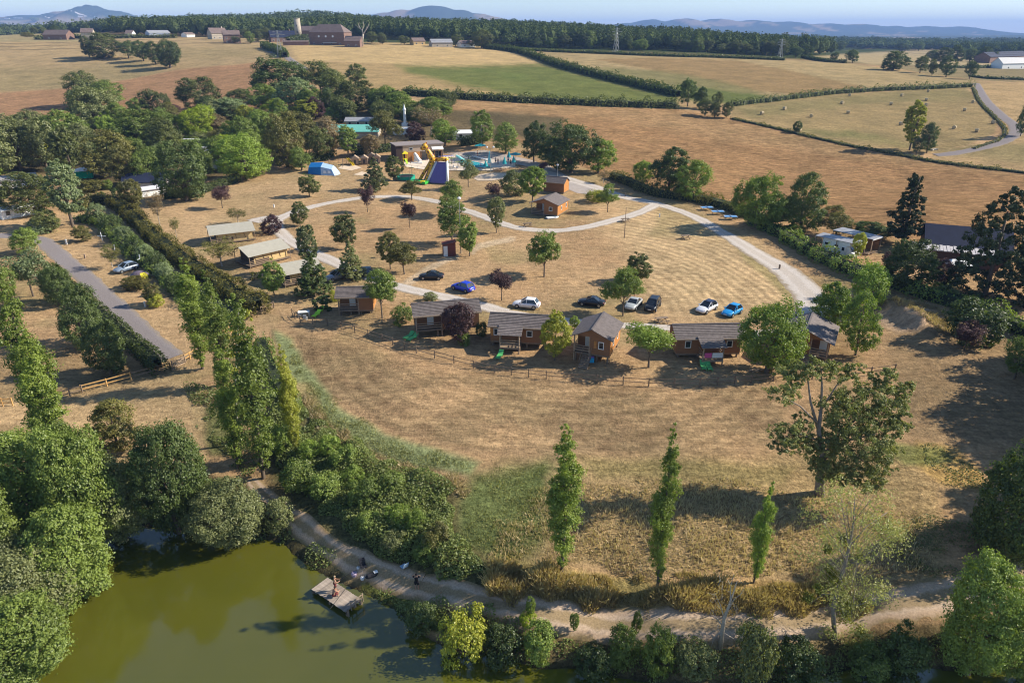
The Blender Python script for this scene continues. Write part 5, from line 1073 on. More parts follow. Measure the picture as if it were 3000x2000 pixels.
def lounger(label, pa, pb, mt=GREENP):
    a, b = at(*pa), at(*pb); rz = math.atan2(b[1] - a[1], b[0] - a[0]); t = thing('sun_lounger', label, 'sun lounger', a, rz, 'green sun loungers')
    one(t, 'seat', mt, lambda m: m.box(0, 1.25, -.32, .32, .28, .34)); one(t, 'backrest', mt, lambda m: m.add([(1.255, -.32, .30), (1.255, .32, .30), (1.9, .32, .72), (1.9, -.32, .72), (1.255, -.32, .25), (1.255, .32, .25), (1.93, .32, .67), (1.93, -.32, .67)], [(0, 1, 2, 3), (7, 6, 5, 4), (0, 4, 5, 1), (1, 5, 6, 2), (2, 6, 7, 3), (3, 7, 4, 0)]))
    for x, y in ((.1, .28), (.1, -.28), (1.3, .28), (1.3, -.28)): one(t, 'leg', mt, lambda m: m.box(x - .03, x + .03, y - .03, y + .03, 0, .28))
lounger('lime lounger nearest the white garden table', (918, 932), (938, 918), GREENY); lounger('green lounger behind the lime one', (928, 922), (944, 910), GREENY)
lounger('upper of two green loungers under the shuttered cabin', (1185, 996), (1206, 984)); lounger('lower of two green loungers under the shuttered cabin', (1196, 1001), (1216, 990))
lounger('single green lounger below the long cabin terrace', (1458, 1055), (1473, 1032)); lounger('left of two parallel green loungers below the towels', (2063, 1087), (2054, 1063)); lounger('right of two parallel green loungers below the towels', (2082, 1089), (2068, 1065))
t = box_thing('garden_table', 'white garden table on the grass left of the lime lounger', 'table', 892, 926, [('tabletop', WHITE, lambda m: m.box(-.8, .8, -.45, .45, .7, .75))] + [('leg', WHITE, (lambda x, y: lambda m: m.box(x - .03, x + .03, y - .03, y + .03, 0, .697))(x, y)) for x in (-.7, .7) for y in (-.36, .36)], .2)
def chair(label, px, py, rz, mt=WHITE, group=None, s=1.):
    return box_thing('chair', label, 'chair', px, py, [('seat', mt, lambda m: m.box(-.23, .23, -.23, .23, .42, .46)), ('backrest', mt, lambda m: m.box(-.23, .23, .19, .23, .463, .9))] + [('leg', mt, (lambda x, y: lambda m: m.box(x - .02, x + .02, y - .02, y + .02, 0, .417))(x, y)) for x in (-.2, .2) for y in (-.2, .2)], rz, group)
chair('white chair in front of the white garden table', 896, 938, 3.0, group='white garden chairs'); chair('white chair left of the white garden table', 880, 928, 1.4, group='white garden chairs')
box_thing('storage_crate', 'blue plastic crate under the stair cabin', 'crate', 1733, 1060, [('box_body', mat('blue_plastic', (.03, .38, .62), .5), lambda m: m.box(-.3, .3, -.25, .25, 0, .6)), ('lid', mat('violet_plastic', (.25, .15, .45), .5), lambda m: m.box(-.32, .32, -.05, .25, .603, .8))])
# --- safari tents
def safari(label, pL, pR, depth, L):
    loc, rz, l = frame(pL, pR, L); t = thing('safari_tent', label, 'tent', loc, rz, 'safari tents'); D = depth
    one(t, 'deck', WOODD, lambda m: m.box(-1.2, l + .2, -.6, D, .25, .4))
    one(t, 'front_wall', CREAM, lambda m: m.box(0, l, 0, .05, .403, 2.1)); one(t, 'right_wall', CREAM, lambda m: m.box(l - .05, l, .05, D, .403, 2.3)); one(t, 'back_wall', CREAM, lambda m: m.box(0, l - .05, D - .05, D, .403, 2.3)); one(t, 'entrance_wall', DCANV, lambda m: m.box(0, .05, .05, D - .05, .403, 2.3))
    one(t, 'lower_flap', DCANV, lambda m: m.box(0.3, l * .45, -.04, -.003, .403, 1.2))
    for x in np.linspace(.1, l - .1, 5): one(t, 'brace', DCANV, lambda m: m.bar((x, -.03, 2.1), (x + .3, -.05, .8), .05))
    one(t, 'roof_front', CANV, lambda m: m.add([(-1.3, -.7, 2.1), (l + .5, -.7, 2.1), (l + .5, D * .55, 3.3), (-1.3, D * .55, 3.3), (-1.3, -.7, 2.05), (l + .5, -.7, 2.05), (l + .5, D * .55, 3.25), (-1.3, D * .55, 3.25)], [(0, 1, 2, 3), (7, 6, 5, 4), (0, 4, 5, 1), (1, 5, 6, 2), (2, 6, 7, 3), (3, 7, 4, 0)]))
    one(t, 'roof_back', CANV, lambda m: m.add([(-1.3, D + .6, 2.2), (l + .5, D + .6, 2.2), (l + .5, D * .552, 3.3), (-1.3, D * .552, 3.3)], [(0, 3, 2, 1)]))
    for x, y in ((-1.1, -.5), (-1.1, D), (l + .3, -.5)): one(t, 'pole', WOODL, lambda m: m.box(x - .05, x + .05, y - .05, y + .05, 0, 2.05))
    for k in range(3): one(t, 'deck_rail', WOODL, lambda m: m.bar((-1.15, -.5, .6 + .3 * k), (l * .4, -.5, .6 + .3 * k), .04, .08))
safari('upper safari tent with a cream wall left of the plum bush', (643, 716), (738, 703), 4.8, 6.8); safari('middle safari tent right above the slim green tree', (752, 779), (838, 757), 4.8, 6.6); safari('safari tent mostly hidden behind the dark pointed tree', (858, 835), (935, 818), 4.5, 5.2)
# --- cars
def car(label, pf, pr, col, kind='hatch', L=4.2, roofc=None, name='parked_car'):
    f, r = at(*pf), at(*pr); rz = math.atan2(f[1] - r[1], f[0] - r[0]); c = ((f[0] + r[0]) / 2, (f[1] + r[1]) / 2, (f[2] + r[2]) / 2 + .03)
    t = thing(name, label, 'car', c, rz, 'cars parked on the campsite'); key = 'paint_%02d%02d%02d' % tuple(int(x * 99) for x in col); P = MATS.get(key) or mat(key, col, .28, .04, 3, spec=.6)
    hh = 1.52 if kind == 'hatch' else (1.66 if kind == 'van' else 1.42); bl = .92 if kind != 'van' else 1.0; h = L / 2; w = .88
    # body shell: stations x, bottom, top, half width
    st = [(-h, .42, .70, .62), (-h + .08, .30, .84, .78), (-h + .5, .2, bl, .87), (-.9, .2, bl + .02, w), (.5, .2, bl, w), (h - 1.15, .2, bl - .04, .87), (h - .5, .2, bl - .14, .83), (h - .12, .28, bl - .28, .72), (h, .4, .58, .55)]
    mb = MB(); ring = []
    for x, zb, z2, ww in st:
        mid = zb + (z2 - zb) * .55; pr_ = [(-ww * .92, zb), (-ww, mid), (-ww * .94, z2 - .06), (-ww * .8, z2), (0, z2 + .03), (ww * .8, z2), (ww * .94, z2 - .06), (ww, mid), (ww * .92, zb)]
        ring.append(len(mb.v)); mb.v += [(x, y, z) for y, z in pr_]
    k = 9
    for a, b in zip(ring[:-1], ring[1:]):
        for i in range(k): mb.f.append((a + i, a + (i + 1) % k, b + (i + 1) % k, b + i)); mb.m.append(0)
    mb.f.append(tuple(ring[0] + i for i in range(k))[::-1]); mb.m.append(0); mb.f.append(tuple(ring[-1] + i for i in range(k))); mb.m.append(0)
    mb.build('body', P, t, True)
    xr, xf = -h + (.32 if kind != 'coupe' else .75), h - (1.15 if kind != 'van' else .75); g = [(xr, bl - .05, .80), (xf, bl - .08, .80)]; rr, rf = xr + (.45 if kind != 'coupe' else .8), xf - .95
    gl = MB().add([(xr, -.8, bl - .05), (xf, -.8, bl - .08), (xf, .8, bl - .08), (xr, .8, bl - .05), (rr, -.60, hh - .06), (rf, -.60, hh - .06), (rf, .60, hh - .06), (rr, .60, hh - .06)], [(0, 1, 5, 4), (1, 2, 6, 5), (2, 3, 7, 6), (3, 0, 4, 7), (4, 5, 6, 7)]); gl.build('windows', GLASS, t)
    rp = MATS.get(key) if roofc is None else mat('panoramic_roof', roofc, .15, .05, spec=.7)
    rb = MB().add([(rr - .06, -.63, hh - .07), (rf + .06, -.63, hh - .07), (rf + .06, .63, hh - .07), (rr - .06, .63, hh - .07), (rr + .1, -.50, hh), (rf - .1, -.50, hh), (rf - .1, .50, hh), (rr + .1, .50, hh)], [(0, 3, 2, 1), (4, 5, 6, 7), (0, 1, 5, 4), (1, 2, 6, 5), (2, 3, 7, 6), (3, 0, 4, 7)]); rb.build('roof', P if roofc is None else rp, t, False)
    for s_ in (-1, 1):
        for (xa, xb) in ((xr, rr), (xf, rf), (-.15, -.15)): one(t, 'pillar', P, lambda m: m.bar((xa, s_ * .805, bl - .02), (xb, s_ * .605, hh - .05), .07))
    for s_ in (-1, 1):
        for x in (-h + .78, h - .8):
            wv = MB().tube([(x, s_ * .72, .32), (x, s_ * .905, .32)], .33, 16).build('wheel', RUB, t); MB().tube([(x, s_ * .90, .32), (x, s_ * .918, .32)], .2, 10).build('rim', METAL, wv)
        one(t, 'headlight', WHITE, lambda m: m.add([(h - .24, s_ * .50, .60), (h - .06, s_ * .48, .58), (h - .26, s_ * .76, .6), (h - .24, s_ * .50, .68), (h - .1, s_ * .48, .64), (h - .3, s_ * .76, .7)], [(0, 2, 1), (3, 4, 5), (0, 1, 4, 3), (1, 2, 5, 4), (2, 0, 3, 5)]))
        one(t, 'tail_light', mat('red_lamp', (.45, .01, .01), .3), lambda m: m.box(-h + .0, -h + .12, min(s_ * .56, s_ * .74), max(s_ * .56, s_ * .74), .66, .82))
        one(t, 'mirror', P, lambda m: m.box(xf - .35, xf - .18, min(s_ * .89, s_ * 1.03), max(s_ * .89, s_ * 1.03), bl, bl + .13))
    for x, nm in ((h + .0, 'front'), (-h - .0, 'rear')): one(t, 'number_plate', WHITE, lambda m: m.box(x - .015, x + .015, -.26, .26, .42, .54))
car('white hatchback parked alone left of the leaning tree', (1503, 895), (1582, 905), (.80, .80, .80)); car('bright blue compact car on the gravel loop above the shuttered cabin', (1328, 842), (1386, 858), (.015, .05, .52))
car('black coupe parked on the grass right of the big spreading tree', (1228, 817), (1300, 817), (.015, .016, .018), 'coupe'); car('black car half hidden under the leaning green tree', (1700, 890), (1765, 898), (.012, .014, .02), 'coupe')
car('silver saloon facing the cabins beside the black estate', (1841, 915), (1869, 884), (.40, .42, .42), 'coupe', 4.4); car('black estate car with silver roof rails right of the silver saloon', (1900, 920), (1924, 886), (.013, .015, .02), 'van', 4.4)
car('white car with a dark glass roof left of the sky blue car', (2044, 922), (2094, 899), (.72, .72, .74), 'hatch', 4.2, (.02, .02, .04)); car('sky blue small car half behind the biggest bright tree', (2120, 932), (2166, 910), (.02, .28, .62), 'hatch', 3.9)
car('blue grey hatchback beside the dome tent', (339, 803), (402, 784), (.22, .28, .36)); car('grey car right of the dark pointed tree', (968, 823), (1008, 812), (.25, .26, .28)); car('dark grey car behind the big spreading tree', (1040, 812), (1088, 806), (.05, .055, .06))
# motorhome and carport
loc, rz, l = frame((2404, 738), (2486, 754)); t = thing('motorhome', 'white motorhome parked under the solar carport', 'motorhome', loc, rz)
one(t, 'body', WHITE, lambda m: m.prism([(0, .5), (4.9, .5), (4.9, 2.2), (5.6, 2.35), (5.4, 2.95), (.1, 2.95)], 0, 2.2)); one(t, 'cab', WHITE, lambda m: m.prism([(4.903, .45), (6.5, .45), (6.55, 1.1), (5.9, 1.25), (5.35, 2.15), (4.903, 2.15)], .1, 2.1))
one(t, 'windscreen', GLASS, lambda m: m.add([(5.93, .25, 1.3), (5.93, 1.95, 1.3), (5.42, 1.85, 2.12), (5.42, .35, 2.12)], [(0, 1, 2, 3)]))
for x in (.9, 2.9): window(t, x, 0, 1.6, .9, .6)
window(t, 4.3, 0, 1.2, .7, .8)
for x in (1.2, 5.6): one(t, 'wheel', RUB, lambda m: m.tube([(x, .02, .35), (x, .25, .35)], .35, 14)); one(t, 'wheel', RUB, lambda m: m.tube([(x, 1.95, .35), (x, 2.18, .35)], .35, 14))
def carport(label, pL, pR, L, D, dz=0, off=0):
    loc, rz, l = frame(pL, pR, L); t = thing('carport', label, 'carport', loc, rz, 'carports')
    for k in range(6):
        x0 = L * k / 6; one(t, 'solar_panel', GRYROOF, lambda m: m.add([(x0 + .03, .3, 3.2), (x0 + L / 6 - .03, .3, 3.2), (x0 + L / 6 - .03, D, 3.3), (x0 + .03, D, 3.3), (x0 + .03, .3, 3.1), (x0 + L / 6 - .03, .3, 3.1), (x0 + L / 6 - .03, D, 3.2), (x0 + .03, D, 3.2)], [(0, 1, 2, 3), (7, 6, 5, 4), (0, 4, 5, 1), (1, 5, 6, 2), (2, 6, 7, 3), (3, 7, 4, 0)]))
    one(t, 'fascia', WHITE, lambda m: m.add([(L + .002, .3, 3.2), (L + .002, D, 3.3), (L + .002, D, 3.05), (L + .002, .3, 2.95), (L + .05, .3, 3.2), (L + .05, D, 3.3), (L + .05, D, 3.05), (L + .05, .3, 2.95)], [(0, 1, 2, 3), (7, 6, 5, 4), (0, 4, 5, 1), (1, 5, 6, 2), (2, 6, 7, 3), (3, 7, 4, 0)]))
    for x, y in ((.1, .4), (L / 2, .4), (L - .1, .4), (.1, D - .2), (L - .1, D - .2)): one(t, 'post', WOODL, lambda m: m.box(x - .06, x + .06, y - .06, y + .06, -.2, 3.1))
    return t, L, D
carport('front carport roofed with grey panels over the motorhome', (2392, 741), (2492, 757), 8.4, 3.2)
cp2 = carport('rear carport with a brown board wall behind the motorhome', (2442, 724), (2532, 741), 8.2, 3.4); one(cp2[0], 'board_wall', WOODB, lambda m: m.box(3.5, 8, 2.9, 3.0, 0, 3))
# ------------------------------------------------------------------ houses and sheds
def house(label, pL, pR, D, wh, rh, wm_, rm, L=None, wins=0, chim=False, name='house', cat='house', rows=1, door=False, ends='gable', over=.4, wmat=None, group=None, stripes=0):
    loc, rz, l = frame(pL, pR, L); t = thing(name, label, cat, (loc[0], loc[1], loc[2] - .3), rz, group); W_ = l
    one(t, 'wall', wm_, lambda m: m.box(0, W_, 0, D, 0, wh))
    pk = wh + rh; i = 0 if ends == 'gable' else min(D / 2, W_ * .2)
    if ends == 'gable':
        for x in (0, W_ - .2): one(t, 'gable', wm_, lambda m: m.add([(x, 0, wh + .002), (x, D, wh + .002), (x, D / 2, pk - .05), (x + .2, 0, wh + .002), (x + .2, D, wh + .002), (x + .2, D / 2, pk - .05)], [(0, 1, 2), (5, 4, 3), (0, 3, 4, 1), (1, 4, 5, 2), (2, 5, 3, 0)]))
    o = over; dz = -o * rh / (D / 2)
    fr = one(t, 'roof', rm, lambda m: m.add([(-o, -o, wh + dz), (W_ + o, -o, wh + dz), (W_ + o - i, D / 2, pk), (-o + i, D / 2, pk), (-o, -o, wh + dz - .15), (W_ + o, -o, wh + dz - .15), (W_ + o - i, D / 2, pk - .15), (-o + i, D / 2, pk - .15)], [(0, 1, 2, 3), (7, 6, 5, 4), (0, 4, 5, 1), (1, 5, 6, 2), (3, 7, 4, 0)]))
    one(t, 'roof', rm, lambda m: m.add([(-o, D + o, wh + dz), (W_ + o, D + o, wh + dz), (W_ + o - i, D / 2 + .003, pk), (-o + i, D / 2 + .003, pk)], [(3, 2, 1, 0)]))
    if i:
        one(t, 'roof', rm, lambda m: (m.add([(-o, -o, wh + dz), (-o + i, D / 2, pk), (-o, D + o, wh + dz)], [(0, 1, 2)]), m.add([(W_ + o, -o, wh + dz), (W_ + o - i, D / 2, pk), (W_ + o, D + o, wh + dz)], [(2, 1, 0)])))
    if chim: one(fr, 'chimney', wm_, lambda m: m.box(W_ * .8, W_ * .8 + .8, D / 2 - .4, D / 2 + .4, pk - .5, pk + 1.1))
    for r_ in range(rows):
        for k in range(wins): window(t, W_ * (k + .5) / wins, 0, 1.0 + r_ * 2.7, .9 + W_ * .012, 1.2, frame_m=wmat)
    if door: one(t, 'door', WOODB, lambda m: m.box(W_ * .5 - .5 + .9, W_ * .5 + 1.4, -.06, -.003, 0, 2.1))
    return t, W_, D
# garden house at the right
hr = house('house with a dark blue roof beside the huge cedar', (2775, 760), (2880, 775), 8, 3.0, 2.9, mat('brown_board_house', (.13, .075, .055), .8, .2), SLATE, wins=3, L=13)
loc, rz, l = frame((2722, 768), (2850, 788), 14); t = thing('lean_to_shed', 'long shed with a pale ribbed metal roof in front of the dark blue roof', 'shed', loc, rz)
one(t, 'wall', mat('dark_board', (.09, .05, .04), .8, .2), lambda m: m.box(0, l, 0, 3.6, 0, 2.5))
one(t, 'roof', mat('pale_metal_roof', (.50, .47, .46), .45, .12), lambda m: [m.box(l * k / 26 + .02, l * (k + 1) / 26 - .05, -.5, 4, 2.55, 2.68 + .06 * (k % 2)) for k in range(26)])
t = box_thing('pavilion_tent', 'white pavilion tent in front of the long shed', 'tent', 2795, 808, [('canopy', WHITE, lambda m: m.add([(-1.9, -1.6, 2.2), (1.9, -1.6, 2.2), (1.9, 1.6, 2.2), (-1.9, 1.6, 2.2), (-.9, 0, 2.9), (.9, 0, 2.9)], [(0, 1, 5, 4), (1, 2, 5), (2, 3, 4, 5), (3, 0, 4)]))] + [('pole', METAL, (lambda x, y: lambda m: m.box(x - .03, x + .03, y - .03, y + .03, 0, 2.2))(x, y)) for x in (-1.85, 1.85) for y in (-1.55, 1.55)], -.1)
box_thing('closed_parasol', 'orange closed parasol right of the carport', 'parasol', 2541, 718, [('pole', METAL, lambda m: m.tube([(0, 0, 0), (0, 0, 2.2)], .025)), ('canopy', mat('orange_cloth', (.75, .30, .03), .8), lambda m: m.tube([(0, 0, .9), (0, 0, 1.3), (0, 0, 2.3)], [.22, .25, .04], 8))])
# camping wood roofs
house('long grey roofed mobile home at the left edge', (-30, 560), (62, 548), 5, 2.6, .9, WHITE, mat('old_grey_roof', (.27, .25, .24), .8, .3), L=15, wins=5, name='mobile_home', cat='mobile home')
house('white mobile home half hidden by the broad dark tree', (33, 640), (102, 628), 3.4, 2.4, .4, WHITE, WHITE, L=8, wins=3, name='mobile_home', cat='mobile home')
house('dark roofed hut beside the big dark green tree', (378, 556), (470, 552), 5.5, 2.3, 1.7, mat('plaster', (.55, .5, .45), .8), SLATE, L=10, name='hut', cat='hut', wins=2)
house('low pale roofed annex below the dark roofed hut', (424, 578), (480, 570), 3, 2.2, .4, WHITE, mat('pale_roof', (.62, .60, .62), .6, .1), L=6, name='annex', cat='shed')
for lb, a, b, L_ in [('upper white caravan beneath the lime yellow tree', (540, 432), (575, 430), 6), ('lower white caravan with its long side towards the hedge', (572, 458), (620, 452), 6.5), ('bluish white tarpaulin shelter under the dark trees', (606, 500), (645, 496), 4.5)]:
    loc, rz, l = frame(a, b, L_); t = thing('caravan', lb, 'caravan', loc, rz, 'white caravans under the trees'); one(t, 'body', WHITE, lambda m: m.prism([(0, .6), (.2, .4), (l - .2, .4), (l, .6), (l - .1, 2.2), (l - .5, 2.6), (.5, 2.6), (.1, 2.2)], 0, 2.2))
    for x in (1.2, l - 1.2): window(t, x, 0, 1.3, .9, .6)
    one(t, 'wheel', RUB, lambda m: m.tube([(l / 2, -.02, .3), (l / 2, .2, .3)], .3, 12))
loc, rz, l = frame((234, 524), (262, 522), 4.2); t = thing('trailer_tent', 'little tent with a green wall and a white canopy', 'tent', loc, rz); one(t, 'wall', mat('green_tent', (.0, .32, .18), .7), lambda m: m.box(0, 4.2, 0, 3, 0, 1.9)); one(t, 'canopy', WHITE, lambda m: m.add([(-.5, -.5, 2.0), (4.7, -.5, 2.0), (4.7, 3.4, 2.0), (-.5, 3.4, 2.0), (2.1, 1.5, 2.9)], [(0, 1, 4), (1, 2, 4), (2, 3, 4), (3, 0, 4)]))
one(t, 'awning', CREAM, lambda m: m.box(4.75, 7.6, .2, 2.8, 1.95, 2.02)); [one(t, 'pole', METAL, lambda m: m.box(7.4, 7.46, y, y + .05, 0, 1.95)) for y in (.3, 2.6)]
house('brown roofed house above the camping wood', (935, 322), (985, 318), 7, 3.2, 2.0, CREAM, RTILE, L=12, wins=3, over=.6)
house('mobile home with a grey roof and a skylight', (1032, 372), (1092, 370), 5, 2.5, 1.0, mat('tan_wall', (.4, .32, .24), .8), GRYROOF, L=12, wins=4, name='mobile_home', cat='mobile home')
house('open hall with a green roof', (985, 408), (1082, 405), 8, 3.0, 1.7, STONEP, mat('green_roof', (.16, .46, .38), .5, .1), L=17, wins=3, name='hall', cat='hall')
house('white roofed hut behind the square clipped hedge', (1343, 410), (1396, 406), 5, 2.6, .7, WHITE, WHITE, L=9, wins=2, name='hut', cat='hut')
t = box_thing('white_tower', 'slim white tower rising over the camping wood', 'tower', 1187, 368, [('shaft', WHITE, lambda m: m.tube([(0, 0, 0), (0, 0, 3), (0, 0, 5.2)], [.6, .5, .42], 12)), ('cap', WHITE, lambda m: m.tube([(0, 0, 5.203), (0, 0, 5.5), (0, 0, 6.2), (0, 0, 7.4)], [.58, .62, .3, .04], 12)), ('plinth', WHITE, lambda m: m.box(-1.1, 1.1, -1.1, 1.1, -.3, .9))])
house('white sanitary block beneath the slim white tower', (1160, 396), (1200, 394), 4, 2.4, .3, WHITE, WHITE, L=7, wins=3, name='sanitary_block', cat='building')
# red toilet hut
loc, rz, l = frame((1302, 752), (1333, 750), 2.3); t = thing('toilet_hut', 'small red brown hut with a white door in the middle of the meadow', 'hut', loc, rz)
one(t, 'wall', mat('red_brown_boards', (.16, .05, .035), .8), lambda m: m.prism([(0, 0), (2.3, 0), (2.3, 2.6), (0, 2.2)], 0, 1.8)); one(t, 'door', WHITE, lambda m: m.box(.05, .8, -.06, -.003, .05, 2.0)); one(t, 'roof', mat('red_brown_roof', (.18, .06, .045), .8), lambda m: m.add([(-.15, -.2, 2.2), (2.45, -.2, 2.65), (2.45, 2, 2.65), (-.15, 2, 2.2), (-.15, -.2, 2.3), (2.45, -.2, 2.75), (2.45, 2, 2.75), (-.15, 2, 2.3)], [(3, 2, 1, 0), (4, 5, 6, 7), (0, 1, 5, 4), (1, 2, 6, 5), (2, 3, 7, 6), (3, 0, 4, 7)]))
# farm on the ridge
G_F = 'buildings of the hilltop farm'
bn = house('great brown stone barn with a hipped roof on the ridge', (908, 131), (1010, 134), 13, 10, 5.5, STONE, RTILE, wins=4, ends='hip', name='barn', cat='barn', group=G_F)
one(bn[0], 'awning', WHITE, lambda m: m.box(bn[1] * .42, bn[1] * .78, -2, -.05, 2.0, 2.3))
for k in range(3): one(bn[0], 'round_window', WFRAME, lambda m: m.tube([(bn[1] * (.28 + .2 * k), -.12, 6.8), (bn[1] * (.28 + .2 * k), -.01, 6.8)], .8, 14))
house('low barn wing attached right of the great barn', (1010, 138), (1055, 139), 9, 5, 3, STONE, RTILE, name='barn_wing', cat='barn', group=G_F, wins=2)
tx, ty, tz = at(872, 122); ty += 24; tz = float(zt(tx, ty)); t = thing('round_tower', 'round pale stone tower of the hilltop farm', 'tower', (tx * 1.03, ty, tz - .5), 0); one(t, 'shaft', STONEP, lambda m: m.tube([(0, 0, 0), (0, 0, 17)], [3.0, 2.5], 20), True); one(t, 'parapet', STONEP, lambda m: m.tube([(0, 0, 17.003), (0, 0, 17.6)], 2.7, 20))
for z_ in (6, 11): one(t, 'window', GLASS, lambda m: m.box(-.35, .35, -2.95, -2.6, z_, z_ + 1.4))
house('farm house with a blue slate roof left of the round tower', (795, 124), (868, 122), 9, 4.5, 4.5, STONE, SLATE, wins=5, chim=True, group=G_F)
house('long grey roofed wing behind the round tower', (883, 113), (948, 113), 9, 7, 3.5, STONE, RTILE, name='farm_wing', cat='farm building', group=G_F)
house('brown two storey farm house beside the pale bushes', (658, 128), (706, 127), 9, 7.0, 3, STONE, RTILE, wins=3, rows=2, chim=True, group=G_F)
house('grey roofed farm house behind the brown two storey one', (622, 116), (668, 115), 9, 5.5, 4.0, STONEP, RTILE, wins=3, chim=True, group=G_F)
house('long low stone wall building in front of the great barn', (830, 134), (905, 133), 3, 3.2, .6, STONE, RTILE, name='farm_shed', cat='shed', group=G_F)
for lb, a, b, d_, wh, rh, wm_, rm in [('cream cottage far left of the white shed', (1212, 133), (1246, 133), 8, 3.4, 2.6, CREAM, RTILE), ('long white shed at the wood edge', (1266, 138), (1326, 139), 9, 4, 2.4, STONEP, GRYROOF), ('white cottage partly behind the big wood edge tree', (1352, 139), (1392, 139), 8, 3.2, 2.2, WHITE, RTILE),
    ('white and blue shed behind the far field', (440, 112), (500, 111), 10, 4.5, 2.0, mat('bluish_wall', (.42, .46, .55), .7), GRYROOF), ('small white gabled house in the far village', (368, 109), (388, 109), 7, 3.5, 2.4, WHITE, RTILE), ('grey stone house of the far village', (240, 116), (274, 115), 9, 6, 3, STONEP, RTILE),
    ('brown roofed barn of the far village', (128, 117), (196, 117), 10, 4.5, 3.5, STONE, RTILE), ('white roofed building at the right village edge', (548, 110), (572, 109), 6, 3, 1.5, WHITE, RTILE),
    ('white house at the right edge beyond the far hedge', (2935, 202), (3010, 202), 10, 5, 4.2, WHITE, GRYROOF), ('long red brown barn behind the white house', (2898, 186), (3010, 184), 14, 7, 4, STONE, SLATE), ('tiny white house among the far right trees', (2478, 128), (2500, 128), 10, 5, 3, WHITE, RTILE), ('tiny white cottage right of a far grove', (2575, 130), (2590, 130), 10, 5, 4, WHITE, RTILE)]:
    house(lb, a, b, d_, wh, rh, wm_, rm, wins=2, group='far houses')
for k, (a, b, y) in enumerate([(40, 64, 55), (82, 102, 56), (228, 296, 50), (12, 26, 56)]):
    house(['white greenhouse second from the left edge', 'small white greenhouse in the far trees', 'long white greenhouse below the far left hill', 'leftmost white greenhouse beside the picture edge'][k], (a, y), (b, y), 14, 4, 2, WHITE, WHITE, name='greenhouse', cat='greenhouse', group='white greenhouses beyond the far village')
pad('far_white_road', [(-60, 70), (310, 66), (310, 68.5), (-60, 73)], mat('white_gravel', (.6, .56, .52), .9), .5)
# ------------------------------------------------------------------ pylons and wires
tops = []
def pylon(label, px, pb, pt):
    x, y, z = at(px, pb); h = ztop(y, pt) - z; t = thing('pylon', label, 'pylon', (x, y, z - .3), .5, 'electricity pylons'); mb = MB(); w0 = h * .10; lev = [0, .22, .42, .58, .72, .84, 1]
    c = lambda f, i: (w0 * (1 - f * .9) * (-1, 1, 1, -1)[i], w0 * (1 - f * .9) * (-1, -1, 1, 1)[i], h * f)
    for a, b in zip(lev[:-1], lev[1:]):
        for i in range(4): mb.bar(c(a, i), c(b, i), .13); mb.bar(c(a, i), c(b, (i + 1) % 4), .07); mb.bar(c(a, (i + 1) % 4), c(b, i), .07)
    mb.build('lattice_mast', METAL, t)
    for f, wd in ((.72, 3.6), (.84, 4.6), (.94, 3.2)): one(t, 'cross_arm', METAL, lambda m: (m.bar((-wd, 0, h * f), (wd, 0, h * f), .12), m.bar((-wd, 0, h * f), (0, 0, h * (f + .05)), .08), m.bar((wd, 0, h * f), (0, 0, h * (f + .05)), .08)))
    tops.append((x, y, z, h))
pylon('left pylon beside the farm lane', 821, 168, 88); pylon('middle pylon in front of the far wood', 1804, 157, 80); pylon('right pylon at the far right end of the wood', 2284, 176, 113)
def wires(label, a, b):
    mb = MB()
    for f in (.72, .84, .94):
        for s_ in (-3, 3):
            p = [(a[0] + (b[0] - a[0]) * t + s_, a[1] + (b[1] - a[1]) * t, (a[2] + a[3] * f) * (1 - t) + (b[2] + b[3] * f) * t - 20 * t * (1 - t)) for t in np.linspace(0, 1, 22)]; mb.tube(p, .04, 3, cap=False)
    o = mb.build('power_lines', DMET); tag(o, label, 'power line', 'power lines')
wires('power lines from the left to the middle pylon', tops[0], tops[1]); wires('power lines from the middle to the right pylon', tops[1], tops[2]); a = tops[0]
wires('power lines leaving the left pylon over the field grove', (a[0] - 330, a[1] - 60, a[2] - 4, a[3]), tops[0])
wires('power lines leaving the right pylon to the right', tops[2], (tops[2][0] + 420, tops[2][1] + 40, tops[2][2] - 10, tops[2][3]))
# ------------------------------------------------------------------ hay bales
HAY = mat('hay', (.50, .38, .22), .95, .25, 8, .03, 20)
bm0 = MB().tube([(-.62, 0, .68), (-.55, 0, .68), (.55, 0, .68), (.62, 0, .68)], [.62, .7, .7, .62], 18).mesh('bale_roll', HAY)
BL = [((2232, 333), 'bale nearest the hedgerow corner'), ((2298, 319), 'second bale from the hedgerow corner'), ((2376, 341), 'bale below and right of the second one'), ((2484, 330), 'bale alone in the middle of the hay field'), ((2467, 302), 'bale in the upper middle of the hay field'), ((2489, 279), 'bale under the top hedge'),
      ((2610, 305), 'bale above the middle right'), ((2642, 280), 'bale under the hedge right of the middle'), ((2719, 267), 'topmost bale near the hedge'), ((2713, 293), 'upper of two bales above the yellow green tree'), ((2714, 308), 'lower of two bales above the yellow green tree'), ((2850, 299), 'bale nearest the lane bend'),
      ((2825, 323), 'bale right of the yellow green tree'), ((2639, 364), 'bale left of the yellow green tree'), ((2795, 375), 'bale in the lower right of the hay field'), ((2861, 384), 'lowest bale beside the lane'), ((2909, 360), 'bale in the shade beside the lane'), ((2341, 383), 'pale bale behind the small lone tree')]
for k, ((a, b), lb) in enumerate(BL):
    p = at(a, b + 3); t = thing('hay_bale', lb, 'hay bale', p, .4 + (k * 1.7) % 2.6, 'round hay bales on the hay field'); link('bale_roll', bm0, t); 
    for s_ in (-.3, .3): one(t, 'twine', mat('twine', (.62, .5, .32), .9), lambda m: m.tube([(s_ - .03, 0, .68), (s_ + .03, 0, .68)], .712, 18, cap=False))
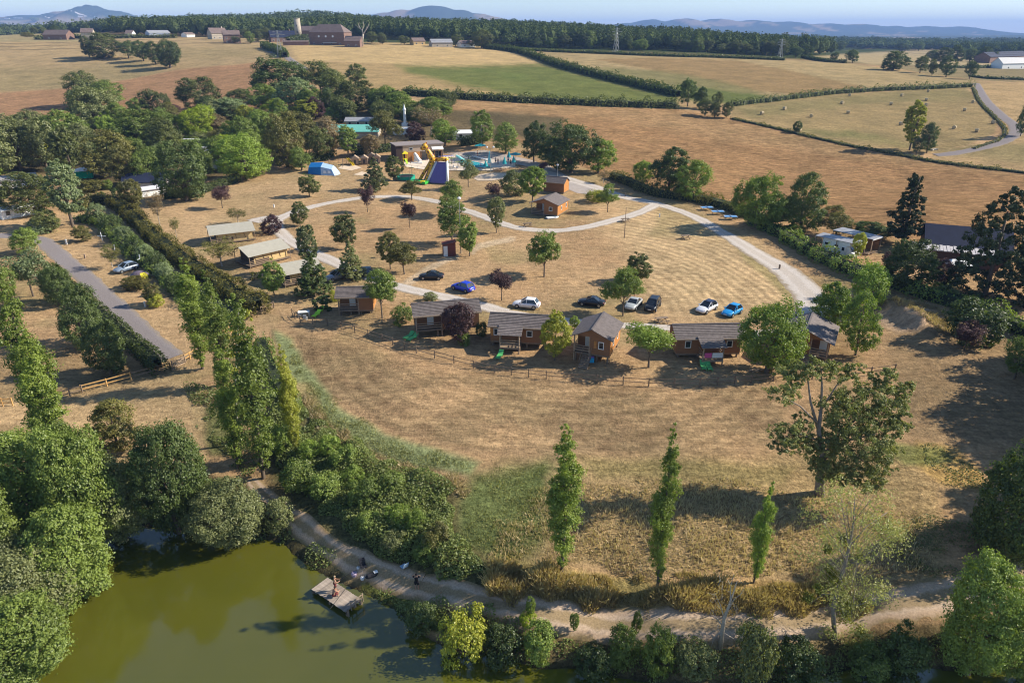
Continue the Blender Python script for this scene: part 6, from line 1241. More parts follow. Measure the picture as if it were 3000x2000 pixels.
# ------------------------------------------------------------------ pool
DECK = mat('pale_pool_deck', (.66, .55, .43), .85, .15, 1.5); SAND = mat('pale_sand', (.60, .47, .33), .95, .2, 2)
pad('pool_deck', [(1178, 472), (1190, 455), (1300, 460), (1335, 452), (1400, 460), (1508, 477), (1510, 490), (1440, 500), (1320, 500), (1240, 497), (1190, 490)], DECK, .12)
pad('sand_court', [(1388, 524), (1400, 512), (1440, 507), (1500, 508), (1515, 514), (1490, 523), (1440, 530), (1400, 530)], SAND, .07); pad('gravel_court', [(1560, 478), (1600, 480), (1660, 515), (1740, 548), (1790, 572), (1740, 572), (1690, 566), (1640, 545), (1600, 520), (1570, 500)], mat('court_gravel', (.36, .31, .27), .95, .2, 1.), .045)
pad('shaded_yard', [(1300, 450), (1420, 440), (1560, 470), (1600, 485), (1560, 492), (1510, 480), (1400, 460), (1335, 452)], mat('yard_gravel', (.40, .33, .28), .95, .2, 1.), .04)
pwm = mat('pool_water', (.02, .42, .50), .06, .12, 1.2, spec=.6); pad('swimming_pool_water', [(1345, 476), (1385, 472), (1425, 477), (1455, 485), (1452, 492), (1425, 496), (1392, 494), (1360, 485)], pwm, .24, True)
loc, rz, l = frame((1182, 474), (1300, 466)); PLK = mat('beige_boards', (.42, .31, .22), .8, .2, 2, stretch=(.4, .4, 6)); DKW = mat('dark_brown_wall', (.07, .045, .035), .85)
t = thing('pool_building', 'flat roofed pool building with beige and orange boards', 'building', loc, rz); D = 7.
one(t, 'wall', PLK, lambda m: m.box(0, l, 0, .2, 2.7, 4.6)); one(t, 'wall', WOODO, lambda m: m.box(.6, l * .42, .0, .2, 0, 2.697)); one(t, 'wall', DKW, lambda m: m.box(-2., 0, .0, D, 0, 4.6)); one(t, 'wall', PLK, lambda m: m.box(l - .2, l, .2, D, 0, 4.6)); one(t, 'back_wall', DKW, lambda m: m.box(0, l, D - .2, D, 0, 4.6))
one(t, 'inner_wall', STONEP, lambda m: m.box(l * .42, l - .2, 2.2, 2.4, 0, 4.4)); one(t, 'roof', mat('grey_flat_roof', (.26, .22, .2), .9), lambda m: m.box(-2.2, l + .3, -.3, D + .3, 4.603, 4.85)); one(t, 'awning', WHITE, lambda m: m.add([(l * .7, -.02, 3.9), (l * .98, -.02, 3.9), (l * .98, -1.2, 3.3), (l * .7, -1.2, 3.3), (l * .7, -.02, 3.8), (l * .98, -.02, 3.8), (l * .98, -1.2, 3.2), (l * .7, -1.2, 3.2)], [(0, 3, 2, 1), (4, 5, 6, 7), (0, 1, 5, 4), (1, 2, 6, 5), (2, 3, 7, 6), (3, 0, 4, 7)]))
window(t, l * .53, 0, 2.9, 1.9, 1.4); window(t, l * .2, 0, 3.2, 1.2, .8)
for x in (l * .45, l * .6, l * .78, l * .95): one(t, 'post', WOODB, lambda m: m.box(x - .1, x + .1, .2, .4, 0, 2.7))
for k in range(4): one(t, 'glass_door', GLASS, lambda m: m.box(l * .62 + k * 1.3, l * .62 + k * 1.3 + 1.1, 2.1, 2.19, 0, 2.2))
# fence round the pool
fp = smooth_line([at(*p) for p in [(1180, 470), (1178, 482), (1192, 492), (1245, 500), (1320, 503), (1440, 503), (1510, 493), (1512, 480), (1480, 472), (1400, 462), (1330, 455), (1304, 462)]], 1.9)
def railfence(name, label, L, h, rails, pm_, rm_, pw=.05, rw=.03, group=None, skip=1, cat='fence', ext=.25):
    b = (L[0][0], L[0][1], float(zt(*L[0]))); t = thing(name, label, cat, b, 0, group); pts = [Vector((p[0] - b[0], p[1] - b[1], float(zt(p[0], p[1])) - b[2])) for p in L]
    pmesh = MB().box(-pw, pw, -pw, pw, -.3, h).mesh('post', pm_)
    for p in pts: link('post', pmesh, t, p)
    for a, c in zip(pts[:-1], pts[1:]):
        for r_ in rails: MB().bar(a + Vector((0, 0, r_)), c + Vector((0, 0, r_ + random.uniform(-.03, .03))), rw, rw * 2).build('rail', rm_, t)
    return t
random.seed(5)
railfence('pool_fence', 'thin metal fence round the swimming pool', fp, 1.15, (.25, 1.1), METAL, METAL, .025, .03)
def parasol(label, px, py, closed=True, mt=TEAL, h=2.7):
    parts = [('pole', METAL, lambda m: m.tube([(0, 0, 0), (0, 0, h)], .035)), ('base', STONEP, lambda m: m.box(-.3, .3, -.3, .3, 0, .12))]
    if closed: parts.append(('canopy', mt, lambda m: m.tube([(0, 0, 1.0), (0, 0, 1.25), (0, 0, h)], [.65, .55, .06], 8)))
    else: parts.append(('canopy', mt, lambda m: m.add([(2 * math.cos(k * PI / 4), 2 * math.sin(k * PI / 4), h - .55) for k in range(8)] + [(0, 0, h)], [(k, (k + 1) % 8, 8) for k in range(8)])))
    return box_thing('parasol', label, 'parasol', px, py, parts, group='teal parasols round the pool')
parasol('closed teal parasol behind the open one on the right', 1491, 470, True); parasol('open teal parasol at the right end of the pool', 1510, 474, False); parasol('closed teal parasol leftmost of the lower pair', 1478, 490, True, h=2.9); parasol('closed teal parasol at the lower right pool corner', 1505, 486, True, h=2.9); parasol('tilted teal parasol in the yard behind the pool', 1408, 447, False)
parasol('tall pale teal folded parasol beside the pool', 1434, 488, True, TEALP, 4.4); parasol('dark teal furled parasol at the pool edge', 1423, 497, True, TEAL, 2.6)
for k in range(7):
    lbs = ['first', 'second', 'third', 'fourth', 'fifth', 'sixth', 'seventh']; p = at(1384 + k * 7, 463 + k * 1.6); t = thing('sunbed', f'{lbs[k]} white sunbed from the left behind the pool', 'sunbed', (p[0], p[1], p[2] + .12), 1.9, 'white sunbeds by the pool'); one(t, 'seat', WHITE, lambda m: m.box(-.3, .3, -1.2, .3, .3, .38)); one(t, 'backrest', WHITE, lambda m: m.add([(-.3, .303, .3), (.3, .303, .3), (.3, .9, .8), (-.3, .9, .8), (-.3, .303, .38), (.3, .303, .38), (.3, .9, .88), (-.3, .9, .88)], [(3, 2, 1, 0), (4, 5, 6, 7), (0, 1, 5, 4), (1, 2, 6, 5), (2, 3, 7, 6), (3, 0, 4, 7)])); one(t, 'base', METAL, lambda m: m.box(-.25, .25, -1., .8, 0, .05)); one(t, 'leg', METAL, lambda m: m.box(-.2, .2, -.2, .2, .053, .297))
for k in range(5):
    p = at(1288 + k * 9, 466 - k * .6); t = thing('terrace_table', ['leftmost', 'second', 'middle', 'fourth', 'rightmost'][k] + ' violet clothed terrace table right of the pool building door', 'table', (p[0], p[1], p[2] + .1), .3, 'terrace tables at the pool building'); one(t, 'tabletop', mat('violet_cloth', (.22, .24, .55), .7), lambda m: m.box(-.5, .5, -.5, .5, .7, .76)); one(t, 'foot', METAL, lambda m: m.box(-.05, .05, -.05, .05, 0, .697))
for k, (a, b) in enumerate([(1452, 500), (1462, 501), (1474, 500)]): t = box_thing('picnic_bench', ['left', 'middle', 'right'][k] + ' pale picnic bench outside the pool fence', 'bench', a, b, [('tabletop', WOODL, lambda m: m.box(-.9, .9, -.35, .35, .7, .76)), ('bench_board', WOODL, lambda m: m.box(-.9, .9, .6, .85, .42, .46)), ('bench_board', WOODL, lambda m: m.box(-.9, .9, -.85, -.6, .42, .46)), ('frame', WOODL, lambda m: (m.bar((-.6, -.8, 0), (-.6, .3, .7), .06), m.bar((-.6, .8, 0), (-.6, -.3, .7), .06), m.bar((.6, -.8, 0), (.6, .3, .7), .06), m.bar((.6, .8, 0), (.6, -.3, .7), .06)))], .2, 'picnic benches at the pool')
box_thing('play_tower', 'yellow play tower with a small roof at the left corner of the pool', 'play tower', 1188, 478, [('frame', mat('yellow_plastic', (.80, .55, .02), .4), lambda m: [m.box(x - .08, x + .08, y - .08, y + .08, 0, 2.8) for x in (-.6, .6) for y in (-.6, .6)] + [m.box(-.7, .7, -.7, .7, 1.2, 1.3)]), ('roof', mat('yellow_vinyl', (.75, .62, .03), .5), lambda m: m.add([(-.9, -.9, 2.803), (.9, -.9, 2.803), (.9, .9, 2.803), (-.9, .9, 2.803), (0, 0, 3.6)], [(0, 1, 4), (1, 2, 4), (2, 3, 4), (3, 0, 4)])), ('slide', GREENY, lambda m: m.bar((0, -.7, 1.3), (.4, -2.4, .2), .5, .08))], .2)
box_thing('water_slide', 'white curved children slide in front of the orange pool building wall', 'slide', 1220, 476, [('slide_body', WHITE, lambda m: m.tube([(-.4, .8, 2.4), (0, .2, 2.0), (.6, -.6, 1.0), (1.2, -1.4, .35)], [.5, .55, .6, .7], 10)), ('support', WHITE, lambda m: m.box(-.7, .2, .3, 1.2, 0, 2.2)), ('platform', WHITE, lambda m: m.box(-1.6, 1.8, -2.0, -1.0, 0, .25))], .1)
box_thing('water_slide', 'turquoise water slide at the left end of the swimming pool', 'slide', 1352, 476, [('slide_body', TEALP, lambda m: m.tube([(-1.4, .6, 1.9), (-.6, .2, 1.5), (.3, 0, .8), (1.2, -.3, .3)], [.35, .4, .45, .5], 10)), ('ladder', METAL, lambda m: (m.bar((-1.9, .5, 0), (-1.5, .5, 2.2), .06), m.bar((-1.9, 1.0, 0), (-1.5, 1.0, 2.2), .06)))], .2)
for k in range(9):
    p = at(1300 + k * 13 + (k % 3) * 3, 488 + (k % 4) * 3); t = thing('deck_chair', ['first', 'second', 'third', 'fourth', 'fifth', 'sixth', 'seventh', 'eighth', 'ninth'][k] + ' small white deck chair from the left on the near side of the pool', 'deck chair', (p[0], p[1], p[2] + .12), k * 1.1, 'white deck chairs on the near side of the pool'); one(t, 'seat', WHITE, lambda m: m.box(-.3, .3, -.5, .3, .3, .36)); one(t, 'backrest', WHITE, lambda m: m.box(-.3, .3, .303, .37, .3, 1.0)); one(t, 'frame', METAL, lambda m: (m.bar((-.28, -.4, 0), (-.28, .3, .3), .04), m.bar((.28, -.4, 0), (.28, .3, .3), .04)))
# lamp posts
def lamp(label, px, pb, pt, heads=2, mt=METAL):
    x, y, z = at(px, pb); h = ztop(y, pt) - z; parts = [('pole', mt, lambda m: m.tube([(0, 0, -.2), (0, 0, h - .2)], [.09, .05], 8))]
    if heads == 2: parts += [('arm', mt, lambda m: m.bar((-.9, 0, h - .25), (.9, 0, h - .25), .06))] + [('lamp_globe', WHITE, (lambda s_: lambda m: m.tube([(s_, 0, h - .2), (s_, 0, h - .05), (s_, 0, h + .2), (s_, 0, h + .35)], [.1, .3, .3, .1], 10))(s_)) for s_ in (-.9, .9)]
    elif heads == 1: parts += [('lamp_globe', WHITE, lambda m: m.tube([(0, 0, h - .2), (0, 0, h - .05), (0, 0, h + .2), (0, 0, h + .32)], [.1, .32, .32, .1], 10))]
    return box_thing('lamp_post', label, 'lamp post', px, pb, parts, group='lamp posts of the campsite')
lamp('lamp post with two globes in front of the pool', 1437, 505, 432); lamp('single globe lamp post behind the square hedge', 1411, 432, 368, 1); lamp('slim green grey lamp post by the tall airy tree', 1350, 742, 582, 1)
lamp('bare wooden pole on the open meadow', 1829, 697, 604, 0, WOODL); lamp('small lamp post at the plum tree by the parking court', 1633, 520, 484, 1)
# palms by the pool
for k, (a, b, c_) in enumerate([(1312, 490, 474), (1324, 482, 460), (1342, 489, 472), (1372, 470, 460)]):
    x, y, z = at(a, b); h = max(1.6, ztop(y, c_) - z); t = thing('palm', ['leftmost small palm by the pool', 'tallest small palm by the pool', 'palm nearest the pool water', 'palm behind the pool water'][k], 'palm', (x, y, z), k, 'small palms by the pool'); one(t, 'trunk', BARK, lambda m: m.tube([(0, 0, 0), (0, 0, h * .8)], [.14, .1], 7))
    for j in range(9):
        q = j * PI * 2 / 9; one(t, 'frond', LM['mid'], lambda m: m.add([(0, 0, h * .8), (math.cos(q - .2) * .8, math.sin(q - .2) * .8, h * .95), (math.cos(q) * 1.5, math.sin(q) * 1.5, h * .7), (math.cos(q + .2) * .8, math.sin(q + .2) * .8, h * .95)], [(0, 1, 2, 3)]))
# inflatable giraffe slide
YEL = newmat('giraffe_hide'); n = N(YEL); out = n('ShaderNodeOutputMaterial'); b = n('ShaderNodeBsdfPrincipled', i_Roughness=.45); tc = n('ShaderNodeTexCoord'); vo = n('ShaderNodeTexVoronoi', i_Scale=1.1, feature='DISTANCE_TO_EDGE'); n.l(tc.outputs['Object'], vo.inputs['Vector']); r = ramp(n, [(.16, (.80, .42, .02)), (.2, (.24, .075, .015))]); n.l(vo.outputs['Distance'], r.inputs[0]); n.l(r.outputs[0], b.inputs['Base Color']); n.l(b.outputs[0], out.inputs[0])
loc, rz, l = frame((1238, 528), (1316, 535)); t = thing('inflatable_slide', 'giraffe shaped inflatable slide with a violet chute', 'inflatable slide', loc, rz); PUR = mat('violet_chute', (.17, .13, .32), .45, .1); sc_ = l / 8.
def S_(*a): return [tuple(c * sc_ for c in p) for p in a]
one(t, 'chute', PUR, lambda m: m.add(S_((3.2, -2.4, .3), (8.6, -2.0, .3), (6.7, 1.2, 4.9), (4.0, 1.0, 4.9), (3.2, -2.4, .05), (8.6, -2.0, .05), (6.7, 1.6, .05), (4.0, 1.6, .05)), [(0, 1, 2, 3), (0, 4, 5, 1), (1, 5, 6, 2), (2, 6, 7, 3), (3, 7, 4, 0)]))
one(t, 'side_wall', WHITE, lambda m: m.tube(S_((8.8, -2.1, .4), (7.8, -.4, 2.8), (6.85, 1.2, 5.2)), [.36 * sc_, .32 * sc_, .3 * sc_], 10), True); one(t, 'side_wall', WHITE, lambda m: m.tube(S_((3.0, -2.4, .4), (3.4, -.6, 2.6), (3.85, 1.0, 4.9)), [.38 * sc_, .33 * sc_, .3 * sc_], 10), True)
one(t, 'top_bar', YEL, lambda m: m.tube(S_((3.6, 1.2, 5.3), (5, 1.3, 5.6), (7.0, 1.3, 5.5)), .55 * sc_, 12), True)
for q in (S_((.2, -1.8, .3), (1.2, -.4, 2.6), (2.6, .8, 5.0)), S_((2.7, -2.6, .3), (2.8, -1., 2.4), (2.9, .6, 4.8))): one(t, 'leg', YEL, lambda m: m.tube(q, [.42 * sc_, .42 * sc_, .6 * sc_], 12), True)
one(t, 'neck', YEL, lambda m: m.tube(S_((3.1, .9, 4.8), (2.4, .8, 6.2), (1.6, .6, 7.6), (1.1, .4, 8.6)), [.95 * sc_, .8 * sc_, .62 * sc_, .55 * sc_], 14), True)
hd = one(t, 'head', YEL, lambda m: m.tube(S_((1.5, .5, 8.9), (1.0, .35, 8.75), (.5, .15, 8.3), (.1, 0., 7.8)), [.5 * sc_, .75 * sc_, .62 * sc_, .45 * sc_], 12), True)
for s_ in (-.3, .3): one(hd, 'horn', YEL, lambda m: m.tube(S_((1.2, .45 + s_, 9.1), (1.3, .45 + s_, 9.7)), .1 * sc_, 6)); one(hd, 'eye', RUB, lambda m: m.tube(S_((.8, .25 + s_ * 1.5, 8.7), (.8, .25 + s_ * 1.9, 8.7)), .12 * sc_, 8))
one(t, 'back_panel', mat('violet_grey_panel', (.20, .16, .22), .6), lambda m: m.add(S_((.9, -1.0, .2), (2.9, -1.4, .2), (2.8, .5, 4.3), (2.1, .4, 3.9)), [(0, 1, 2, 3)]))
one(t, 'landing_mat', mat('green_vinyl', (.05, .42, .06), .5), lambda m: m.box(-1.0 * sc_, 3.6 * sc_, -4.6 * sc_, -1.6 * sc_, 0, .6)); one(t, 'landing_bumper', mat('yellow_vinyl', (.75, .62, .03), .5), lambda m: m.tube(S_((2.2, -4.4, .5), (3.2, -4.0, .5)), .38 * sc_, 10)); one(t, 'landing_bumper', mat('navy_vinyl', (.02, .06, .2), .5), lambda m: m.tube(S_((-.4, -4.0, .3), (2.2, -4.5, .3)), .3 * sc_, 10))
one(t, 'blower', RUB, lambda m: m.tube(S_((7.9, -1.2, .4), (8.6, -.9, .5)), .4 * sc_, 10))
# trampoline
p = at(1190, 524); t = thing('trampoline', 'round trampoline with a green padded skirt', 'trampoline', p, 0); GP = mat('green_pad', (.02, .36, .22), .6); R_ = 2.5
one(t, 'skirt', GP, lambda m: m.tube([(0, 0, .05), (0, 0, .85)], R_, 20, cap=False)); one(t, 'mat', RUB, lambda m: m.tube([(0, 0, .75), (0, 0, .80)], R_ * .85, 20)); one(t, 'pad_ring', GP, lambda m: m.add([(R_ * f * math.cos(k * PI / 10), R_ * f * math.sin(k * PI / 10), .87) for f in (.85, 1.02) for k in range(20)], [(k, (k + 1) % 20, 20 + (k + 1) % 20, 20 + k) for k in range(20)]))
for k in range(6): one(t, 'net_pole', METAL, lambda m: m.tube([(R_ * math.cos(k * 1.047), R_ * math.sin(k * 1.047), .1), (R_ * math.cos(k * 1.047), R_ * math.sin(k * 1.047), 2.7)], .04, 6))
one(t, 'top_rim', mat('yellow_tube', (.75, .6, .05), .5), lambda m: m.tube([(R_ * math.cos(k * .3 + .4), R_ * math.sin(k * .3 + .4), 2.72) for k in range(10)], .06, 6))
# playhouses and slide
for k, (a, b, s_) in enumerate([(1041, 482, 1.), (1068, 481, 1.), (1090, 474, 1.1), (1105, 478, .9)]):
    t = box_thing('playhouse', ['left wooden playhouse at the clipped hedge', 'wooden playhouse right of the left one', 'higher wooden playhouse behind the others', 'rightmost wooden playhouse half behind the pale green tree'][k], 'playhouse', a, b, [('wall', WOODL, lambda m: m.box(-1 * s_, 1 * s_, -.9, .9, .3, 1.8)), ('roof', WOODL, lambda m: m.prism([(-1.3 * s_, 1.8), (1.3 * s_, 1.8), (0, 2.7)], -1.2, 1.2)), ('door', DMET, lambda m: m.box(-.3, .3, -.95, -.903, .3, 1.4)), ('stilt', WOODD, lambda m: m.box(-.9 * s_, .9 * s_, -.8, .8, 0, .297))], .15, 'wooden playhouses')
t = box_thing('play_slide', 'small yellow slide left of the playhouses', 'slide', 1024, 484, [('chute', mat('yellow_plastic', (.80, .55, .02), .4), lambda m: (m.add([(-.3, 1.4, 1.7), (.3, 1.4, 1.7), (.9, -2.0, .2), (.3, -2.0, .2), (-.3, 1.4, 1.6), (.3, 1.4, 1.6), (.9, -2.0, .1), (.3, -2.0, .1)], [(0, 1, 2, 3), (7, 6, 5, 4), (0, 4, 5, 1), (1, 5, 6, 2), (2, 6, 7, 3), (3, 7, 4, 0)]), m.bar((-.3, 1.4, 1.85), (.3, -2, .35), .06, .2), m.bar((.3, 1.4, 1.85), (.9, -2, .35), .06, .2))), ('ladder', METAL, lambda m: (m.bar((-.25, 1.9, 0), (-.25, 1.4, 1.9), .05), m.bar((.25, 1.9, 0), (.25, 1.4, 1.9), .05)))], .5)
t = box_thing('swing_frame', 'thin swing frame left of the yellow slide', 'swing', 985, 488, [('top_beam', WOODD, lambda m: m.bar((-2, 0, 2.3), (2, 0, 2.3), .1))] + [('leg', WOODD, (lambda x, s_: lambda m: m.bar((x, 0, 2.3), (x, s_, 0), .08))(x, s_)) for x in (-2, 2) for s_ in (-.8, .8)] + [('swing_seat', RUB, (lambda x: lambda m: (m.bar((x, 0, 2.3), (x, 0, .5), .02), m.box(x - .25, x + .25, -.1, .1, .45, .5)))(x)) for x in (-.8, .8)])
pad('play_sand', [(990, 494), (1030, 500), (1060, 492), (1040, 484), (1000, 486)], SAND, .05); pad('play_sand', [(1035, 512), (1065, 516), (1085, 510), (1060, 503)], SAND, .05)
# blue family tent
loc, rz, l = frame((905, 512), (962, 514)); t = thing('family_tent', 'large blue family tent with a pale blue front', 'tent', loc, rz); BLU = mat('blue_tent', (.01, .17, .46), .7, .08); PBL = mat('pale_blue_tent', (.36, .50, .68), .7, .08)
one(t, 'inner_tent', BLU, lambda m: m.add([(-.8, 1.2, 0), (3.4, 0, 0), (3.4, 5, 0), (-.8, 5.4, 0), (-.4, 1.4, 1.9), (3.4, .4, 2.2), (3.4, 4.6, 2.2), (-.4, 5.1, 1.9), (-.2, 3.1, 2.9), (3.4, 2.6, 3.1)], [(0, 1, 5, 4), (1, 2, 6, 9, 5), (2, 3, 7, 6), (3, 0, 4, 8, 7), (4, 5, 9, 8), (8, 9, 6, 7)]))
one(t, 'front_tent', PBL, lambda m: m.add([(3.403, 0, 0), (7.4, -.4, 0), (8.2, 2.2, 0), (7.4, 4.4, 0), (3.403, 5, 0), (3.403, .4, 2.2), (6.4, .4, 1.6), (6.4, 4, 1.6), (3.403, 4.6, 2.2), (3.403, 2.6, 3.0), (6.4, 2.2, 2.4)], [(0, 1, 6, 5), (1, 2, 10, 6), (2, 3, 7, 10), (3, 4, 8, 7), (5, 6, 10, 9), (9, 10, 7, 8), (4, 0, 5, 9, 8)]))
for x in (4.2, 5.4): one(t, 'window', WHITE, lambda m: m.add([(x, -.16 - (x - 3.4) * .02, .6), (x + .9, -.18 - (x - 3.4) * .02, .6), (x + .8, .02, 1.2), (x, .06, 1.3)], [(0, 1, 2, 3)]))
# dome tent
p = at(411, 815); t = thing('dome_tent', 'dark dome tent with a yellow patch beside the blue grey hatchback', 'tent', p, .3); dm = MB()
for i in range(5):
    for k in range(14):
        f = lambda i_, k_: (1.7 * math.cos(i_ * PI / 10) * math.cos(k_ * PI / 7), 1.2 * math.cos(i_ * PI / 10) * math.sin(k_ * PI / 7), 1.35 * math.sin(i_ * PI / 10)); dm.add([f(i, k), f(i, k + 1), f(i + 1, k + 1), f(i + 1, k)], [(0, 1, 2, 3)], 1 if k in (11, 12) and i < 3 else 0)
dm.build('flysheet', [mat('purple_grey_fly', (.14, .11, .14), .6), mat('yellow_fly', (.65, .55, .03), .6)], t)
for s_ in (-1, 1): one(t, 'guy_line', WHITE, lambda m: m.bar((s_ * 1.2, 0, .9), (s_ * 2.5, 0, 0), .02))
# table tennis tables
for k, (a, b) in enumerate([(2070, 616), (2102, 628), (2139, 643)]):
    t = box_thing('table_tennis_table', ['upper', 'middle', 'lower'][k] + ' blue table tennis table by the gravel road', 'table tennis table', a, b, [('tabletop', mat('blue_table', (.12, .32, .62), .4), lambda m: m.box(-1.37, 1.37, -.76, .76, .70, .76)), ('edge_line', WHITE, lambda m: (m.box(-1.37, 1.37, -.03, .03, .764, .768), m.box(-1.37, -1.30, -.76, .76, .7645, .769), m.box(1.30, 1.37, -.76, .76, .7645, .769))), ('net', WHITE, lambda m: m.box(-.02, .02, -.8, .8, .772, .90))] + [('leg', METAL, (lambda x, y: lambda m: m.box(x - .04, x + .04, y - .04, y + .04, 0, .697))(x, y)) for x in (-1, 1) for y in (-.5, .5)], .15 - k * .1, 'blue table tennis tables')
for k, (a, b) in enumerate([(2008, 700), (1832, 650), (1545, 664), (1938, 944)]):
    t = box_thing('picnic_table', ['dark picnic table alone on the striped meadow', 'dark picnic table below the road beside the wooden pole', 'small dark picnic table in front of the porch cabin', 'picnic table at the gravel behind the towel cabin'][k], 'picnic table', a, b, [('tabletop', WOODD, lambda m: m.box(-.9, .9, -.35, .35, .7, .76)), ('bench_board', WOODD, lambda m: m.box(-.9, .9, .6, .85, .42, .46)), ('bench_board', WOODD, lambda m: m.box(-.9, .9, -.85, -.6, .42, .46)), ('frame', WOODD, lambda m: (m.bar((-.6, -.8, 0), (-.6, .3, .7), .08), m.bar((-.6, .8, 0), (-.6, -.3, .7), .08), m.bar((.6, -.8, 0), (.6, .3, .7), .08), m.bar((.6, .8, 0), (.6, -.3, .7), .08)))], .3, 'dark picnic tables')
for k, (a, b, c_, mt) in enumerate([(2283, 788, 776, WOODD), (196, 716, 702, WHITE), (250, 757, 745, WOODL), (426, 898, 884, WHITE), (434, 898, 884, WOODL), (1932, 636, 628, WHITE), (803, 608, 600, WHITE), (1832, 575, 567, WOODL)]):
    x, y, z = at(a, b); h = max(.7, ztop(y, c_) - z); t = thing('marker_post', ['dark post at the inside of the gravel road bend', 'white post at the asphalt road bend', 'wooden post at the second pitch', 'white left one of two posts at the asphalt road', 'wooden right one of two posts at the asphalt road', 'white stone at the road fork', 'white post above the plum bush', 'short post above the fork tree'][k], 'post', (x, y, z), 0, 'marker posts'); one(t, 'post_body', mt, lambda m: m.box(-.12, .12, -.12, .12, -.2, h)); one(t, 'post_cap', mt, lambda m: m.add([(-.14, -.14, h + .002), (.14, -.14, h + .002), (.14, .14, h + .002), (-.14, .14, h + .002), (0, 0, h + .12)], [(0, 1, 4), (1, 2, 4), (2, 3, 4), (3, 0, 4), (3, 2, 1, 0)]))
# small white wind rotors between the pitches
for k, (a, b, c_) in enumerate([(303, 712, 692), (394, 735, 722), (405, 736, 716), (415, 778, 758), (340, 738, 726), (577, 798, 784)]):
    x, y, z = at(a, b + 6); h = max(1.2, ztop(y, c_) - z); t = thing('garden_rotor', ['white cross shaped garden rotor at the long hedge', 'white curved rotor blade in the bamboo', 'white upright rotor blade in the bamboo', 'white rod above the blue grey hatchback', 'white bent rod near the thin bent tree', 'white rotor blade in front of the paired poplars'][k], 'garden rotor', (x, y, z), k * .5, 'white garden rotors'); one(t, 'mast', METAL, lambda m: m.tube([(0, 0, 0), (0, 0, h)], .03, 5))
    for j in range(2 if k else 4): q = j * PI / 2 + .5 * k; one(t, 'blade', WHITE, lambda m: m.bar((0, 0, h), (math.cos(q) * .8, 0, h + math.sin(q) * .8), .14, .05))
# ------------------------------------------------------------------ fences
fl = smooth_line([at(*p) for p in [(857, 925), (880, 945), (960, 955), (1040, 975), (1120, 1000), (1220, 1035), (1330, 1065), (1450, 1092), (1600, 1110), (1750, 1122), (1900, 1132), (2050, 1132), (2200, 1122), (2330, 1112), (2480, 1106), (2620, 1090)]], 2.1)
railfence('post_and_rail_fence', 'long post and rail fence curving below the row of cabins', fl, 1.15, (.5, 1.0), WOODD, WOODD, .055, .035, 'post and rail fences')
f2 = [at(*p)[:2] for p in [(170, 1172), (242, 1150)]]; railfence('post_and_rail_fence', 'weathered fence piece left of the yellow rails', smooth_line(f2, 2), 1.1, (.45, .95), WOODD, WOODD, .06, .05, 'post and rail fences')
railfence('post_and_rail_fence', 'bright yellow fence piece on the earth below the bluish tree', smooth_line([at(240, 1150), (at(385, 1112))], 2.2), 1.1, (.45, .95), NEWW, NEWW, .06, .06, 'post and rail fences')
railfence('post_and_rail_fence', 'weathered fence between the yellow rails and the gate', smooth_line([at(385, 1112), at(500, 1083)], 2.2), 1.1, (.45, .95), WOODD, WOODD, .06, .05, 'post and rail fences')
railfence('post_and_rail_fence', 'yellow fence piece at the left edge of the picture', smooth_line([at(-20, 1192), at(38, 1188)], 2), 1.1, (.45, .95), NEWW, NEWW, .06, .06, 'post and rail fences')
railfence('post_and_rail_fence', 'yellow fence piece right of the gate', smooth_line([at(543, 1060), at(572, 1045)], 2), 1.1, (.45, .95), NEWW, NEWW, .06, .06, 'post and rail fences')
railfence('post_and_rail_fence', 'yellow fence piece between the poplars', smooth_line([at(650, 990), at(705, 960)], 2), 1.1, (.45, .95), NEWW, NEWW, .06, .06, 'post and rail fences')
railfence('post_and_rail_fence', 'dark fence piece at the lower end of the long hedge', smooth_line([at(765, 918), at(803, 902)], 2), 1.1, (.45, .95), WOODD, WOODD, .06, .05, 'post and rail fences')
loc, rz, l = frame((508, 1082), (543, 1062)); t = thing('field_gate', 'five barred wooden gate at the end of the asphalt road', 'gate', loc, rz)
for k in range(4): one(t, 'bar', WOODL, lambda m: m.bar((0, 0, .25 + k * .28), (l, 0, .25 + k * .28), .05, .1))
one(t, 'diagonal_brace', WOODL, lambda m: m.bar((0, -.06, .2), (l, -.06, 1.15), .05, .1)); one(t, 'post', WOODL, lambda m: m.box(-.1, 0, -.08, .08, -.2, 1.3)); one(t, 'post', WOODL, lambda m: m.box(l, l + .1, -.08, .08, -.2, 1.3))
# ------------------------------------------------------------------ dock, board, things of the anglers
dk = [onplane(912, 1725, .45), onplane(1015, 1793, .45), onplane(1072, 1743, .45), onplane(958, 1690, .45)]
A_, B_, C_, D_ = [Vector(p) for p in dk]; t = thing('fishing_jetty', 'wooden fishing jetty reaching into the green lake', 'jetty', (A_.x, A_.y, 0), math.atan2(B_.y - A_.y, B_.x - A_.x)); Lx = (B_ - A_).length; Ly = (D_ - A_).length; npk = int(Lx / .155); pm = MB().box(.005, .148, 0, Ly, .40, .45).mesh('plank', mat('grey_jetty_boards', (.33, .27, .215), .85, .3, 5, .01, 20, objvar=.25))
for k in range(npk):
    o = link('plank', pm, t, (k * .155, random.uniform(-.03, .03), random.uniform(-.008, .008)))
for y in (.2, Ly / 2, Ly - .2): one(t, 'beam', WOODD, lambda m: m.box(0, Lx, y - .07, y + .07, .22, .385))
for x in (.1, Lx / 2, Lx - .1):
    for y in (.1, Ly - .1): one(t, 'pile', WOODD, lambda m: m.tube([(x, y, -1.8), (x, y, .22)], .1, 8))
one(t, 'pile', WOODD, lambda m: m.tube([(Lx + .08, .1, -1.8), (Lx + .08, .1, .7)], .09, 8))
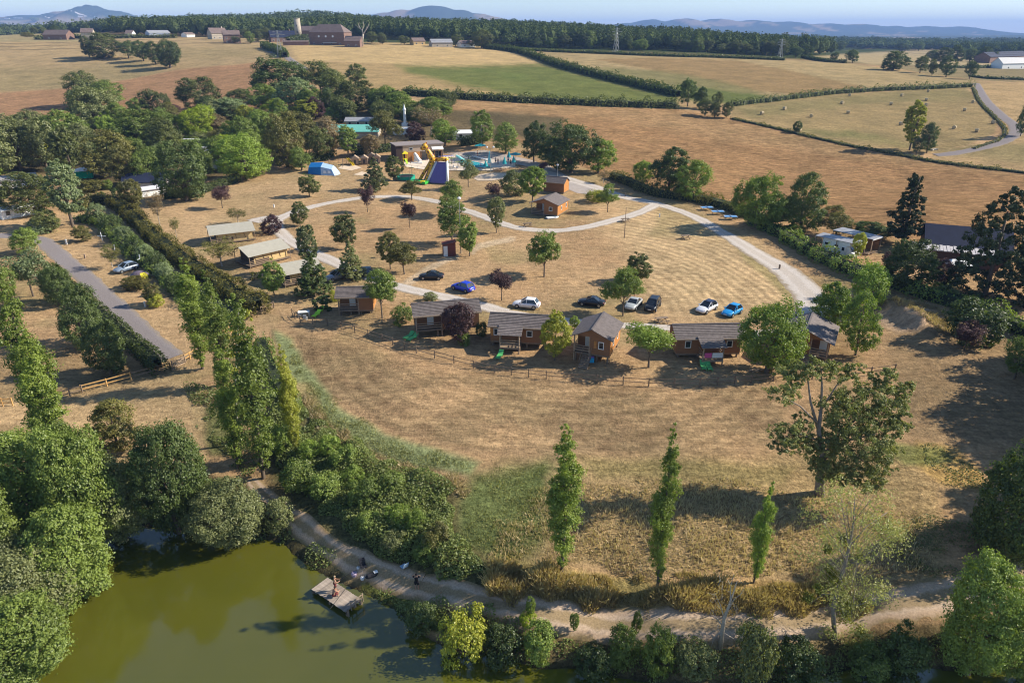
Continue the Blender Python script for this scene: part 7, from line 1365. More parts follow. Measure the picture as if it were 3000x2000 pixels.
for k in (0, 1): one(t, 'side_rail', WOODL, lambda m: m.bar((Lx + .03, .5, .75 + .3 * k), (Lx + .03, Ly, .75 + .3 * k), .05, .08))
for y in (.5, Ly * .55, Ly): one(t, 'rail_post', WOODL, lambda m: m.box(Lx, Lx + .07, y - .04, y + .04, .3, 1.15))
M_j = Matrix.Translation(t.location) @ Matrix.Rotation(t.rotation_euler.z, 4, 'Z')
def onjetty(x, y): return M_j @ Vector((x, y, .455))
t2 = box_thing('notice_board', 'dark notice board on two legs beside the lakeside path', 'notice board', 776, 1512, [('panel', mat('board_panel', (.10, .10, .10), .6), lambda m: m.box(-.55, .55, -.03, .03, 1.0, 1.75)), ('frame', WOODD, lambda m: (m.box(-.62, .62, -.05, .05, 1.755, 1.83), m.box(-.62, .62, -.05, .05, .92, .995))), ('sheet', mat('faded_sheet', (.32, .33, .33), .6), lambda m: m.box(-.42, .42, -.04, -.033, 1.1, 1.65)), ('leg', WOODL, lambda m: m.box(-.55, -.47, -.04, .04, -.2, .9)), ('leg', WOODL, lambda m: m.box(.47, .55, -.04, .04, -.2, .9))], -.5)
DKC = mat('black_cloth', (.02, .02, .025), .8)
def fchair(label, px, py, rz, mt):
    return box_thing('camping_chair', label, 'camping chair', px, py, [('seat', mt, lambda m: m.box(-.26, .26, -.26, .22, .36, .40)), ('backrest', mt, lambda m: m.add([(-.26, .223, .38), (.26, .223, .38), (.26, .42, .95), (-.26, .42, .95), (-.26, .26, .38), (.26, .26, .38), (.26, .46, .95), (-.26, .46, .95)], [(0, 1, 2, 3), (7, 6, 5, 4), (0, 4, 5, 1), (1, 5, 6, 2), (2, 6, 7, 3), (3, 7, 4, 0)]))] + [('leg', METAL, (lambda a_, b_: lambda m: m.bar((a_, -.25, 0), (b_, .22, .36), .03))(a_, b_)) for a_, b_ in ((-.25, .25), (.25, -.25))], rz, 'folding camping chairs by the path')
fchair('black folding chair on the path above the jetty', 1066, 1668, .5, DKC); fchair('pale blue folding chair in the grass beside the path', 1184, 1668, -2.4, mat('pale_blue_cloth', (.30, .42, .55), .8))
for k, (a, b, c, nm, s_) in enumerate([(1038, 1685, (.45, .35, .45), 'pale pink bag beside the black folding chair', .30), (1062, 1696, (.75, .75, .75), 'white bucket on the bank', .22), (1050, 1665, (.7, .7, .68), 'small white bag at the foot of the black chair', .18)]):
    box_thing('bag', nm, 'bag', a, b, [('bag_body', mat('bag%d' % k, c, .8), lambda m: m.tube([(0, 0, 0), (0, 0, s_ * .9), (0, 0, s_ * 1.3)], [s_ * .8, s_ * .9, s_ * .55], 9)), ('handle', DKC, lambda m: m.tube([(-s_ * .4, 0, s_ * 1.25), (-s_ * .2, 0, s_ * 1.6), (s_ * .2, 0, s_ * 1.6), (s_ * .4, 0, s_ * 1.25)], .02, 5))], k)
box_thing('tackle_bag', 'black tackle bag with a white towel on the bank', 'bag', 1091, 1689, [('bag_body', DKC, lambda m: m.tube([(-.6, 0, .14), (-.4, 0, .2), (.3, 0, .22), (.6, 0, .15)], [.08, .22, .24, .1], 10)), ('towel', WHITE, lambda m: m.box(.15, .5, -.2, .15, .44, .47))], .5)
t = thing('fishing_rod', 'thin fishing rod lying on the jetty boards', 'fishing rod', onjetty(Lx * .62, Ly * .35), 1.2); one(t, 'blank', DKC, lambda m: m.tube([(-1, 0, .03), (1.2, .1, .03)], .015, 5)); one(t, 'grip', RUB, lambda m: m.tube([(-1.2, 0, .03), (-.8, 0, .03)], .03, 6))
# earth mound debris, logs
for k, (a, b, c) in enumerate([(2235, 1088, 'heap of split branches at the foot of the biggest bright tree'), (2548, 745, 'stack of pale logs behind the yellow green tree'), (2735, 440, 'pile of stones beside the country lane')]):
    p = at(a, b); t = thing('log_pile' if k < 2 else 'stone_pile', c, 'log pile' if k < 2 else 'stone pile', p, .2)
    for j in range(10):
        x, y, z = random.uniform(-1.3, 1.3), random.uniform(-.5, .5), .1 + .12 * (j % 3); q = random.uniform(-.5, .5)
        one(t, 'log' if k < 2 else 'stone', WOODL if k < 2 else STONEP, lambda m: m.tube([(x - .6 * math.cos(q), y - .6 * math.sin(q), z), (x + .6 * math.cos(q), y + .6 * math.sin(q), z)], .1 if k < 2 else .3, 6))
t = box_thing('inflatable_boat', 'white inflatable lying in front of the porch cabin', 'boat', 1617, 640, [('hull', WHITE, lambda m: m.tube([(-1.2, -.4, .2), (.8, -.4, .2), (1.4, 0, .25), (.8, .4, .2), (-1.2, .4, .2), (-1.2, -.4, .2)], .18, 8, cap=False)), ('floor', GREENP, lambda m: m.box(-1.1, .9, -.3, .3, .08, .14))], .3)
# ------------------------------------------------------------------ people
SKIN = mat('skin', (.42, .23, .15), .6, .06); HAIR = mat('dark_hair', (.03, .02, .015), .8)
def person(label, loc, rz, pose, top=None, bottom=None, h=1.72, hair=HAIR, group=None):
    t = thing('person', label, 'person', loc, rz, group); s = h / 1.72
    J = dict(pel=(0, 0, .95), spi=(0, .01, 1.18), che=(0, 0, 1.36), nec=(0, 0, 1.50), hed=(0, -.02, 1.62), top=(0, -.01, 1.70))
    for sd_, q in (('l', 1), ('r', -1)):
        J['sh' + sd_] = (q * .19, 0, 1.42); J['el' + sd_] = (q * .27, .02, 1.14); J['ha' + sd_] = (q * .27, -.08, .90)
        J['hi' + sd_] = (q * .10, 0, .90); J['kn' + sd_] = (q * .12, -.02, .50); J['an' + sd_] = (q * .13, .02, .08); J['to' + sd_] = (q * .15, -.16, .03)
    J.update(pose)
    R = dict(pel=.15, spi=.125, che=.15, nec=.055, hed=.095, top=.07, sh=.06, el=.042, ha=.034, hi=.09, kn=.06, an=.042, to=.035)
    E = [('pel', 'spi'), ('spi', 'che'), ('che', 'nec'), ('nec', 'hed'), ('hed', 'top')]
    for sd_ in 'lr': E += [('che', 'sh' + sd_), ('sh' + sd_, 'el' + sd_), ('el' + sd_, 'ha' + sd_), ('pel', 'hi' + sd_), ('hi' + sd_, 'kn' + sd_), ('kn' + sd_, 'an' + sd_), ('an' + sd_, 'to' + sd_)]
    nm = list(J); V = [Vector(J[k]) * s for k in nm]; ed = [(nm.index(a), nm.index(b)) for a, b in E]; rr = [R.get(k, R.get(k[:2], .05)) * s for k in nm]
    for sd_, q in (('l', 1), ('r', -1)):      # fingers
        hb = Vector(J['ha' + sd_]); d = (hb - Vector(J['el' + sd_])).normalized(); sidev = d.cross(Vector((0, 1, .2))).normalized()
        for f in range(5):
            o_ = (f - 2) * .018; a = len(V); l_ = (.055, .08, .09, .082, .065)[f]; tip = hb + d * (.02 if f == 0 else .05) + sidev * (o_ * (2.2 if f == 0 else 1)); V += [tip * s, (tip + d * l_ * .5 + sidev * (q * -.02 if f == 0 else 0)) * s]; ed += [(nm.index('ha' + sd_), a), (a, a + 1)]; rr += [.012 * s, .009 * s]
    me = bpy.data.meshes.new('body'); me.from_pydata([tuple(v) for v in V], ed, []); me.materials.append(SKIN); o = link('body', me, t)
    sk_ = me.attributes.get('skin_vertices'); m_ = o.modifiers.new('skin', 'SKIN')
    sv = me.skin_vertices[0].data if len(me.skin_vertices) else None
    for i, r_ in enumerate(rr): sv[i].radius = (r_, r_)
    sv[0].use_root = True
    ss = o.modifiers.new('smooth', 'SUBSURF'); ss.levels = 1; ss.render_levels = 1
    P = lambda k: Vector(J[k]) * s
    if hair: one(t, 'hair', hair, lambda m: m.tube([P('hed') + Vector((0, .03, .0)) * s, P('hed') + Vector((0, .02, .06)) * s, P('top') + Vector((0, .01, .04)) * s, P('top') + Vector((0, .01, .065)) * s], [.085 * s, .115 * s, .085 * s, .02 * s], 10), True)
    if bottom:
        one(t, 'shorts', bottom, lambda m: (m.tube([P('spi') * .35 + P('pel') * .65, P('pel'), P('pel') + Vector((0, 0, -.1)) * s], [.165 * s, .18 * s, .15 * s], 10), m.tube([P('hil'), P('hil').lerp(P('knl'), .75)], [.12 * s, .10 * s], 8), m.tube([P('hir'), P('hir').lerp(P('knr'), .75)], [.12 * s, .10 * s], 8)), True)
    if top:
        one(t, 'shirt', top, lambda m: (m.tube([P('pel') + Vector((0, 0, .02)) * s, P('spi'), P('che'), P('nec') * .6 + P('che') * .4], [.165 * s, .155 * s, .185 * s, .09 * s], 10), m.tube([P('shl'), P('shl').lerp(P('ell'), .7)], [.085 * s, .065 * s], 8), m.tube([P('shr'), P('shr').lerp(P('elr'), .7)], [.085 * s, .065 * s], 8)), True)
    return t
REDS = mat('dark_red_shorts', (.16, .03, .03), .8); BLKC = mat('black_dress', (.015, .013, .015), .8)
person('bare chested boy in dark red shorts fishing at the end of the jetty', onjetty(Lx * .42, Ly * .62), 1.9, dict(ell=(.30, -.15, 1.15), hal=(.18, -.38, 1.12), elr=(-.28, -.15, 1.15), har=(-.12, -.40, 1.14), hed=(0, -.05, 1.62)), None, REDS, 1.6, mat('fair_hair', (.35, .25, .15), .8))
person('person crouching beside the standing boy on the jetty', onjetty(Lx * .52, Ly * .36), 2.4, dict(pel=(0, .12, .30), spi=(0, .10, .50), che=(0, 0, .70), nec=(0, -.05, .84), hed=(0, -.10, .96), top=(0, -.10, 1.04), shl=(.18, -.02, .76), shr=(-.18, -.02, .76), ell=(.25, -.22, .60), elr=(-.25, -.22, .60), hal=(.15, -.42, .50), har=(-.15, -.42, .50), hil=(.1, .10, .26), hir=(-.1, .10, .26), knl=(.17, -.30, .46), knr=(-.17, -.30, .46), anl=(.15, -.18, .07), anr=(-.15, -.18, .07), tol=(.16, -.34, .03), tor=(-.16, -.34, .03)), None, REDS, 1.6)
t = thing('fishing_rod', 'fishing rod held out over the water by the standing boy', 'fishing rod', onjetty(Lx * .42, Ly * .62), 1.9); one(t, 'blank', DKC, lambda m: m.tube([(.03, -.30, 1.0), (0, -1.2, 1.5), (0, -2.6, 2.0)], [.02, .012, .005], 5)); one(t, 'reel', METAL, lambda m: m.tube([(.02, -.42, 1.02), (.08, -.42, 1.02)], .04, 8))
person('person in a black dress walking the lakeside track with hands behind the head', at(1222, 1727), PI, dict(ell=(.36, .02, 1.56), elr=(-.36, .02, 1.56), hal=(.13, .08, 1.70), har=(-.13, .08, 1.70), knl=(.11, -.06, .5), anl=(.11, .08, .1)), BLKC, BLKC, 1.68)
for k, (a, b, c, lb) in enumerate([(1489, 478, (.6, .5, .5), 'bather in pink beside the open parasol'), (1399, 459, (.5, .45, .45), 'bather standing behind the sunbeds'), (1452, 481, (.7, .4, .35), 'bather right of the tall pale teal parasol'), (1459, 483, (.65, .45, .4), 'second bather right of the tall pale teal parasol'), (1286, 497, (.3, .3, .3), 'bather at the fence left of the palms'), (1496, 486, (.75, .7, .7), 'bather in white at the lower right of the pool')]):
    p = at(a, b); person(lb, (p[0], p[1], p[2] + .12), k * 1.3, {}, None if k % 2 else mat('shirt%d' % k, c, .8), mat('trunks%d' % (k % 3), [(.05, .1, .3), (.4, .05, .08), (.05, .05, .06)][k % 3], .8), 1.7, group='bathers at the pool')
person('person in a red shirt under the round tree above the parked cars', at(1858, 868), 1., {}, mat('red_shirt', (.6, .02, .05), .8), DKC, 1.5)
# ------------------------------------------------------------------ trees with a character of their own
def limbtree(name, label, base, trunk_pts, limbs, clusters, leafm, leaf, per, bark, cat='tree', tuft=.85, extra=None, per_t=26):
    """trunk and limbs given as point lists; clusters = (x,y,z,r,n)"""
    t = thing(name, label, cat, base, 0)
    mb = MB(); mb.tube([p[:3] for p in trunk_pts], [p[3] for p in trunk_pts], 9); mb.build('trunk', bark, t, True)
    for l_ in limbs: MB().tube([p[:3] for p in l_], [p[3] for p in l_], 6).build('limb', bark, t, True)
    Vs = []; Ts = []; r = np.random.default_rng(len(clusters) * 7 + 3)
    for (x, y, z, R_, n_) in clusters:
        (V, Q, T) = clumps([(x, y, z, R_, R_, R_ * .62)], n_, leaf, r, .42, nt=max(6, n_ // per_t), keepin=.9, shell=(.2, 1.05)); Vs.append(V); Ts.append(T)
    V = np.concatenate(Vs); link('crown', rawmesh('crown', V, np.arange(len(V)).reshape(-1, 4), LM[leafm], False, np.concatenate(Ts)), t); return t
def rel(px, py, dy, base):
    """offset, from a base on the ground, of a point seen at a pixel at a depth dy beyond the base"""
    x, y, z = atY(px, py, base[1] + dy); return (x - base[0], y - base[1], z - base[2])
# big robinia: pale split trunk, left arm of open plates, heavy right half
B0 = at(2402, 1446); R0 = lambda px, py, dy=0: rel(px, py, dy, B0)
fork = R0(2398, 1260)
tp = [(0, 0, -.3, .55), (*R0(2402, 1400), .36), (*R0(2412, 1330), .28), (*fork, .2), (*R0(2405, 1200, .3), .14)]
def lm(*pts): return [(*R0(a, b, c), r_) for a, b, c, r_ in pts]
limbs = [lm((2398, 1260, 0, .30), (2375, 1180, .5, .2), (2365, 1100, 1, .12), (2330, 1075, 1.5, .05)), lm((2405, 1200, .3, .25), (2408, 1130, 1, .18), (2405, 1070, 1.5, .06)), lm((2395, 1240, 0, .2), (2345, 1190, -.5, .13), (2290, 1160, -1, .05)),
         lm((2400, 1290, 0, .2), (2340, 1270, -1, .13), (2290, 1280, -1.5, .05)), lm((2415, 1330, 0, .3), (2470, 1260, .5, .22), (2540, 1200, 1.5, .14), (2620, 1150, 2, .05)), lm((2420, 1340, 0, .26), (2480, 1290, -1, .2), (2570, 1270, -1, .08)), lm((2440, 1310, 0, .2), (2500, 1330, -1.5, .14), (2560, 1370, -2, .06)), lm((2405, 1200, .3, .2), (2450, 1130, 1, .12), (2490, 1090, 1.5, .05))]
cl = []
for px, py, dy, r_, n_ in [(2320, 1085, 1.5, 1.5, 900), (2365, 1075, 1, 1.4, 800), (2410, 1085, 1.5, 1.3, 700), (2460, 1090, 1.5, 1.4, 700), (2500, 1085, 1.5, 1.1, 500), (2290, 1150, -1, 1.4, 800), (2320, 1140, 0, 1.2, 500), (2350, 1220, .5, .8, 300), (2300, 1270, -1.5, 1.4, 800), (2330, 1260, -1, 1.5, 900), (2290, 1305, -2, 1.2, 600), (2345, 1300, -1, 1.3, 700),
                        (2440, 1190, 0, 1.6, 900), (2500, 1160, 1, 1.8, 1300), (2560, 1150, 1.5, 1.8, 1200), (2620, 1140, 2, 1.5, 900), (2650, 1140, 2, .9, 400), (2580, 1110, 2, 1.2, 600), (2600, 1200, 1, 1.7, 1200), (2545, 1210, .5, 2.0, 1500), (2480, 1230, 0, 2.0, 1500), (2450, 1280, -.5, 1.8, 1200), (2510, 1280, -1, 2.1, 1600), (2570, 1270, -1, 1.9, 1400), (2630, 1220, 0, 1.2, 600), (2540, 1340, -2, 2.0, 1500), (2590, 1330, -1.5, 1.5, 900), (2480, 1350, -1.5, 1.7, 1100), (2420, 1330, 0, 1.4, 700), (2400, 1380, -.6, 1.0, 400), (2530, 1395, -2.5, 1.5, 800), (2575, 1385, -2, 1.2, 500), (2400, 1290, -.5, 1.3, 600), (2610, 1280, -1, 1.2, 600)]:
    cl.append((*R0(px, py, dy), r_, n_))
limbs = [[(p[0], p[1], p[2], p[3] * .5) for p in l_] for l_ in limbs]; cl = [(x, y, z, r_, int(n_ * 1.05)) for x, y, z, r_, n_ in cl]; cl = [(x + r_ * a, y + r_ * b, z + r_ * c * .7, r_ * .74, n_ // 2) for x, y, z, r_, n_ in cl for a, b, c in [(.5, .1, .3), (-.45, .3, -.1), (.0, -.45, -.35)]]; cl = [(x, y, z, r_ * .95, n_) for x, y, z, r_, n_ in cl] + [(*R0(px, py, dy), 1.0, 700) for px, py, dy in [(2425, 1395, -.5), (2460, 1400, -1), (2505, 1405, -2), (2640, 1180, 1.5), (2340, 1105, 1), (2560, 1420, -2.5), (2385, 1310, -.5), (2420, 1365, -.5), (2450, 1375, -1), (2392, 1350, 0), (2440, 1240, .5), (2460, 1180, 1), (2640, 1250, 0), (2600, 1090, 2)]]
limbtree('robinia', 'big spreading tree with an open left half and a pale split trunk', B0, tp, limbs, cl, 'robinia', .095, 20, mat('robinia_bark', (.24, .19, .15), .9, .35, 6))
GBARK = mat('grey_bark', (.23, .20, .165), .9, .3, 6)
# nearly bare birch like tree with mistletoe
B1 = at(2448, 1868); R0 = lambda px, py, dy=0: rel(px, py, dy, B1)
tp = [(0, 0, -.3, .26), (*R0(2440, 1780), .22), (*R0(2462, 1700), .18), (*R0(2488, 1600), .14), (*R0(2500, 1530), .08), (*R0(2505, 1450), .03)]
limbs = [lm((2488, 1600, 0, .1), (2540, 1540, 1, .06), (2600, 1500, 1.5, .03)), lm((2500, 1530, 0, .07), (2530, 1490, -1, .04), (2560, 1450, -1, .02)), lm((2485, 1590, 0, .08), (2470, 1500, 1, .04), (2460, 1430, 1, .02)), lm((2478, 1640, 0, .08), (2430, 1560, -1, .04), (2400, 1500, -1, .02)),
         lm((2495, 1650, 0, .09), (2545, 1620, 0, .05), (2620, 1560, 0, .02)), lm((2455, 1780, 0, .08), (2520, 1770, -1, .05), (2570, 1750, -1, .02)), lm((2458, 1740, 0, .07), (2410, 1740, 0, .04), (2370, 1770, 0, .02)), lm((2490, 1560, 0, .05), (2480, 1490, 0, .03), (2500, 1430, 0, .015))]
r = np.random.default_rng(5); cl = []
for k in range(90):
    px = r.uniform(2365, 2640); py = r.uniform(1420, 1800); e = ((px - 2500) / 140) ** 2 + ((py - 1600) / 200) ** 2
    if e < 1: cl.append((*R0(px, py, r.uniform(-2.2, 2.2)), 1.5, 100 if px < 2560 else 190))
for px, py in [(2460, 1910), (2500, 1890), (2440, 1950), (2480, 1960), (2520, 1850), (2550, 1880), (2430, 1850), (2470, 1990)]: cl.append((*R0(px, py, -.6), 1.0, 420))
bt = limbtree('mistletoe_tree', 'nearly bare tree with dark mistletoe balls beside the lakeside track', B1, [(a, b, c, d * .75) for a, b, c, d in tp], [[(a, b, c, d * .6) for a, b, c, d in l_] for l_ in limbs], cl, 'thin', .07, 6, GBARK, per_t=4)
tw = MB(); 
for k in range(260):
    px = r.uniform(2380, 2620); py = r.uniform(1430, 1780)
    if ((px - 2500) / 125) ** 2 + ((py - 1600) / 185) ** 2 > 1: continue
    dy = r.uniform(-2, 2); a = Vector(R0(px, py, dy)); c = Vector(R0(2495, py + 90, 0)); tw.tube([c.lerp(a, .35), c.lerp(a, .7) + Vector((0, 0, .1)), a], [.014, .009, .004], 3, cap=False)
stuff(tw.build('twigs', GBARK, bt))
for k, (px, py, s_) in enumerate([(2470, 1578, .55), (2435, 1675, .5), (2442, 1700, .6), (2366, 1750, .5), (2398, 1725, .35), (2478, 1765, .6), (2525, 1765, .5), (2470, 1805, .7), (2520, 1850, .5), (2425, 1608, .3), (2520, 1635, .3)]):
    x, y, z = R0(px, py, r.uniform(-.8, .8)); t = thing('mistletoe', ['topmost mistletoe ball left of the bare trunk', 'upper mistletoe ball on the left limb', 'mistletoe ball below the upper left one', 'mistletoe ball furthest left, over the track', 'small mistletoe ball left of the trunk', 'mistletoe ball right against the trunk', 'mistletoe ball on the right lower limb', 'largest low mistletoe ball', 'lowest right mistletoe ball', 'tiny mistletoe ball high on the left', 'small mistletoe ball in the middle of the tree'][k], 'mistletoe', (B1[0] + x, B1[1] + y, B1[2] + z), k, 'mistletoe balls in the bare tree')
    (V, Q, T) = clumps([(0, 0, 0, s_, s_, s_)], 420, .075, r, .5, nt=40, shell=(.2, 1)); link('leaves', rawmesh('leaves', V, np.arange(len(V)).reshape(-1, 4), LM['mistle'], False, T), t); one(t, 'stem', BARK, lambda m: m.tube([(0, 0, -s_ * .4), (0, 0, .1)], .03, 5))
# dead tree
B2 = at(2110, 1895); R0 = lambda px, py, dy=0: rel(px, py, dy, B2); t = thing('dead_tree', 'leafless dead tree leaning at the lake bank', 'tree', B2, 0)
one(t, 'trunk', PBARK, lambda m: m.tube([(0, 0, -.2), R0(2116, 1850), R0(2122, 1810), R0(2140, 1760), R0(2160, 1700)], [.2, .17, .13, .07, .02], 7), True)
br = MB(); 
for q in [((2122, 1810), (2110, 1770), (2095, 1740)), ((2130, 1790), (2150, 1755), (2175, 1735)), ((2140, 1760), (2140, 1720), (2150, 1680)), ((2118, 1835), (2100, 1810), (2085, 1800)), ((2116, 1850), (2150, 1870), (2165, 1900)), ((2122, 1840), (2090, 1870), (2080, 1910))]:
    br.tube([R0(*p_) for p_ in q], [.06, .03, .01], 5)
for k in range(40):
    a = Vector(R0(r.uniform(2085, 2175), r.uniform(1700, 1930), r.uniform(-.8, .8))); br.tube([a, a + Vector((r.normal() * .3, r.normal() * .3, .4)), a + Vector((r.normal() * .5, r.normal() * .4, .5 + r.normal() * .3))], [.02, .012, .005], 3, cap=False)
stuff(br.build('branches', PBARK, t))
# birch with a white trunk beside the big poplar
B3 = at(692, 1300); R0 = lambda px, py, dy=0: rel(px, py, dy, B3)
cl = [(*R0(a, b, c), r_, n_) for a, b, c, r_, n_ in [(690, 1040, 0, 1.2, 260), (700, 980, 0, 1.2, 260), (720, 1010, 1, 1.2, 240), (670, 1090, -1, 1.0, 200), (715, 1080, 1, 1.2, 220), (680, 1150, 0, 1.1, 160), (710, 930, 0, 1.0, 200)]]
limbtree('birch', 'pale barked thin birch left of the big poplar', B3, [(0, 0, -.2, .17), (*R0(692, 1200), .14), (*R0(690, 1100), .1), (*R0(696, 990), .06), (*R0(700, 900), .02)], [lm((690, 1110, 0, .06), (672, 1060, 0, .03), (665, 1020, 0, .015)), lm((691, 1150, 0, .06), (712, 1100, 1, .03), (722, 1050, 1, .015))], cl, 'yellow', .14, 5, mat('birch_bark', (.58, .52, .45), .8, .25, 8))
# leafless giant at the farm
B4 = at(1060, 137); R0 = lambda px, py, dy=0: rel(px, py, dy, B4); t = thing('bare_tree', 'bare pale limbed tree right of the hilltop farm', 'tree', B4, 0); br = MB()
one(t, 'trunk', PBARK, lambda m: m.tube([(0, 0, -.2), R0(1061, 118), R0(1064, 100)], [1.1, .9, .7], 7), True)
for q in [((1064, 100), (1060, 88), (1048, 80), (1040, 72)), ((1064, 100), (1072, 88), (1074, 80)), ((1060, 90), (1066, 76), (1064, 64)), ((1055, 84), (1050, 74), (1052, 66)), ((1072, 88), (1078, 78), (1080, 70))]: br.tube([R0(*p_) for p_ in q], [.5, .3, .15, .06][:len(q)], 5)
stuff(br.build('branches', PBARK, t))
# ------------------------------------------------------------------ ground cover that nobody could count
def cover(name, label, polys, dens, hmin, hmax, lm_, leaf, mode='grass', seed=0, cat='grass', clump=1.2, thresh=.0, parent=None):
    r = np.random.default_rng(seed); Ps = []
    for poly in polys:
        W_ = np.array([at(a, b)[:2] for a, b in poly]); x0, y0 = W_.min(0); x1, y1 = W_.max(0); n_ = int((x1 - x0) * (y1 - y0) * dens); X = r.uniform(x0, x1, n_); Y = r.uniform(y0, y1, n_)
        s = sdist(X, Y, W_) + (vnoise(X / 1.5, Y / 1.5, seed + 1) - .5) * 2.2; k = s < 0; X, Y, s = X[k], Y[k], s[k]; d = fbm(X / clump / 2, Y / clump / 2, 3, seed + 2); k = d > thresh; Ps.append(np.stack([X[k], Y[k], d[k], -s[k]], -1))
    P = np.concatenate(Ps); X, Y, d, e = P.T; Z = zt(X, Y); n_ = len(P); hh = (hmin + (hmax - hmin) * sstep(max(thresh, .2), .75, d)) * np.clip(.3 + e / 1.2, .3, 1)
    if mode == 'grass':
        a = r.uniform(0, 2 * PI, n_); lean = r.normal(size=(n_, 2)) * .35; w = leaf * r.uniform(.6, 1.4, n_); L_ = hh * r.uniform(.6, 1.2, n_); dx, dy = np.cos(a) * w, np.sin(a) * w; tx, ty = lean[:, 0] * L_, lean[:, 1] * L_
        V = np.stack([np.stack([X - dx, Y - dy, Z - .03], -1), np.stack([X + dx, Y + dy, Z - .03], -1), np.stack([X + tx + dx * .5, Y + ty + dy * .5, Z + L_], -1), np.stack([X + tx - dx * .5, Y + ty - dy * .5, Z + L_ * .9], -1)], 1).reshape(-1, 3)
    else:
        z = r.random(n_) ** .6 * hh; nz = r.normal(size=(n_, 3)) * .55 + [0, 0, .8]; V, _ = leafquads(np.stack([X, Y, Z + z], -1), nz, leaf * r.uniform(.6, 1.4, n_), r)
    tint = np.clip(d * .7 + r.random(n_) * .4, 0, 1); o = link(name, rawmesh(name, V, np.arange(4 * n_).reshape(-1, 4), LM[lm_], False, tint)); stuff(tag(o, label, cat)); return n_
tot = 0
tot += cover('bank_scrub', 'tangled green scrub between the lake path and the upper green strip', [[(800, 1170), (880, 1180), (960, 1250), (1080, 1330), (1330, 1430), (1350, 1600), (1470, 1670), (1480, 1720), (1270, 1675), (1130, 1620), (1030, 1565), (940, 1490), (850, 1410), (790, 1330)]], 190, .2, 1.5, 'scrub', .11, 'leaf', 3, 'scrub', 1.8, .22)
tot += cover('dry_tall_grass', 'tall golden dry grass on the bank above the lakeside track', [[(1430, 1655), (1640, 1665), (1930, 1708), (2220, 1700), (2520, 1722), (2520, 1790), (2100, 1805), (1800, 1792), (1430, 1750)]], 190, .35, 1.25, 'gold', .035, 'grass', 11, 'grass', 1.2)
tot += cover('dry_slope_grass', 'rough straw coloured grass on the slope around the three poplars', [[(1430, 1560), (1640, 1420), (2200, 1400), (2350, 1450), (2700, 1500), (2760, 1690), (2220, 1690), (1930, 1700), (1640, 1655), (1440, 1650)]], 42, .12, .42, 'straw', .04, 'grass', 12, 'grass', .8)
tot += cover('flattened_straw', 'pale flattened straw between the scrub and the green strip', [[(870, 1130), (910, 1150), (965, 1240), (1090, 1330), (1260, 1390), (1390, 1430), (1380, 1490), (1250, 1440), (1080, 1370), (950, 1290), (880, 1200)]], 75, .15, .6, 'straw', .045, 'grass', 13, 'grass', 1.)
tot += cover('green_verge_grass', 'longer green grass in the strip and patch below the brown meadow', [[(850, 1010), (905, 1090), (990, 1190), (1130, 1280), (1300, 1330), (1420, 1360), (1380, 1400), (1200, 1370), (1050, 1310), (930, 1220), (870, 1120)], [(1370, 1380), (1600, 1360), (1630, 1440), (1600, 1600), (1480, 1640), (1340, 1590)]], 60, .06, .22, 'grass', .035, 'grass', 14, 'grass', .8)
tot += cover('lake_bank_weeds', 'green weeds on the bank between track and water', [[(860, 1560), (960, 1640), (1000, 1680), (950, 1680), (900, 1630), (850, 1590)], [(1110, 1735), (1290, 1770), (1400, 1800), (1600, 1870), (1850, 1900), (2200, 1900), (2800, 1860), (3050, 1830), (3050, 1940), (2800, 1960), (2600, 1950), (2200, 2010), (1900, 1990), (1700, 1955), (1400, 1905), (1270, 1860), (1150, 1770)]], 90, .15, .8, 'scrub', .09, 'leaf', 15, 'weeds', 1.5, .3)
tot += cover('shade_undergrowth', 'dark undergrowth on the shaded ground at the lower right', [[(2560, 1540), (2800, 1500), (3050, 1540), (3050, 1700), (2800, 1700), (2620, 1640)], [(2690, 1300), (2800, 1320), (2880, 1390), (2870, 1430), (2760, 1410)]], 45, .15, .6, 'scrub', .08, 'leaf', 16, 'undergrowth', 1.6, .35)
tot += cover('west_bank_undergrowth', 'undergrowth under the shore trees and poplars at the left', [[(540, 1130), (720, 1150), (830, 1180), (770, 1330), (720, 1400), (640, 1330), (590, 1250)], [(660, 1580), (760, 1545), (830, 1560), (850, 1590), (760, 1575), (640, 1590)], [(-50, 1560), (200, 1450), (420, 1430), (560, 1400), (700, 1430), (640, 1560), (420, 1530), (200, 1620), (-50, 1720)]], 70, .2, .9, 'scrub', .11, 'leaf', 17, 'undergrowth', 1.6, .3)
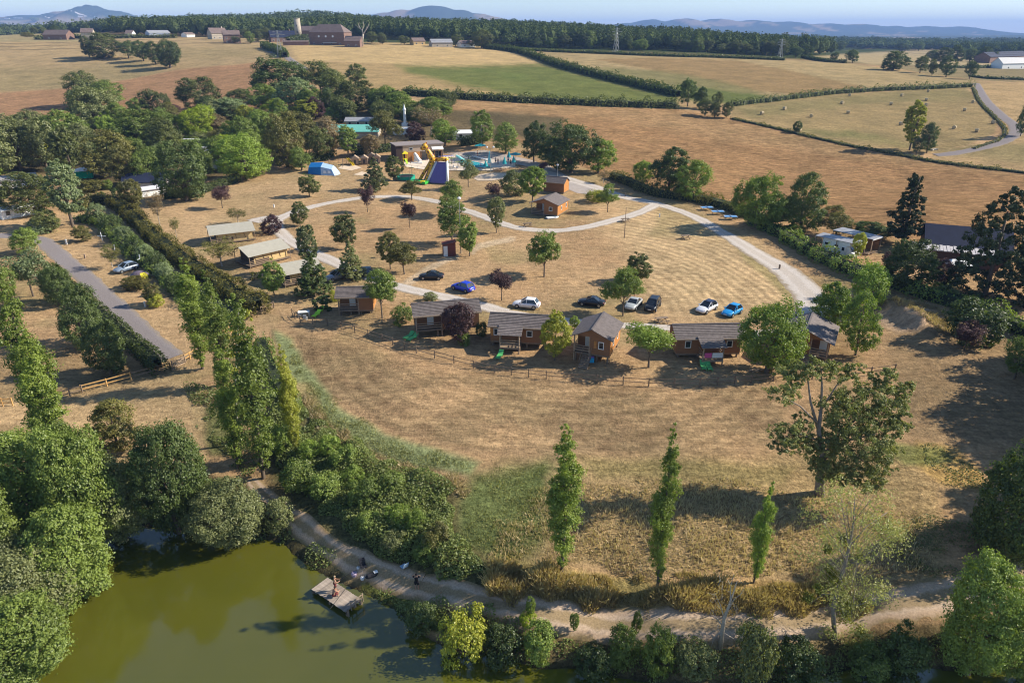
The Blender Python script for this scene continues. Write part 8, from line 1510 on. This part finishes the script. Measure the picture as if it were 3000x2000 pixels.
tot += cover('mound_weeds', 'dry weeds on and behind the earth mound', [[(2590, 880), (2700, 880), (2800, 930), (2830, 980), (2740, 965), (2660, 920)]], 55, .2, .9, 'straw', .05, 'grass', 18, 'weeds', 1.2, .3)
print('cover', tot)
# scrub bushes that can be told apart
many([('bush', 'light', 965, 1330, 1275, 70, 'brightest green bush high on the scrub bank'), ('bush', 'light', 905, 1345, 1290, 70, 'bright bush left of the brightest one on the scrub bank'), ('bush', 'mid', 1010, 1370, 1310, 90, 'green bush in the upper scrub'), ('bush', 'light', 1030, 1420, 1370, 80, 'light bush in the middle of the scrub bank'),
 ('bush', 'mid', 1080, 1480, 1400, 110, 'rounded bush in the middle of the scrub'), ('bush', 'light', 1175, 1540, 1480, 85, 'bright bush above the pale blue chair'), ('bush', 'mid', 960, 1450, 1385, 100, 'shaded bush above the lake path'), ('bush', 'mid', 880, 1430, 1340, 110, 'shaded bush right of the slim poplar'), ('bush', 'mid', 1080, 1550, 1500, 90, 'dark bush over the path bend'),
 ('bush', 'grey', 1150, 1610, 1560, 80, 'greyish bush by the path near the chairs'), ('bush', 'olive', 1280, 1610, 1540, 90, 'olive bush at the right of the scrub'), ('bush', 'mid', 1250, 1640, 1590, 80, 'green bush over the pale blue chair'), ('bush', 'light', 1225, 1560, 1490, 70, 'second bright bush above the pale blue chair'), ('bush', 'mid', 830, 1330, 1240, 80, 'bush beside the slim poplar stem'), ('bush', 'mid', 1150, 1440, 1380, 90, 'bush under the flattened straw')], 'bushes of the scrub bank', 'scrub_bush', 'bush')
# ------------------------------------------------------------------ haze
hm = newmat('haze_air'); n = N(hm); out = n('ShaderNodeOutputMaterial'); pv = n('ShaderNodeVolumePrincipled'); pv.inputs['Color'].default_value = (.33, .53, 1, 1); pv.inputs['Density'].default_value = HAZE; pv.inputs['Anisotropy'].default_value = .0; n.l(pv.outputs[0], out.inputs['Volume'])
hb_ = MB().box(-22500, 22500, -400, 15700, -12, 262).build('haze', hm); stuff(tag(hb_, 'thin blue summer haze over the whole countryside', 'haze'))
